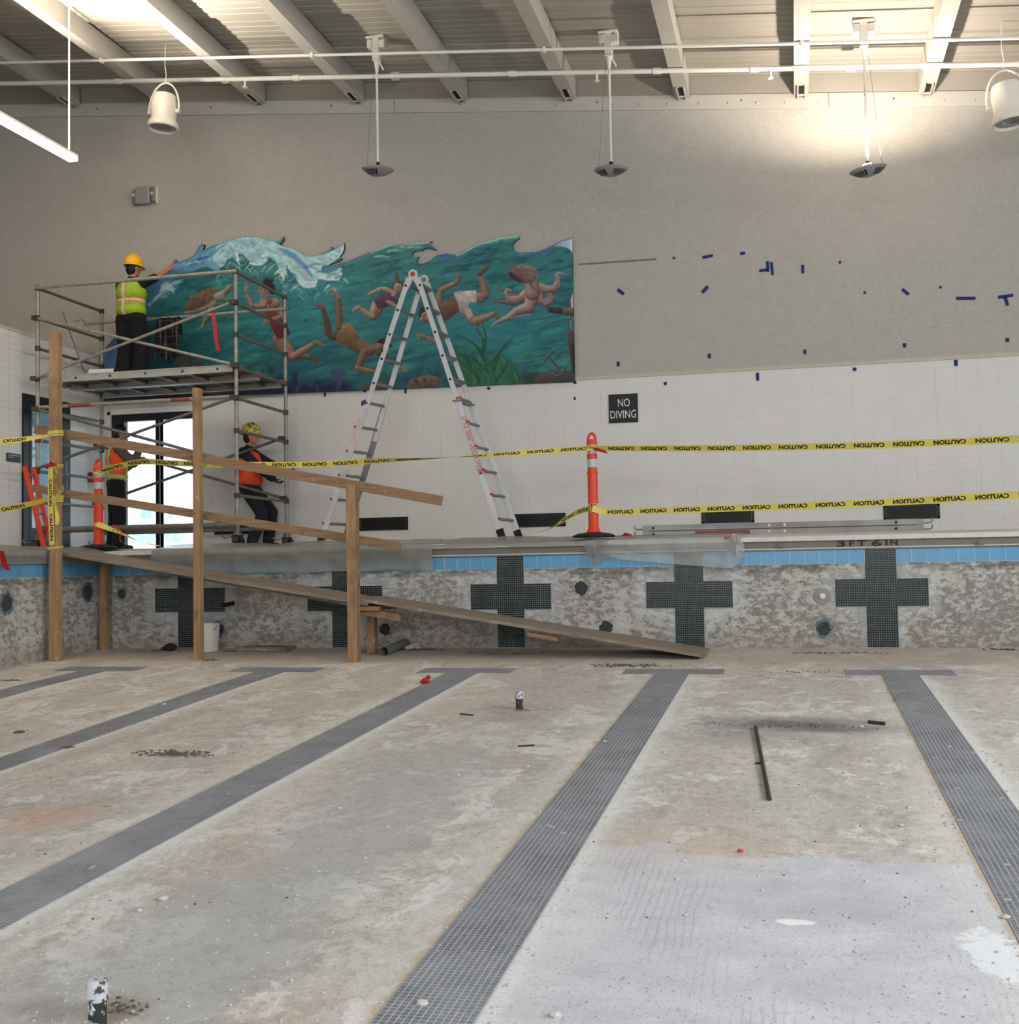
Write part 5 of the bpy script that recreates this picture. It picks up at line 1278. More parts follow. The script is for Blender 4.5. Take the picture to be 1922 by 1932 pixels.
# ------------------------------------------------------------------ things on the pool floor
def stub(u, v, h, r, lab):
    P = atf(u, v); c = P
    t = empty('pipe_stub', c, lab, 'pipe', 'paint-spattered pipe stubs in the floor')
    MB().tube(c-Vector((0, 0, .02)), c+Vector((0, 0, h*.62)), r, n=20).build('pipe', M['spatter'], t, True)
    MB().lathe(c, [(r*1.02, h*.58), (r*1.16, h*.6), (r*1.16, h*.92), (r*.95, h), (.0001, h*1.0)], 20).build('cap', M['spatter_w'], t, True)
M['spatter'] = mat('black_pipe_with_paint', srgb(50, 50, 50), .6, var=.2, spots=(srgb(214, 214, 214), .54, 30))
M['spatter_w'] = mat('white_spattered_cap', srgb(200, 203, 208), .6, var=.1, spots=(srgb(66, 68, 70), .51, 34))
stub(184, 1945, .165, .029, 'white-capped black pipe stub nearest the camera')
stub(980, 1338, .15, .030, 'white-spattered pipe stub standing in the middle of the floor')
P, Q = atf(1425, 1371, .012), atf(1451, 1507, .012); put(MB().tube(P, Q, .0125, n=10).build('steel_rod', M['rod'], None, True), 'long dark steel rod lying on the floor', 'rod')
P, Q = atf(1638, 1362, .012), atf(1669, 1365, .012); put(MB().tube(P, Q, .013, n=10).build('steel_rod', M['rod'], None, True), 'short black rod lying near the right lane stripe', 'rod')
for (u0, v0, u1, v1), lab in (((868, 1347, 892, 1349), 'thin dark stick left of the middle pipe stub'), ((977, 1408, 1008, 1406), 'thin dark stick below the middle pipe stub'), ((1424, 1440, 1438, 1440), 'small dark stick touching the long steel rod')):
    P, Q = atf(u0, v0, .006), atf(u1, v1, .006); put(MB().tube(P, Q, .007, n=6).build('stick', M['rod']), lab, 'stick')
P = atf(803, 1290); b = MB(); b.ball(P+Vector((0, 0, .03)), .04, .03, .03).ball(P+Vector((.02, .02, .06)), .025, .025, .02).ball(P+Vector((-.03, -.01, .02)), .025, .02, .018); put(b.build('plastic_piece', M['red'], None, True), 'small red plastic piece on the floor beside the third lane', 'plastic piece')
P = atf(1397, 1608); put(MB().ball(P+Vector((0, 0, .008)), .016, .01, .008).build('orange_scrap', M['orange'], None, True), 'tiny orange scrap on the bare floor', 'scrap')
# white bucket behind the middle ramp post
P = atf(392, 1228); P = Vector((P.x, max(P.y, -.55), floor_z(P.x, -.5)))
bk = empty('bucket', P, 'white plastic bucket half hidden behind the middle ramp post', 'bucket')
MB().lathe(P, [(.0001, .004), (.125, .004), (.128, .01), (.15, .33), (.156, .335), (.156, .35), (.145, .35), (.12, .02), (.0001, .02)], 28).build('body', M['gloss_white'], bk, True)
MB().path([P+Vector((.155*math.cos(t), -.06-.03*math.sin(t), .33-.10*math.sin(t))) for t in np.linspace(0, PI, 11)], .004, 6).build('handle', M['coupler'], bk)
P, Q = atf(725, 1229, .05), aty(764, 1212, -.12); Q.z = max(Q.z, .06); put(MB().tube(P, Q, .05, .05, 18, False).tube(Q, P, .044, .044, 18, False).build('pipe_offcut', M['grey_pipe'], None, True), 'grey plastic pipe offcut lying at the foot of the wall', 'pipe')
P = atf(318, 1229); put(MB().ball(P+Vector((0, .05, .05)), .09, .05, .05).tube(P+Vector((-.12, .05, .03)), P+Vector((.0, .05, .04)), .02).build('black_rag', M['rubber'], None, True), 'dark crumpled rag on the floor under the ramp', 'rag')

def chunk(rr, c, r, b, flat=.6, n=7):
    """irregular stone of about two dozen faces"""
    vs = []; 
    for j, (z, q) in enumerate(((-.5, .75), (.1, 1.0), (.65, .62))):
        for k in range(n):
            a = 2*PI*(k+.4*j)/n; t = q*r*rr.uniform(.72, 1.15); vs.append(Vector(c)+Vector((math.cos(a)*t, math.sin(a)*t, z*r*flat+r*flat*.5)))
    vs.append(Vector(c)+Vector((0, 0, r*flat*1.35)))
    fs = [(j*n+k, j*n+(k+1) % n, (j+1)*n+(k+1) % n, (j+1)*n+k) for j in range(2) for k in range(n)]+[(2*n+k, 2*n+(k+1) % n, 3*n) for k in range(n)]
    b.add(vs, fs)
rr = random.Random(11)
# single stones that show in the photograph
BIG = [((796, 1896), 13, 'largest pale plaster lump, lying on the middle lane stripe', 's'), ((308, 1698), 11, 'flat pale plaster lump on the bare floor at the left', 's'), ((263, 1718), 6, 'small white stone beside the flat plaster lump', 's'),
       ((1047, 1917), 13, 'pale plaster lump right of the middle lane stripe at the bottom', 's'), ((838, 1788), 5, 'black crumb on the left edge of the middle lane stripe', 'd'), ((1897, 1732), 9, 'pale stone on the edge of the right lane stripe', 's')]
for (u, v), rp_, lab, kd in BIG:
    P = atf(u, v); w_ = (P-Vector(CAM)).length; b = MB(); chunk(rr, P-Vector((0, 0, .003)), rp_*w_/F, b, .62); put(b.build('plaster_lump', M['stone' if kd == 's' else 'stone_dark']), lab, 'stone')
spots = [(1100, 1662), (1293, 1727), (1277, 1660), (1340, 1710), (1244, 1760), (1593, 1727), (1634, 1663), (1700, 1558), (1715, 1525), (1635, 1505), (1595, 1459), (1527, 1503), (1600, 1575), (1660, 1480), (1764, 1608), (1782, 1540), (1786, 1553), (1798, 1543),
         (1800, 1555), (1765, 1625), (1900, 1494), (1790, 1410), (1625, 1372), (1252, 1420), (1071, 1436), (1036, 1336), (1076, 1343), (1014, 1413), (995, 1447), (930, 1513), (1018, 1533), (1060, 1478), (1140, 1400), (865, 1463), (1220, 1475), (1290, 1625), (540, 1640),
         (602, 1645), (598, 1603), (560, 1690), (505, 1798), (475, 1828), (550, 1850), (250, 1910), (316, 1922), (195, 1830), (232, 1870), (430, 1500), (382, 1455), (310, 1330), (200, 1355), (95, 1590), (640, 1525), (700, 1440), (1730, 1760), (1490, 1830), (1240, 1690), (960, 1860), (1180, 1845), (930, 1790), (660, 1900), (730, 1560)]
for i, (u, v) in enumerate(spots):
    P = atf(u, v); w_ = (P-Vector(CAM)).length; b = MB(); s = rr.uniform(3.2, 5.4)*w_/F; chunk(rr, P-Vector((0, 0, .002)), s, b, .6)
    put(b.build('plaster_crumb', M['stone']), 'small pale plaster crumb on the bare pool floor', 'stone', 'small plaster crumbs scattered on the pool floor')
# fine grit and debris nobody could count
def grit(name, lab, pts, m, kind='stuff'):
    b = MB()
    for (x, y, r) in pts: chunk(rr, (x, y, floor_z(x, y)-.001), r, b, .6, 5)
    return put(b.build(name, m), lab, name, None, kind)
pts = []
for _ in range(2600):
    u, v = rr.uniform(-20, 1940), 1270+670*rr.random()**1.3; P = atf(u, v); pts.append((max(PL+.05, P.x), P.y, min(.009, abs(rr.gauss(.0035, .002))+.0015)))
for k in (-1, 0, 1, 2):
    for _ in range(260):
        y = -2.2-rr.random()**1.4*9; s = 1 if rr.random() < .7 else -1; x = LANE*k+s*(.185+abs(rr.gauss(0, .05))); pts.append((x, y, abs(rr.gauss(.004, .003))+.002))
grit('grit', 'fine pale plaster grit all over the pool floor', pts, M['stone'])
pts = []
for (u, v, sx_, sy_, n_, r0) in ((330, 1422, .30, .10, 150, .008), (1180, 1256, .35, .09, 160, .009), (780, 1226, .28, .06, 110, .014), (1590, 1232, .5, .05, 110, .008), (1890, 1226, .2, .05, 60, .01), (300, 1228, .6, .05, 90, .008), (480, 1229, .5, .04, 90, .009),
                             (960, 1233, .5, .05, 90, .007), (36, 1382, .05, .04, 25, .010), (126, 1411, .06, .03, 25, .010), (20, 1284, .12, .05, 40, .008), (230, 1900, .1, .05, 40, .005), (1530, 1268, .6, .06, 60, .006), (1500, 1370, .5, .1, 50, .006), (1700, 1310, .1, .2, 50, .007), (400, 1246, .12, .05, 30, .010)):
    P = atf(u, v)
    for _ in range(n_):
        x, y = max(PL+.05, P.x+rr.gauss(0, sx_*.5)), min(-.02, P.y+rr.gauss(0, sy_*.6)); pts.append((x, y, abs(rr.gauss(r0, r0*.4))+.002))
for _ in range(380):
    u, v = rr.uniform(-20, 1940), 1250+500*rr.random()**1.6; P = atf(u, v); pts.append((max(PL+.05, P.x), P.y, abs(rr.gauss(.0028, .0015))+.0015))
grit('debris', 'dark crumbs and dirt in small heaps on the pool floor', pts, M['stone_dark'])
b = MB(); P = atf(780, 1226)
for k in range(5): chunk(rr, P+Vector((rr.uniform(-.1, .1), rr.uniform(-.02, .08), .02*k*.3)), rr.uniform(.05, .09), b, .55)
put(b.build('plaster_lump', M['stone']), 'heaped pale plaster lumps beside the grey pipe offcut', 'stone')
b = MB(); P = aty(505, 1224, -.25); b.box((P.x-.35, -.40, floor_z(P.x, -.3)), (P.x+.3, -.06, floor_z(P.x, -.3)+.05)); put(b.build('board_scrap', M['ply'], None, False, .004), 'flat dirty board lying at the foot of the wall under the ramp', 'board')
# ------------------------------------------------------------------ painted mural panel (flat print on a cut-out board)
MY = WB-.05
OUT = [(190,756),(189,672),(203,652),(218,634),(235,610),(250,585),(262,565),(270,548),(280,528),(300,515),(316,507),(324,499),(331,489),(336,495),(352,490),(362,485),(370,477),(375,466),(380,460),(386,461),(382,474),(388,470),(398,465),(415,459.5),(430,454.5),(440,451.6),(456,447.5),(473,445.8),(490,448),(503,450.8),(518,457.4),(525,455.5),(529.5,453.5),(534.5,446.6),(535.2,452.4),(530.5,456.5),(527,462),(535,464.5),(549,467),(566,475.6),(579,484),(592,483),(609,479),(624,471.5),(626,465),(628,472),(641,464),(648.7,458),(649.5,468),(646,477),(640,485),(645,488),(636,494),(626,496.5),(621,500),(634,500.5),(655,493),(671,486.6),(702,474),(727,462.5),(740,459.4),(742.5,461.7),(764,461.7),(784,458.6),(788,456.3),(791.4,458.3),(811,454.8),(816,455.5),(809.5,457.9),(811,461.7),(823,470.3),(821,471.8),(811,467.5),(801.5,468),(798,471.8),(783,473.4),(777.4,477.3),(778,482.7),(783.6,485.8),(790.6,484.3),(786.7,488),(786,494),(789,498),(798,497.5),(811,492),(826,481),(842,478.8),(857,481),(870,478),(880,471),(900,460.5),(924,454),(948,447.6),(972,444.4),(979,446),(979.5,449),(971,455.7),(966.7,462),(969,470),(975.5,475.7),(988,476.5),(1012,475.7),(1028.5,470),(1044.5,462),(1060.5,454),(1079,449),(1084,720),(876,728.4),(560,741),(330,750)]
ST = 1.35
U0, V0 = 186.0, 442.0
nu_, nv_ = int((1088-U0)/ST), int((760-V0)/ST)
uu = U0+np.arange(nu_)*ST; vv = V0+np.arange(nv_)*ST
GU, GV = np.meshgrid(uu, vv)
rs = np.random.RandomState(5)
def vnoise(su, sv, seed, rot=0.0, oct_=4):
    """smooth value noise on the canvas, stretched su by sv pixels"""
    r = np.random.RandomState(seed); T_ = r.rand(64, 64); out = 0; amp = 1; tot = 0
    c, s = math.cos(rot), math.sin(rot); X = (GU*c+GV*s)/su; Y = (-GU*s+GV*c)/sv
    for o_ in range(oct_):
        xi, yi = np.floor(X).astype(int), np.floor(Y).astype(int); fx, fy = X-xi, Y-yi; fx = fx*fx*(3-2*fx); fy = fy*fy*(3-2*fy)
        g_ = lambda a, b_: T_[(yi+b_) % 64, (xi+a) % 64]
        out = out+amp*((g_(0, 0)*(1-fx)+g_(1, 0)*fx)*(1-fy)+(g_(0, 1)*(1-fx)+g_(1, 1)*fx)*fy); tot += amp; amp *= .55; X = X*2+7.3; Y = Y*2+3.1
    return out/tot
rgb = lambda *c: np.array(c, float)
def lerp(a, b, t): return a+(b-a)*t[..., None]
# water
yy = np.clip((GV-450)/290, 0, 1); xx = (GU-U0)/(1088-U0)
IMG = lerp(np.broadcast_to(rgb(38, 116, 118), GU.shape+(3,)), np.broadcast_to(rgb(18, 84, 96), GU.shape+(3,)), np.clip(yy*1.2-.2, 0, 1))
n1 = vnoise(70, 16, 1, -.25); n2 = vnoise(30, 7, 2, -.2); n3 = vnoise(12, 4, 3, .15)
IMG = lerp(IMG, np.broadcast_to(rgb(46, 142, 140), IMG.shape), np.clip((n1-.5)*3.2, 0, .75))
IMG = lerp(IMG, np.broadcast_to(rgb(10, 62, 74), IMG.shape), np.clip((.5-n2)*3.0, 0, .55))
IMG = IMG*(0.92+.16*n3)[..., None]
glow = np.exp(-((GU-560)/170)**2-((GV-590)/70)**2)*.45+np.exp(-((GU-900)/150)**2-((GV-620)/60)**2)*.45
IMG = lerp(IMG, np.broadcast_to(rgb(40, 150, 158), IMG.shape), np.clip(glow, 0, 1))
# depths: dark blue-violet reef along the bottom left, brown-green reef at the right
bt = np.where(GU < 690, 742-(GU-200)*.012, 0)
edge = 712+10*(vnoise(40, 400, 8)-.5)*2+8*(vnoise(9, 400, 9)-.5)*2
dk = np.clip((GV-edge)/16, 0, 1)*np.clip((700-GU)/60, 0, 1)
IMG = lerp(IMG, np.broadcast_to(rgb(18, 26, 62), IMG.shape), dk*.92)
dk2 = np.clip((GV-(704+8*(vnoise(20, 400, 10)-.5)*2))/10, 0, 1)*np.clip((GU-960)/40, 0, 1)
IMG = lerp(IMG, np.broadcast_to(rgb(42, 48, 40), IMG.shape), dk2*.9)
dkl = np.clip((520-GU)/230, 0, 1)*np.clip((GV-545)/90, 0, 1)
IMG = lerp(IMG, np.broadcast_to(rgb(8, 58, 66), IMG.shape), dkl*.6)

def win(u0, u1, v0, v1):
    i0, i1 = max(0, int((u0-U0)/ST)-1), min(nu_, int((u1-U0)/ST)+3); j0, j1 = max(0, int((v0-V0)/ST)-1), min(nv_, int((v1-V0)/ST)+3)
    return slice(j0, max(j0, j1)), slice(i0, max(i0, i1))
def blend(sl, col, a):
    IMG[sl] = IMG[sl]+(col-IMG[sl])*a[..., None]
def limb(pts, col, shade=.42, light=(-.45, -.8), soft=1.0, a=1.0):
    """tapered painted stroke through (u, v, r) points, modelled with a light and a dark side as the painter did"""
    col = rgb(*col)
    us = [p[0] for p in pts]; vs = [p[1] for p in pts]; rm = max(p[2] for p in pts)+2
    sl = win(min(us)-rm, max(us)+rm, min(vs)-rm, max(vs)+rm); gu, gv = GU[sl], GV[sl]
    if gu.size == 0: return
    best = np.full(gu.shape, 9.0); nxn = np.zeros_like(gu); nyn = np.zeros_like(gu); rb = np.ones_like(gu)
    for (u0, v0, r0), (u1, v1, r1) in zip(pts[:-1], pts[1:]):
        du, dv = u1-u0, v1-v0; L2 = du*du+dv*dv+1e-6
        t = np.clip(((gu-u0)*du+(gv-v0)*dv)/L2, 0, 1); pu, pv = u0+du*t, v0+dv*t; r = r0+(r1-r0)*t
        d = np.hypot(gu-pu, gv-pv); q = d-r
        m = q < np.where(best == 9.0, 1e9, best)
        best = np.where(m, q, best); nxn = np.where(m, (gu-pu)/r, nxn); nyn = np.where(m, (gv-pv)/r, nyn); rb = np.where(m, r, rb)
    al = np.clip(.5-best/soft, 0, 1)*a
    li = np.clip(nxn*light[0]+nyn*light[1], -1, 1)
    rim = np.clip((best+.42*rb)/(.42*rb), 0, 1)*(rb > 2.2)
    c = col*(1+shade*li)[..., None]*(1-.34*rim*(.65-.35*li))[..., None]; c = c*(.94+.12*n3[sl])[..., None]
    IMG[sl] = IMG[sl]+(c-IMG[sl])*al[..., None]
def poly(pts, col, soft=1.2, a=1.0, col2=None, gdir=(0, 1), tex=None):
    """filled shape with a soft edge; col2 gives a painted gradient along gdir"""
    P = np.array(pts, float); sl = win(P[:, 0].min()-2, P[:, 0].max()+2, P[:, 1].min()-2, P[:, 1].max()+2); gu, gv = GU[sl], GV[sl]
    if gu.size == 0: return
    ins = np.zeros(gu.shape, bool); dist = np.full(gu.shape, 1e9); n = len(P)
    for i in range(n):
        (x0, y0), (x1, y1) = P[i], P[(i+1) % n]
        if y0 != y1: ins ^= ((y0 > gv) != (y1 > gv)) & (gu < (x1-x0)*(gv-y0)/(y1-y0)+x0)
        dx, dy = x1-x0, y1-y0; t = np.clip(((gu-x0)*dx+(gv-y0)*dy)/(dx*dx+dy*dy+1e-9), 0, 1); dist = np.minimum(dist, np.hypot(gu-x0-dx*t, gv-y0-dy*t))
    sd = np.where(ins, dist, -dist); al = np.clip(.5+sd/soft, 0, 1)*a
    c = np.broadcast_to(rgb(*col), gu.shape+(3,))
    if col2 is not None:
        g_ = gu*gdir[0]+gv*gdir[1]; gp = P[:, 0]*gdir[0]+P[:, 1]*gdir[1]; c = lerp(c, np.broadcast_to(rgb(*col2), c.shape), np.clip((g_-gp.min())/(gp.max()-gp.min()), 0, 1))
    if tex is not None: c = c*(1+tex[0]*(tex[1][sl]-.5))[..., None]
    IMG[sl] = IMG[sl]+(c-IMG[sl])*al[..., None]
def stroke(pts, w_, col, a=1.0, taper=True):
    n = len(pts); limb([(u, v, max(.5, w_*(1-(i/(n-1))*.75 if taper else 1))) for i, (u, v) in enumerate(pts)], col, .12, soft=1.3, a=a)
def ellipse(u, v, ru, rv, rot, col, shade=.4, light=(-.45, -.8), a=1.0):
    r = max(ru, rv)+2; sl = win(u-r, u+r, v-r, v+r); gu, gv = GU[sl]-u, GV[sl]-v; c, s = math.cos(rot), math.sin(rot)
    x, y = (gu*c+gv*s)/ru, (-gu*s+gv*c)/rv; d = np.hypot(x, y); al = np.clip(.5+(1-d)*min(ru, rv)/1.0, 0, 1)*a
    li = np.clip((gu/ru*light[0]+gv/rv*light[1]), -1, 1); cc = rgb(*col)*(1+shade*li)[..., None]*(.97+.06*n3[sl])[..., None]
    IMG[sl] = IMG[sl]+(cc-IMG[sl])*al[..., None]

# --- waves along the top edge
fo = vnoise(16, 5, 21, .5); fo2 = vnoise(7, 3, 22, -.4)
# crest glow just under the cut edge, all along
top = np.full(nu_, 1e3)
Pq = np.array(OUT+[OUT[0]], float)
for (x0, y0), (x1, y1) in zip(Pq[:-1], Pq[1:]):
    if x1 < x0: x0, y0, x1, y1 = x1, y1, x0, y0
    if x1-x0 < .2: continue
    k = (uu >= x0) & (uu <= x1); top[k] = np.minimum(top[k], y0+(y1-y0)*(uu[k]-x0)/(x1-x0))
dep = GV-top[None, :]
crest = np.clip(1-dep/11, 0, 1)*np.where((GU > 640) & (GU < 1000), .55, .2)
IMG = lerp(IMG, np.broadcast_to(rgb(126, 182, 172), IMG.shape), np.clip(crest*(.5+fo), 0, .9))
for a_, b_, cc in ((800, 872, (52, 92, 158)), (640, 705, (54, 118, 150)), (985, 1050, (70, 104, 160))):
    k = np.clip((GU-a_)/14, 0, 1)*np.clip((b_-GU)/14, 0, 1)*np.clip(1-dep/14, 0, 1); IMG = lerp(IMG, np.broadcast_to(rgb(*cc), IMG.shape), np.clip(k*(.35+1.1*fo), 0, .95))
poly([(1044,464),(1060,455),(1080,450),(1081,478),(1076,472),(1068,467),(1058,465)], (142,158,204), 2, .95, (190,200,226), (1, 0)); poly([(1074,452),(1080,450),(1081,482),(1077,474)], (212,218,232), 1.5, .8)
# left swell: deep blue shoulder and pale spray
poly([(189,672),(205,650),(218,636),(240,640),(246,700),(235,712),(189,712)], (46,74,140), 4, .95, (96,132,176), (0, 1))
poly([(270,548),(282,528),(300,516),(318,512),(330,530),(322,545),(300,565),(280,585),(268,575)], (44,78,138), 4, .95, (60,120,150), (1, .3))
for k in range(26):
    t = rs.rand(); u0, v0 = 282+30*t, 575-30*t; stroke([(u0, v0), (u0+18, v0-14), (u0+34, v0-20+8*rs.rand())], 2.2+1.5*rs.rand(), (132,176,190) if rs.rand() < .6 else (74,110,160), .7)
poly([(305,536),(316,531),(327,541),(330,555),(322,549),(312,546),(300,552)], (170,196,198), 2, .7)
# the crest coming in from the left, blue then pale
poly([(320,505),(331,491),(352,491),(370,478),(380,462),(388,472),(415,461),(430,462),(420,490),(412,512),(396,507),(378,505),(366,512),(345,515),(324,516)], (56,112,172), 3, .97, (120,180,194), (1, 0))
for k in range(60):
    u0 = 325+95*rs.rand(); v0 = 512-10*rs.rand()-(u0-325)*.32; c_ = [(36,92,160), (170,206,212), (112,170,190), (52,120,170)][rs.randint(4)]
    stroke([(u0, v0), (u0+12, v0-6), (u0+26, v0-7+8*rs.rand())], 1.2+1.6*rs.rand(), c_, .6)
poly([(366,513),(378,506),(392,503),(407,511),(396,512),(380,517)], (36,96,106), 2, .9)
# big foam: pale blue curl falling to the right
FO = [(404,470),(415,460),(430,455),(440,452),(456,448),(473,446),(490,448),(503,451),(518,457),(530,463),(549,467),(566,476),(579,484),(609,480),(626,473),(641,465),(649,459),(649,468),(640,485),(621,500),(609,501),(605.6,509.6),(612,516),(640,508),(645,517),(639,529),(622,530),(599,526),(596,541),(584,544),(572.5,542.7),(562,532),(556,519),(552.6,514.5),(547,506),(540,500),(541,512),(536,529.4),(532,518),(524,515),(526,506),(519,492),(506,484),(500,490),(506,492),(496,499),(476.4,500),(466,488),(458,479.5),(446.6,478),(452,488),(451,500),(446,494),(440,484),(428,490),(424,500),(416,505),(410,498),(400,490)]
poly(FO, (150,198,216), 2.2, .97, (176,216,216), (.3, 1), tex=(.5, fo))
for k in range(150):
    i = rs.randint(len(FO)); u0, v0 = FO[i]; u0 += rs.randn()*9; v0 += 4+abs(rs.randn()*9)
    if not (400 < u0 < 652): continue
    s_ = rs.choice([-1, 1]); stroke([(u0, v0), (u0+s_*5, v0+4), (u0+s_*8, v0+11)], .9+1.5*rs.rand(), [(206,224,222), (96,150,176), (176,210,208), (72,134,160)][rs.randint(4)], .55)
poly([(523,468),(540,470),(560,482),(578,500),(590,520),(588,524),(574,508),(556,492),(536,478)], (84,138,188), 3, .85)
poly([(559,526),(566,538),(584,543),(596,540),(600,527),(592,530),(578,531)], (206,222,224), 1.6, .8)
for a_ in ([(446,478),(449,490),(452,501)], [(472,496),(484,500),(498,498)], [(495,484),(503,480),(508,478)], [(498,492),(506,488)], [(524,512),(520,516),(518,518)], [(533,520),(535,530)], [(545,505),(551,514)], [(536,512),(527,522)], [(604,524),(622,528),(640,528)], [(640,509),(645,507)], [(643,516),(645,520)], [(640,485),(646,476),(649,462)]):
    stroke(a_, 2.8, (224,232,230), .85)
poly([(606,510),(616,504),(634,502),(644,503),(634,511),(618,515)], (74,128,170), 2, .9)
poly([(609,500),(620,494),(634,486),(646,470),(640,484),(628,496),(616,501)], (160,206,196), 2, .75)
# the curling crests to the right
for cu, cv, sgn in ((800,470,1), (968,455,1)):
    for k in range(26):
        t = rs.rand(); u0 = cu-95*t; v0 = cv-10+24*t*t+rs.rand()*4
        stroke([(u0, v0), (u0+14, v0-2+2*rs.rand()), (u0+26, v0+3*rs.rand())], 1.0+rs.rand(), (138,190,176) if rs.rand() < .65 else (28,96,98), .5)
for pts in ([(700,475),(740,461),(790,459),(818,457)], [(862,481),(900,462),(948,449),(976,446)]):
    stroke(pts, 2.2, (176,206,190), .8, False)
for k in range(16): 
    a_ = k/15; stroke([(955-20*a_, 452+2*k), (966-16*a_, 470+1.2*k), (985-10*a_, 482+1.5*k)], 1.2, (96,162,150) if k % 2 else (22,88,92), .5)
    stroke([(764-10*a_, 466+2*k), (772-8*a_, 484+1.6*k), (788-4*a_, 502+k)], 1.2, (92,160,152) if k % 2 else (20,84,88), .45)
# long brushed currents under the waves
for k in range(420):
    u0, v0 = 200+880*rs.rand(), 495+200*rs.rand(); L = 14+34*rs.rand(); sl_ = -.18+.22*rs.randn()*.6
    c_ = [(34,128,128), (14,76,88), (48,146,150), (18,92,102)][rs.randint(4)]
    stroke([(u0, v0), (u0+L*.5, v0+L*.5*sl_-2), (u0+L, v0+L*sl_)], .9+1.6*rs.rand(), c_, .28)
# shoals of small dark fish
for u0, v0, n_, du, dv in ((545,583,9,26,-11), (588,583,5,10,0), (455,617,10,30,12), (505,626,8,18,-8), (470,632,8,26,2), (575,604,4,10,2), (400,668,6,14,3)):
    for k in range(n_):
        u1, v1 = u0+du*(rs.rand()*2-.5), v0+dv*(rs.rand()*2-.5); stroke([(u1, v1), (u1+4.5, v1-1.2)], .8, (12,58,72), .7)

# --- sea bed: reef, corals, weed, rock
def fan(u, v, h, n_, col, sp=.5):
    for k in range(n_):
        a_ = -PI/2+sp*(k/(max(1, n_-1))-.5)*2; hh = h*(.6+.5*rs.rand())
        stroke([(u+rs.randn()*2, v), (u+math.cos(a_)*hh*.5+rs.randn(), v+math.sin(a_)*hh*.55), (u+math.cos(a_)*hh, v+math.sin(a_)*hh)], 1.7, col, .85)
for k in range(46):
    fan(200+rs.rand()*480, 742-rs.rand()*14, 12+20*rs.rand(), 5, [(26,34,84), (46,46,96), (20,40,70), (58,54,104), (14,24,50)][rs.randint(5)], .55)
fan(640,722,30,11,(58,56,110),.7); fan(512,704,24,5,(14,52,66),.6); fan(556,722,30,6,(16,40,64),.35); fan(768,726,22,10,(36,52,120),.8); fan(822,722,32,7,(18,44,62),.5); fan(880,728,26,8,(34,36,78),.5); fan(790,712,20,6,(20,70,80),.5)
ellipse(715,735,34,16,.0,(60,60,54),.3); ellipse(800,722,32,13,-.15,(118,88,70),.45); 
for k in range(34): ellipse(776+48*rs.rand(), 714+16*rs.rand(), 3+3*rs.rand(), 2+2*rs.rand(), rs.rand()*3, (140,106,84) if rs.rand() < .5 else (86,62,52), .3, a=.7)
ellipse(345,690,18,18,0,(64,66,62),.4); ellipse(372,690,10,14,.3,(70,58,64),.4); fan(345,700,22,8,(90,88,78),.6); fan(404,742,30,6,(50,46,70),.5); ellipse(415,738,24,10,0,(54,52,62),.35); ellipse(300,748,26,8,0,(34,36,60),.3)
for k in range(4): ellipse(305+6*k, 668+5*(k % 2), 3, 5, .5, (86,118,118), .3, a=.6)
# kelp: a tall leaning bunch
for k in range(150):
    u0 = 872+118*rs.rand(); h = 40+62*rs.rand()*(1-abs(u0-915)/120); ln = -.25-.35*rs.rand(); v0 = 733
    c_ = [(24,84,56), (46,116,70), (16,66,50), (64,132,84), (30,98,62)][rs.randint(5)]
    stroke([(u0, v0), (u0+ln*h*.25+3*rs.randn(), v0-h*.4), (u0+ln*h*.6+5*rs.randn(), v0-h*.75), (u0+ln*h*1.1+6*rs.randn(), v0-h)], 1.5+1.0*rs.rand(), c_, .5)
for pts in ([(918,690),(905,660),(890,645),(866,634),(853,627)], [(915,680),(899,655),(880,640)], [(910,664),(912,640),(900,622),(902,612)], [(914,660),(917,636),(912,618),(910,606)], [(925,690),(940,668),(960,650)], [(930,700),(945,660),(972,632)], [(920,700),(890,674),(864,668)], [(905,720),(886,690),(876,672)], [(935,720),(955,690),(962,676)]):
    stroke(pts, 2.8, (24,70,50), .75)
for k in range(120):
    u0, v0 = 985+95*rs.rand(), 655+50*rs.rand(); stroke([(u0, v0), (u0+6, v0-2.5), (u0+13, v0)], 1.2, [(46,126,92), (14,70,66), (60,140,104)][rs.randint(3)], .5)
ellipse(1062,716,44,16,-.12,(58,54,48),.4); ellipse(1035,716,26,12,0,(70,58,48),.35)
# anchor
for pts, w_ in (([(1035,672),(1046,686),(1057,701)], 2.4), ([(1025,682),(1035,671),(1044.5,661)], 2.0), ([(1033,698),(1039,706),(1049,710),(1058,707),(1064,699),(1067,691)], 2.2), ([(1036,697),(1046,700),(1052,704)], 1.4)):
    stroke(pts, w_, (92,94,92), 1, False); stroke([(u+.8, v+1.2) for u, v in pts], 1.0, (30,30,34), .8, False)

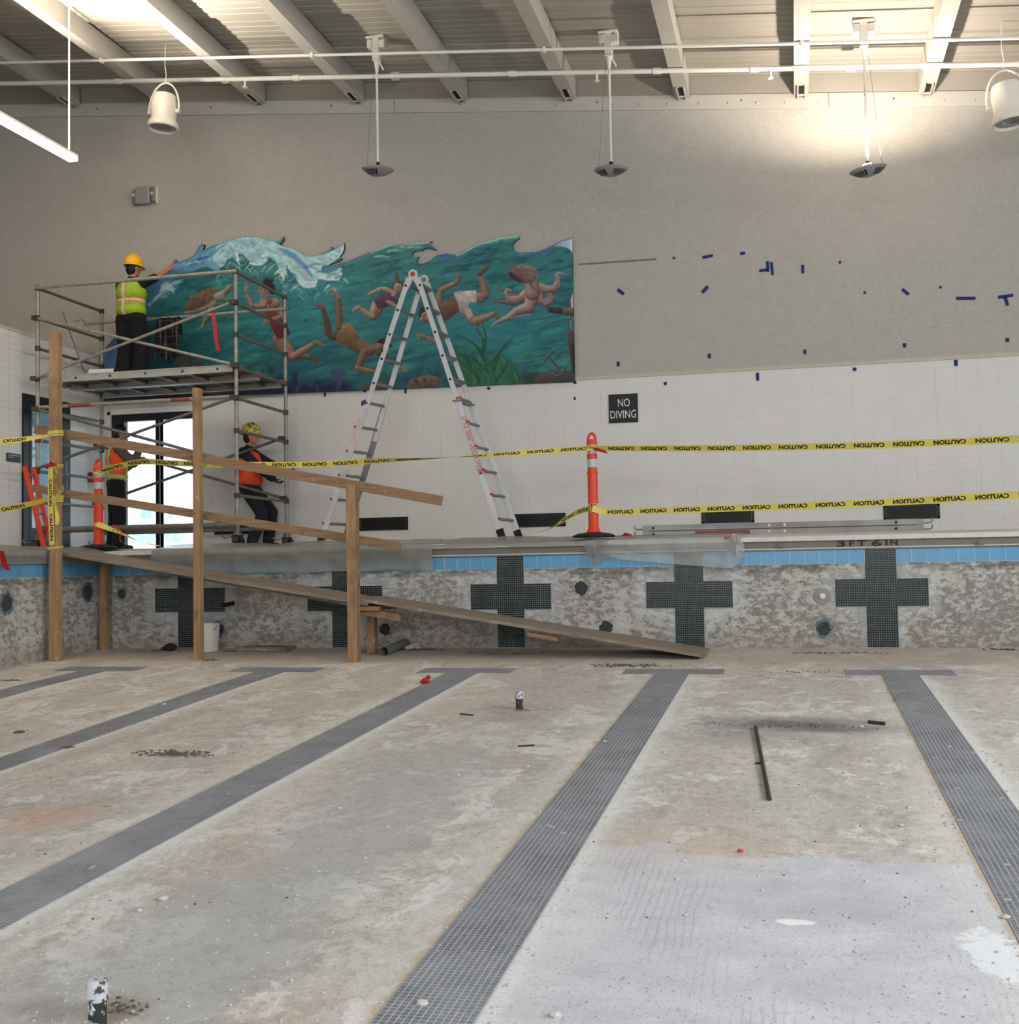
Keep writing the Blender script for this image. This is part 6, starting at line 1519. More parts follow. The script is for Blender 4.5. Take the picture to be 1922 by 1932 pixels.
# --- turtle
poly([(345,585),(351,575),(359,566),(370,555),(382,547.6),(395,543),(406,541.7),(416,546),(417.5,552),(410.7,564.7),(398,574),(385,581),(368,588),(351,590)], (150,112,84), 1.3, 1, (96,68,52), (.3, 1), tex=(.6, vnoise(9, 6, 31)))
for k in range(40): ellipse(356+55*rs.rand(), 549+32*rs.rand(), 4, 2.6, -.5, (176,138,106) if rs.rand() < .5 else (84,58,44), .2, a=.35) if True else 0
stroke([(350,590),(368,588),(386,580.5),(399,573),(411,564)], 2.6, (128,134,112), .95, False)
poly([(352,591),(386,582),(408,567),(412,574),(404,584),(380,590)], (84,90,78), 1.5, .9)
limb([(412,560,9),(420,556,7),(427,549,5.5)], (120,128,108), .5); limb([(427,549,5.5),(433,543,6.5),(437,544,4)], (116,112,92), .55); ellipse(436,541.5,1.2,1.2,0,(20,20,20))
limb([(403,574,7),(395,592,6),(386,608,4.5),(381,619,2.5)], (112,108,92), .55); limb([(417,563,6),(430,568,4),(440,572,2)], (92,104,92), .5)
# --- woman in red
W1, W2 = (190,134,110), (164,110,88)
limb([(523,640,9),(540,668,6.5),(548,674,5)], W2, .5); limb([(546,673,5),(570,671,5),(586,673.5,3.2)], W2, .5); limb([(585,673,3.4),(594,679,3.4),(601,688,1.8)], (120,78,62), .5)
limb([(529,634,11),(544,658,8.5),(552.6,673,6.5)], W1, .5); limb([(552.6,673,6.8),(572,661,6.4),(594,647,3.4)], W1, .5); limb([(593,646,4),(602,648,4),(610,653,2.4)], (170,112,92), .45)
limb([(523,575,6.5),(532,586,5.6),(532,596,4.4)], W1, .5)
limb([(497,572,8),(508,575,11),(520,572,9)], W1, .4); limb([(508,570,4.6),(504.6,560,4.4)], W2, .4)
poly([(496,583),(500,580),(508,584),(515,585),(527,592),(535,606),(545,622),(547,630),(536,636),(526,641),(520,634),(512,620),(507,606),(499,594)], (192,40,46), 1.1, 1, (128,20,30), (.5, 1))
stroke([(498,582),(502,574),(510,566)], .9, (176,30,38), 1, False); stroke([(511,584),(509,574),(514,567)], .9, (176,30,38), 1, False)
limb([(532,596,4),(516,602,4),(501,606,3.4)], W1, .4); 
for k in range(4): stroke([(501,605), (496-k*.8, 611+k*1.6)], 1.2, W1, .95)
limb([(498,577,5.2),(486,577.5,4.8),(475.6,576,4.4)], W1, .45); limb([(475.6,576,4.4),(469,562,3.8),(465,550,2.8)], W1, .45); limb([(465,550,3.4),(464.5,542,3.2)], W1, .4)
for k in range(4): stroke([(463+k*1.4, 543), (460+k*2.2, 533-k*.8)], 1.1, W1, .95)
poly([(489,538),(487.8,546),(486.2,549.5),(488,552),(487.6,556),(490,559),(498,559),(506,552),(507,540),(498,534)], (202,150,124), 1, 1, (150,98,78), (1, .2))
poly([(494,532),(502,527),(512,530),(519,540),(520,550),(514,557),(508,552),(507,543),(498,537)], (38,30,34), 1.2, 1)
for k in range(9): stroke([(500+k*2, 531), (497+k*2.6+rs.randn(), 524-3*rs.rand())], 1.0, (32,26,30), .9)
stroke([(490,545),(493,544.5)], .9, (50,30,28), .9, False); stroke([(488,553),(491,553)], .9, (130,50,48), .9, False)
# --- man in orange trunks, diving
D1, D2_ = (150,100,70), (110,70,48)
limb([(639,616,7),(640,598,6.4),(639,578,5),(639,563,3.6)], D1, .5); limb([(639,562,4.4),(631,553,4.6),(624,548,2.4)], (180,126,96), .4)
limb([(640,636,8),(626,634,7),(620,630,6.4),(616,606,6),(609,582,3.6)], D2_, .5); limb([(609,581,4.4),(601,575,4.2),(594,573,2)], D1, .4)
limb([(664,645,14),(682,655,13.5),(697,661,11)], (144,98,66), .5); limb([(697,660,7),(710,656,6.5)], D1, .4)
poly([(634,634),(639,629),(645,613),(657,610),(668,619),(679,635),(676,642),(664,646),(652,652),(636,648)], (206,140,66), 1.1, 1, (132,82,36), (.2, 1), tex=(.3, fo))
stroke([(645,628),(660,632),(676,636)], 1.0, (120,74,34), .7)
limb([(687,664,7.5),(680,682,6.5),(674,694,5.4)], D1, .5); limb([(674,695,5.6),(690,699,5),(706,701,3.4)], (164,110,78), .5)
limb([(715,666,6),(732,678,5),(746,687,4)], D2_, .4); limb([(746,687,4),(756,695,3.8)], (170,116,84), .4)
for k in range(5): stroke([(755,694), (766+k*.6, 690+k*3.4)], 1.3, (176,122,90), .95)
for k in range(4): stroke([(706,701), (716, 699+k*1.8)], 1.2, D1, .9)
ellipse(718,654,11,9.5,.4,(150,100,72),.4); poly([(710,646),(716,640),(726,638),(735,646),(741,654),(733,656),(726,650),(718,648)], (30,24,22), 1.2, 1); ellipse(713,656,2.6,3.6,.3,(168,112,82),.2)
# --- girl in purple
G1, G2 = (206,150,120), (170,112,86)
limb([(716,581,7.5),(710,594,6),(706,599,4.6)], G2, .5); limb([(706,598,4.6),(712,589,3.6)], G2, .4)
limb([(711,572,8.5),(704,588,7),(702,596,6)], G1, .5); limb([(702,597,6),(690,590,5),(677,580,3.4)], G1, .5); limb([(677,580,3.8),(671,582,3.6),(667,586,2.4)], G1, .4)
limb([(738,551,5.5),(727,546,4.6),(717,546,4.2)], G1, .5); limb([(717,546,4.2),(706,550,3.4),(699,553,2.8),(695,556,2)], G1, .4)
poly([(704,567),(712,562),(722,557),(733,552),(742,554),(749,562),(752,573),(744,577),(732,578),(722,582),(713,581),(709,575)], (132,58,128), 1.1, 1, (76,32,84), (.2, 1))
limb([(742,556,4.6),(748,549,4.4)], G1, .3); limb([(738,572,4),(746,578,3.8),(753,584,3)], G1, .4); limb([(731,569,3),(737,573,3.4)], G1, .3)
ellipse(752,542,8.6,10,.2,(204,146,114),.35); poly([(747,533),(752,530),(760,531),(764,540),(763,550),(759,546),(757,536)], (116,70,40), 1.2, 1)
limb([(751,530,3.2),(748,522,3),(747,512,1.2)], (132,82,48), .3); ellipse(749,541,1,1,0,(40,26,22)); ellipse(754,541.5,1,1,0,(40,26,22)); stroke([(748,549),(752,549.4)], .8, (150,64,60), .9, False); ellipse(726,532,4.5,1.6,0,(120,168,190),.2,a=.6)
# --- boy in white shorts with a mask
B1, B2 = (172,126,92), (128,86,60)
limb([(827,576,7),(829,560,6.2),(833,547,5.4)], B1, .5); limb([(833,547,5.4),(846,540,5),(860,534,3.6)], B1, .5); limb([(860,534,4),(864,527,4.6),(864.6,520,4)], (162,112,82), .4)
limb([(896,560,9.5),(908,562,8.6),(916,556,8)], B1, .5); limb([(916,556,8),(912,536,6.6),(904,517,4)], B1, .5); limb([(904,517,4.6),(911,510,4.4),(920.5,503,2.8)], B2, .4)
limb([(884,592,9.5),(892,605,8.6),(898,606,8)], B1, .5); limb([(898,606,8),(916,599,6.6),(934,592,4)], B1, .5); limb([(934,592,4.6),(940,599,4),(946,607,2.2)], (150,104,76), .4)
poly([(822,572),(830,570),(838,569),(848,564),(857,558),(866,572),(866,588),(852,598),(838,608),(826,600)], (164,116,82), 1.2, 1, (92,58,40), (.45, .9))
stroke([(836,574),(848,574),(860,570)], 1.2, (204,160,124), .5)
poly([(856,553),(864,549.5),(880,548.6),(898,548),(899,560),(899,570),(886,571),(883,578),(890,586),(892,597),(882,603),(875,592),(866,588),(863,570)], (214,196,178), 1.1, 1, (122,112,136), (-.2, 1), tex=(.5, fo))
poly([(876,586),(886,582),(893,595),(883,603)], (196,172,152), 1.1, .9)
ellipse(803,597,10,12.5,.3,(150,104,78),.4); poly([(790,588),(793,580),(803,577),(812,582),(810,590),(800,592),(795,600),(790,597)], (58,40,32), 1.2, 1); stroke([(795,602),(797,592),(806,588),(812,592)], 1.1, (214,196,160), .95, False); ellipse(805,600,4,5,.2,(176,140,110),.3)
limb([(826,647,5),(813,641,4.6),(800,635.5,3.4)], B1, .45); limb([(800,635.5,4),(793,633,3.6)], (176,124,94), .4)
for k in range(5): stroke([(793,632+k*.6), (784+k*.8, 628+k*3.2)], 1.2, (176,124,94), .95)
# --- octopus
O1, O2, O3 = (186,140,132), (150,96,92), (120,70,72)
limb([(1018,549,8),(1020,566,7.5),(1030,573,7),(1039,564,6),(1038,550,5.5)], (178,112,122), .45)
for k in range(11): a_ = k/10*PI*1.1; ellipse(1031+11*math.cos(a_), 560+13*math.sin(a_), 1.4, 1.4, 0, (214,160,164), .2)
limb([(1014,542,9),(1033,546,7),(1046,544,6),(1052,531,4.6),(1049.5,519,3.2),(1054,515,2),(1066,518,.8)], O1, .5)
for k in range(9): ellipse(1053+1.5*(k % 2), 518+k*3, 1.1, 1.1, 0, (216,170,166), .2)
limb([(998,552,7),(978,560,5),(960,557,3.6),(948,545,2),(936,548,1)], O2, .5)
limb([(1001,545,9),(982,565,7.5),(960,564,5.4),(953.5,554,4),(957,547,3),(962.5,548,2)], O1, .55)
limb([(998,558,8),(972,571,5.6),(948,570,3.6),(935,568,2.4),(926,572,1)], O2, .55)
limb([(1003,562,13),(998,580,10.5),(976,586,7.6),(956,600,5),(940,607,2.8),(931,611,1.6),(929,617,.8)], O1, .55)
for k in range(14): t = k/13; ellipse(1000-46*t, 593+8*t, 1.3, 1.3, 0, (206,160,158), .2, a=.8)
limb([(1003,532,13),(1004,552,14.5)], O1, .5)
poly([(957.5,516),(962,507),(970,501),(984,498.5),(998,501),(1011,508),(1015,516),(1013,526),(1005,534),(992,535),(980,533),(968,528),(961,522)], (184,138,126), 1.3, 1, (116,72,66), (-.3, 1), tex=(.5, vnoise(8, 6, 41)))
poly([(958,516),(964,512),(974,520),(988,530),(980,533),(968,528),(961,522)], (70,36,36), 2, .85)
ellipse(1001,524.5,3.4,2.8,.2,(206,170,158),.2); ellipse(1001,524.7,2,1.5,.2,(28,18,18),0); stroke([(1000,536),(1008,545),(1016,552)], 2.0, (92,50,52), .6)
poly([(972,577),(980,568),(984,570),(972,582)], (30,96,150), 1, .7); stroke([(969,598),(963,607)], 1.6, (36,98,170), .9)
# --- diver coming in at the right edge
poly([(1076,566),(1083,546),(1084,584),(1078,584)], (196,186,168), 1.2, .95); limb([(1058,587,6.5),(1068,588,7),(1084,588,7.5)], (112,88,66), .5); limb([(1040,585,5.5),(1056,586.5,5.5)], (44,42,40), .4)
for k in range(4): stroke([(1040,583+k), (1030+k, 577+k*4)], 1.5, (38,36,36), .95)
for a0, a1 in ((1.6, 4.6),): stroke([(1084+12*math.cos(a_), 611+15*math.sin(a_)) for a_ in np.linspace(a0, a1, 10)], 1.5, (64,84,80), 1, False); stroke([(1085+9*math.cos(a_), 611+12*math.sin(a_)) for a_ in np.linspace(a0, a1, 10)], .9, (150,160,150), .7, False)
limb([(1082,632,10),(1080,645,9),(1086,690,8)], (86,62,46), .5); limb([(1084,655,8),(1086,700,6)], (34,26,26), .4)
# warm tones muted and darkened, overall saturation lowered, brush grain
warm = np.clip((IMG[..., 0]-IMG[..., 1])/40, 0, 1); gy = IMG.mean(-1, keepdims=True)
IMG = np.where(warm[..., None] > 0, (IMG*(1-.26*warm[..., None])+gy*.26*warm[..., None])*(1-.20*warm[..., None]), IMG)
IMG = IMG+(IMG.mean(-1, keepdims=True)-IMG)*.13
IMG = IMG*(.94+.12*vnoise(5, 2, 51, .1, 2))[..., None]
IMG = np.clip(IMG, 0, 255)/255
lin = np.where(IMG <= .04045, IMG/12.92, ((IMG+.055)/1.055)**2.4)*MURAL_GAIN if False else np.where(IMG <= .04045, IMG/12.92, ((IMG+.055)/1.055)**2.4)
lin = np.clip(lin*1.05, 0, .92)
# grid mesh cut to the outline
D = _R[None, None]*((GU-CX)/F)[..., None]-_U[None, None]*((GV-CY)/F)[..., None]+_f[None, None]
Pm = CAM+D*((MY-CAM[1])/D[..., 1])[..., None]
cu, cvv = GU[:-1, :-1]+ST/2, GV[:-1, :-1]+ST/2; ins = np.zeros(cu.shape, bool)
for (x0, y0), (x1, y1) in zip(Pq[:-1], Pq[1:]):
    if y0 != y1: ins ^= ((y0 > cvv) != (y1 > cvv)) & (cu < (x1-x0)*(cvv-y0)/(y1-y0)+x0)
idx = np.arange(nu_*nv_).reshape(nv_, nu_)
q = np.stack([idx[1:, :-1][ins], idx[1:, 1:][ins], idx[:-1, 1:][ins], idx[:-1, :-1][ins]], 1)
used = np.unique(q); rem = np.full(nu_*nv_, -1); rem[used] = np.arange(len(used))
n = N('mural_paint'); at_ = n.n('ShaderNodeVertexColor'); at_.layer_name = 'paint'; n.pbr(at_.outputs[0], .5, 0, n.bump(n.noise(n.pos(), 120, 3), .15, .003), .35); M['mural'] = n.m
mu = empty('mural', aty(640, 740, MY), 'underwater mural on a wave-edged board, with swimmers, turtle and octopus', 'mural')
mf = mesh_np('painted_face', Pm.reshape(-1, 3)[used], rem[q], M['mural'], mu)
ca = mf.data.color_attributes.new('paint', 'FLOAT_COLOR', 'POINT')
cc = np.ones((len(used), 4), np.float32); cc[:, :3] = lin.reshape(-1, 3)[used]; ca.data.foreach_set('color', cc.ravel())
bd = [Vector(aty(u, v, MY+.0015)) for u, v in OUT]
MB().prism(bd[::-1] if False else bd, (0, .045, 0)).build('backing_board', M['black'], mu)
# ------------------------------------------------------------------ people
def fuse(mb, name, m, parent, voxel, smooth=3):
    """melts overlapping tapered shapes into one continuous surface"""
    me = bpy.data.meshes.new('t'); me.from_pydata([tuple(v) for v in mb.v], [], mb.f)
    o = bpy.data.objects.new('t', me); SC.collection.objects.link(o)
    a = o.modifiers.new('r', 'REMESH'); a.mode = 'VOXEL'; a.voxel_size = voxel
    if smooth: s = o.modifiers.new('s', 'SMOOTH'); s.factor = .5; s.iterations = smooth
    r = bpy.data.meshes.new_from_object(o.evaluated_get(bpy.context.evaluated_depsgraph_get()))
    bpy.data.objects.remove(o); o0 = origin(parent)
    v = np.empty(len(r.vertices)*3, np.float32); r.vertices.foreach_get('co', v); v = v.reshape(-1, 3)-np.array(o0, np.float32); r.vertices.foreach_set('co', v.ravel())
    r.polygons.foreach_set('use_smooth', [True]*len(r.polygons)); r.materials.clear(); r.materials.append(m); r.name = name; r.update()
    ob = bpy.data.objects.new(name, r); link(ob, parent); ORIG[ob] = o0; return ob
def cap(mb, p, q, r0, r1, n=12):
    """tapered limb segment with round ends"""
    p, q = Vector(p), Vector(q); mb.tube(p, q, r0, r1, n); mb.ball(p, r0, nu=n, nv=8); mb.ball(q, r1, nu=n, nv=8)
def ik(a, t, l1, l2, pole):
    a, t = Vector(a), Vector(t); d = t-a; L = min(d.length, (l1+l2)*.998); d = d.normalized(); x = (l1*l1-l2*l2+L*L)/(2*L); h = math.sqrt(max(0, l1*l1-x*x))
    p = Vector(pole); p = (p-d*p.dot(d)).normalized(); return a+d*x+p*h, a+d*L
class Man:
    def __init__(s, base, face, H, lab, name='person'):
        s.k = H/1.75; s.f = Vector((math.cos(face), math.sin(face), 0)); s.r = Vector((math.sin(face), -math.cos(face), 0)); s.u = Vector((0, 0, 1)); s.o = Vector(base)
        s.e = empty(name, base, lab, 'person')
    def at(s, r, f, u): return s.o+(s.r*r+s.f*f+s.u*u)*s.k
    def frame(s, lean=0.0, turn=0.0):
        f = (s.f*math.cos(turn)+s.r*math.sin(turn)); r = (s.r*math.cos(turn)-s.f*math.sin(turn)); u = (s.u*math.cos(lean)+f*math.sin(lean)); f2 = f*math.cos(lean)-s.u*math.sin(lean)
        return Matrix((r, f2, u)).transposed()
    def ell(s, mb, c, rx, ry, rz, M): mb.ball(c, rx*s.k, ry*s.k, rz*s.k, M, 18, 12)
    def pose(s, hip=.93, lean=0.0, head=(0, 0), hands=None, feet=None, look=0.0, sway=(0, 0)):
        """hip height, forward lean, look turn; hands/feet: world targets with pole directions"""
        k = s.k; s.hip = s.at(sway[0], sway[1], hip); B = s.frame(lean); up = B @ Vector((0, 0, 1)); s.B = B
        s.waist = s.hip+up*.14*k; s.chest = s.hip+up*.36*k; s.nk = s.hip+up*.55*k
        s.shr = s.hip+B @ Vector((.175*k, 0, .49*k)); s.shl = s.hip+B @ Vector((-.175*k, 0, .49*k))
        s.HB = s.frame(lean*.4+head[0], look); s.hd = s.nk+up*.07*k+s.HB @ Vector((0, .025*k, .115*k))
        s.elr, s.har = ik(s.shr, hands[0][0], .29*k, .26*k, hands[0][1]); s.ell_, s.hal = ik(s.shl, hands[1][0], .29*k, .26*k, hands[1][1])
        s.hpr = s.hip+s.r*.085*k; s.hpl = s.hip-s.r*.085*k
        s.knr, s.anr = ik(s.hpr, Vector(feet[0][0])+Vector((0, 0, .09*k)), .435*k, .42*k, feet[0][1]); s.knl, s.anl = ik(s.hpl, Vector(feet[1][0])+Vector((0, 0, .09*k)), .435*k, .42*k, feet[1][1])
        s.ftd = [Vector(feet[0][2]).normalized(), Vector(feet[1][2]).normalized()]
    def hand(s, mb, el, wr, side, curl=.6, dirv=None, palmn=None):
        k = s.k; d = (wr-el).normalized() if dirv is None else Vector(dirv).normalized()
        pn = Vector(palmn) if palmn is not None else s.f; pn = (pn-d*pn.dot(d)).normalized(); sd = d.cross(pn)*side
        c = wr+d*.045*k; Mx = Matrix((sd, pn, d)).transposed(); mb.ball(c, .040*k, .016*k, .052*k, Mx, 12, 8)
        for i, (o_, L) in enumerate(((-.030, .066), (-.010, .076), (.010, .072), (.030, .056))):
            p = wr+d*.085*k+sd*o_*k; q = p+(d*math.cos(curl*.6)+pn*math.sin(curl*.6))*L*.5*k; t = q+(d*math.cos(curl*1.6)+pn*math.sin(curl*1.6))*L*.5*k
            cap(mb, p-d*.02*k, q, .0095*k, .009*k, 8); cap(mb, q, t, .009*k, .0075*k, 8)
        p = wr+d*.02*k-sd*.032*k; q = p+(d*.6-sd*.75+pn*.3).normalized()*.04*k; t = q+(d*.9-sd*.2+pn*.4).normalized()*.03*k
        cap(mb, p, q, .012*k, .0105*k, 8); cap(mb, q, t, .0105*k, .008*k, 8)
    def body(s, curl=(.6, .6), hdir=(None, None), palm=(None, None)):
        k = s.k; mb = MB()
        s.ell(mb, s.hip+s.u*.02*k, .155, .105, .12, s.B); s.ell(mb, s.waist, .14, .095, .16, s.B); s.ell(mb, s.chest, .168, .108, .19, s.B); s.ell(mb, s.chest+s.B @ Vector((0, -.01*k, .10*k)), .175, .095, .08, s.B)
        cap(mb, s.nk-s.B @ Vector((0, 0, .06*k)), s.nk+s.B @ Vector((0, .01*k, .06*k)), .062*k, .054*k)
        H = s.HB; h = s.hd
        s.ell(mb, h+H @ Vector((0, -.012*k, .025*k)), .076, .094, .098, H); s.ell(mb, h+H @ Vector((0, .03*k, -.045*k)), .058, .062, .068, H); s.ell(mb, h+H @ Vector((0, .07*k, -.09*k)), .028, .022, .02, H)
        cap(mb, h+H @ Vector((0, .085*k, .012*k)), h+H @ Vector((0, .108*k, -.022*k)), .011*k, .015*k, 8)
        for sx in (-1, 1):
            s.ell(mb, h+H @ Vector((sx*.078*k, -.005*k, -.01*k)), .012, .022, .034, H); s.ell(mb, h+H @ Vector((sx*.033*k, .078*k, .03*k)), .026, .014, .009, H)
        s.ell(mb, h+H @ Vector((0, .088*k, -.055*k)), .027, .012, .008, H); s.ell(mb, h+H @ Vector((0, .086*k, -.068*k)), .023, .012, .009, H)
        for (a, b, c, sd, i) in ((s.shr, s.elr, s.har, 1, 0), (s.shl, s.ell_, s.hal, -1, 1)):
            mb.ball(a, .06*k); cap(mb, a, b, .052*k, .041*k); cap(mb, b, b.lerp(c, .35), .042*k, .042*k); cap(mb, b.lerp(c, .35), c, .042*k, .027*k); s.hand(mb, b, c, sd, curl[i], hdir[i], palm[i])
        for (a, b, c) in ((s.hpr, s.knr, s.anr), (s.hpl, s.knl, s.anl)):
            cap(mb, a, b, .086*k, .056*k); cap(mb, b, b.lerp(c, .35), .055*k, .056*k); cap(mb, b.lerp(c, .35), c, .055*k, .036*k)
        for c, d in ((s.anr, s.ftd[0]), (s.anl, s.ftd[1])): cap(mb, c, c+d*.07*k-s.u*.04*k, .034*k, .024*k)
        o = fuse(mb, 'body', M['skin'], s.e, .0085*k, 2)
        # eyes
        for sx in (-1, 1):
            e = MB(); s.ell(e, h+H @ Vector((sx*.033*k, .080*k, .012*k)), .013, .008, .008, H); e.build('eye', M['letter_white'], s.e, True); e = MB(); s.ell(e, h+H @ Vector((sx*.033*k, .0865*k, .012*k)), .006, .004, .006, H); e.build('iris', M['hair'], s.e, True)
        return o
    def trousers(s, m, g=.018, nm='trousers'):
        k = s.k; mb = MB(); s.ell(mb, s.hip+s.u*.015*k, .172+g*.5, .122+g*.5, .135, s.B); s.ell(mb, s.hip+s.B @ Vector((0, 0, .10*k)), .152+g*.5, .108+g*.5, .06, s.B)
        for (a, b, c) in ((s.hpr, s.knr, s.anr), (s.hpl, s.knl, s.anl)): cap(mb, a, b, (.092+g)*k, (.066+g)*k); cap(mb, b, c-(c-b).normalized()*.02*k, (.064+g)*k, (.056+g)*k)
        return fuse(mb, nm, m, s.e, .015*k, 2)
    def boots(s, m, nm='boot'):
        k = s.k
        for c, d in ((s.anr, s.ftd[0]), (s.anl, s.ftd[1])):
            mb = MB(); b = c-s.u*.045*k; cap(mb, c+s.u*.05*k, c-s.u*.01*k, .054*k, .056*k); cap(mb, b-d*.05*k, b+d*.06*k, .046*k, .048*k); cap(mb, b+d*.06*k-s.u*.002*k, b+d*.17*k-s.u*.008*k, .046*k, .036*k)
            bt_ = fuse(mb, nm, m, s.e, .011*k, 2)
            so = MB(); sd = d.cross(s.u); n = 16; ring = []
            for i in range(n): a = 2*PI*i/n; ring.append(c-s.u*.09*k+d*(.055+.15*math.cos(a))*k+sd*(.048*math.sin(a))*k)
            so.prism(ring[::-1], (0, 0, .02*k)).build('sole', M['rubber'], bt_)
    def shirt(s, m, sleeve=(1.0, 1.0), g=.016, nm='shirt', low=-.02):
        k = s.k; mb = MB(); s.ell(mb, s.hip+s.B @ Vector((0, 0, (.09+low)*k)), .162+g, .114+g, .13, s.B); s.ell(mb, s.waist, .148+g, .104+g, .17, s.B); s.ell(mb, s.chest, .176+g, .116+g, .19, s.B); s.ell(mb, s.chest+s.B @ Vector((0, -.01*k, .10*k)), .182+g, .102+g, .08, s.B)
        cap(mb, s.nk-s.B @ Vector((0, 0, .06*k)), s.nk+s.B @ Vector((0, 0, .0)), (.066+g)*k, (.060+g)*k)
        for (a, b, c, t) in ((s.shr, s.elr, s.har, sleeve[0]), (s.shl, s.ell_, s.hal, sleeve[1])):
            mb.ball(a, (.066+g)*k); cap(mb, a, a.lerp(b, min(1, t*2)), (.060+g)*k, (.050+g)*k)
            if t > .5: cap(mb, b, b.lerp(c, (t-.5)*1.9), (.050+g)*k, (.038+g)*k)
        return fuse(mb, nm, m, s.e, .015*k, 2)
    def vest(s, m, ms, mt, g=.030, top=.50, back_cross=True, open_=False):
        k = s.k; mb = MB(); B = s.B
        s.ell(mb, s.hip+B @ Vector((0, 0, .12*k)), .160+g, .114+g, .12, B); s.ell(mb, s.waist+B @ Vector((0, 0, .06*k)), .150+g, .106+g, .15, B); s.ell(mb, s.chest, .172+g*.9, .116+g, .18, B); s.ell(mb, s.chest+B @ Vector((0, -.01*k, .09*k)), .165+g*.7, .106+g*.9, .095, B)
        v = fuse(mb, 'vest', m, s.e, .013*k, 2)
        # cut neck and hem flat, then lay the reflective bands on its surface
        bm = bmesh.new(); bm.from_mesh(v.data); o0 = ORIG[v]; up = B @ Vector((0, 0, 1)); ri = B @ Vector((1, 0, 0)); fw = B @ Vector((0, 1, 0)); hp = s.hip-o0
        for h_, sg in ((.045*k, -1), (top*k, 1)):
            bmesh.ops.bisect_plane(bm, geom=bm.verts[:]+bm.edges[:]+bm.faces[:], plane_co=hp+up*h_, plane_no=up*sg, clear_outer=True)
        bm.to_mesh(v.data)
        def band(test, nm, mm, off):
            src = bm.copy(); dl = [f for f in src.faces if not test(f.calc_center_median()-hp, f.normal)]
            bmesh.ops.delete(src, geom=dl, context='FACES')
            src.normal_update()
            for w_ in src.verts: w_.co += w_.normal*off*k
            me = bpy.data.meshes.new(nm); src.to_mesh(me); src.free(); me.polygons.foreach_set('use_smooth', [True]*len(me.polygons)); me.materials.append(mm); ob = bpy.data.objects.new(nm, me); link(ob, v); ORIG[ob] = o0
        hz = lambda c: c.dot(up)/k; xr = lambda c: c.dot(ri)/k
        for w_, off, nm, mm in ((.032, .003, 'band_edging', mt), (.022, .005, 'reflective_band', ms)):
            band(lambda c, n_: abs(hz(c)-.25) < w_, nm, mm, off)
            if back_cross: band(lambda c, n_: abs(xr(c)) < w_ and n_.dot(fw) < -.2, nm, mm, off+.001)
            else: band(lambda c, n_: abs(abs(xr(c))-.11) < w_*.8 and abs(n_.dot(ri)) < .75, nm, mm, off+.001)
            if not back_cross: band(lambda c, n_: abs(hz(c)-.10) < w_, nm, mm, off)
        bm.free(); return v
    def helmet(s, m, full=False):
        k = s.k; H = s.HB; c = s.hd+H @ Vector((0, -.008*k, .045*k)); mb = MB(); n = 28; vs = []; fs = []
        prof = [(1.0, 0), (1.0, .03), (.97, .06), (.88, .095), (.70, .125), (.45, .142), (.18, .148)]
        for r_, z in prof:
            for i in range(n): a = 2*PI*i/n; vs.append(c+H @ Vector((.108*r_*math.cos(a)*k, .132*r_*math.sin(a)*k, z*k)))
        vs.append(c+H @ Vector((0, 0, .150*k)))
        for j in range(len(prof)-1): fs += [(j*n+i, j*n+(i+1) % n, (j+1)*n+(i+1) % n, (j+1)*n+i) for i in range(n)]
        j = len(prof)-1; fs += [(j*n+i, j*n+(i+1) % n, len(vs)-1) for i in range(n)]
        hb = mb.add(vs, fs).build('hard_hat', m, s.e, True)
        br = MB(); rows = []
        for t, dz in ((0, .004), (.5, -.004), (1, -.014), (1, -.02), (0, -.004)):
            row = []
            for i in range(n+1):
                a = 2*PI*i/n; ext = (.045 if full else .012+.05*max(0, math.sin(a))**2)*t; row.append(c+H @ Vector(((.106+ext)*math.cos(a)*k, (.130+ext)*math.sin(a)*k, dz*k)))
            rows.append(row)
        br.sheet(rows).build('brim', m, hb, True)
        rd = MB()
        for x in (-.03, 0, .03): rd.path([c+H @ Vector((x*k, .132*math.cos(t)*.93*k*(1-abs(x)*2), (.03+.124*math.sin(t))*k)) for t in np.linspace(.5, PI-.5, 9)], .007*k, 6)
        rd.build('ridge', m, hb, True)
        return hb
    def hairdo(s, m, long_=0.0):
        k = s.k; H = s.HB; mb = MB(); s.ell(mb, s.hd+H @ Vector((0, -.022*k, .04*k)), .084, .096, .092, H); s.ell(mb, s.hd+H @ Vector((0, -.05*k, -.02*k)), .074, .062, .075+long_, H)
        return fuse(mb, 'hair', m, s.e, .012*k, 1)
    def gloves(s, m, which, curl=.6):
        for w_ in which:
            el, wr, sd = ((s.elr, s.har, 1), (s.ell_, s.hal, -1))[w_]; mb = MB(); kk = s.k; s.k = kk*1.12; s.hand(mb, el, wr, sd, curl); s.k = kk; d = (wr-el).normalized(); cap(mb, wr-d*.05*kk, wr+d*.01*kk, .04*kk, .034*kk); fuse(mb, 'glove', m, s.e, .008*kk, 1)

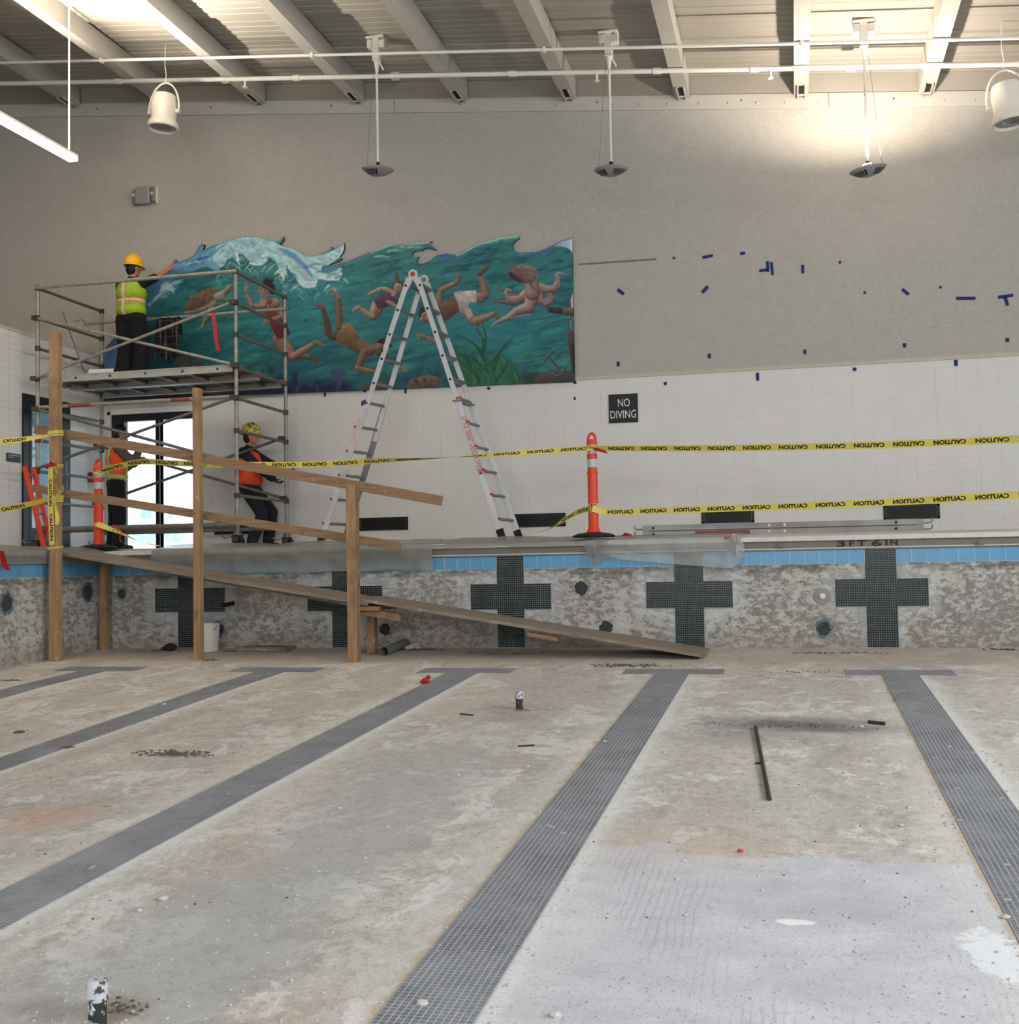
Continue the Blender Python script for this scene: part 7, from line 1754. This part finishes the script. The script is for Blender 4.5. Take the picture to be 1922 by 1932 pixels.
M['lime'] = mat('lime_vest_cloth', srgb(150, 180, 44), .8, var=.12, scale=8)
M['orange_vest'] = mat('orange_vest_cloth', srgb(238, 82, 36), .8, var=.12, scale=8)
M['vest_orange_edge'] = mat('orange_band_edging', srgb(226, 128, 60), .7, var=.06)
M['silver_pink'] = mat('pale_reflective_band', srgb(222, 190, 180), .5, var=.08)
M['lime_band'] = mat('lime_grey_band', srgb(170, 180, 120), .5, var=.08)
M['black_cloth'] = mat('black_cloth', srgb(17, 17, 20), .9, var=.3, scale=14)
M['navy_cloth'] = mat('dark_navy_cloth', srgb(34, 37, 46), .9, var=.25, scale=12)
M['boot'] = mat('dark_boot_leather', srgb(38, 32, 28), .7, var=.25, scale=20)
M['yellow_hat'] = mat('yellow_hard_hat', srgb(246, 186, 16), .35, var=.04)
M['camo_hat'] = mat('yellow_patterned_hard_hat', srgb(206, 186, 84), .5, var=.12, scale=20, spots=(srgb(70, 60, 36), .53, 22))
M['glove'] = mat('dark_blue_glove', srgb(26, 30, 62), .8, var=.2, scale=30)

# 1: on the platform, back to us, right hand up on the edge of the mural
PZ = 3.735
B0 = aty(247, 640, 1.62); B0.z = PZ
a_ = math.radians(84)
w1 = Man(B0, a_, 1.85, 'worker in yellow hard hat and lime vest reaching to the mural from the scaffold')
ht = aty(320, 507, 2.10)
w1.pose(.93, .03, (0.06, 0), ((ht, (.3, -.3, -1)), (w1.at(-.16, .32, 1.02), (-.6, -.2, -.6))), ((w1.at(.13, .02, 0), (.1, 1, 0), w1.f+w1.r*.25), (w1.at(-.14, -.03, 0), (-.1, 1, 0), w1.f-w1.r*.35)), look=.25)
w1.body((.25, .8), ((.25, .55, .75), None), ((.2, 1, 0), None))
w1.hairdo(M['hair'], .015); w1.trousers(M['black_cloth'], .052); w1.boots(M['boot']); w1.shirt(M['black_cloth'], (.42, .45), .014); w1.vest(M['lime'], M['silver_pink'], M['vest_orange_edge'], .066, .535); w1.helmet(M['yellow_hat'])
# 2: by the glazed door behind the scaffold, dark hair, orange vest
B0 = aty(219, 1010, 1.35); B0.z = DZ
w2 = Man(B0, math.radians(38), 1.78, 'dark-haired worker in orange vest and black trousers by the glazed door')
w2.pose(.94, .05, (.12, 0), ((w2.at(.10, .30, 1.42), (.5, -.4, -1)), (w2.at(-.12, .30, 1.30), (-.5, -.3, -1))), ((w2.at(.10, .02, 0), (.1, 1, 0), w2.f+w2.r*.2), (w2.at(-.11, -.04, 0), (-.1, 1, 0), w2.f-w2.r*.3)), look=.15)
w2.body((1.0, 1.0)); w2.hairdo(M['hair'], .0); w2.trousers(M['black_cloth'], .03); w2.boots(M['boot']); w2.shirt(mat('grey_brown_sleeve', srgb(92, 82, 78), .9, var=.15), (1, 1), .014); w2.vest(M['orange_vest'], M['lime_band'], M['lime'], .046, .53, False)
# 3: seen from the side under the scaffold, knees bent, patterned hard hat
B0 = aty(487, 1010, 2.23); B0.z = DZ
w3 = Man(B0, math.radians(2), 1.86, 'worker in patterned yellow hard hat and orange vest crouching slightly under the scaffold')
gl = aty(517, 905, 2.10)
w3.pose(.84, -.02, (.10, 0), ((gl, (-.8, -.2, -.6)), (w3.at(-.08, .36, 1.10), (.1, -.3, -1))), ((w3.at(.09, -.06, 0), (1, 0, .2), w3.f), (w3.at(-.11, .10, 0), (1, .1, .2), w3.f)), sway=(0, -.12), look=-.25)
w3.body((.8, .8)); w3.hairdo(M['hair'], .0); w3.trousers(M['navy_cloth'], .024); w3.boots(M['boot']); w3.shirt(M['navy_cloth'], (1, 1), .020); w3.vest(M['orange_vest'], M['orange_vest'], M['orange_vest'], .058, .535, False); w3.helmet(M['camo_hat'], True); w3.gloves(M['glove'], (0, 1), .8)
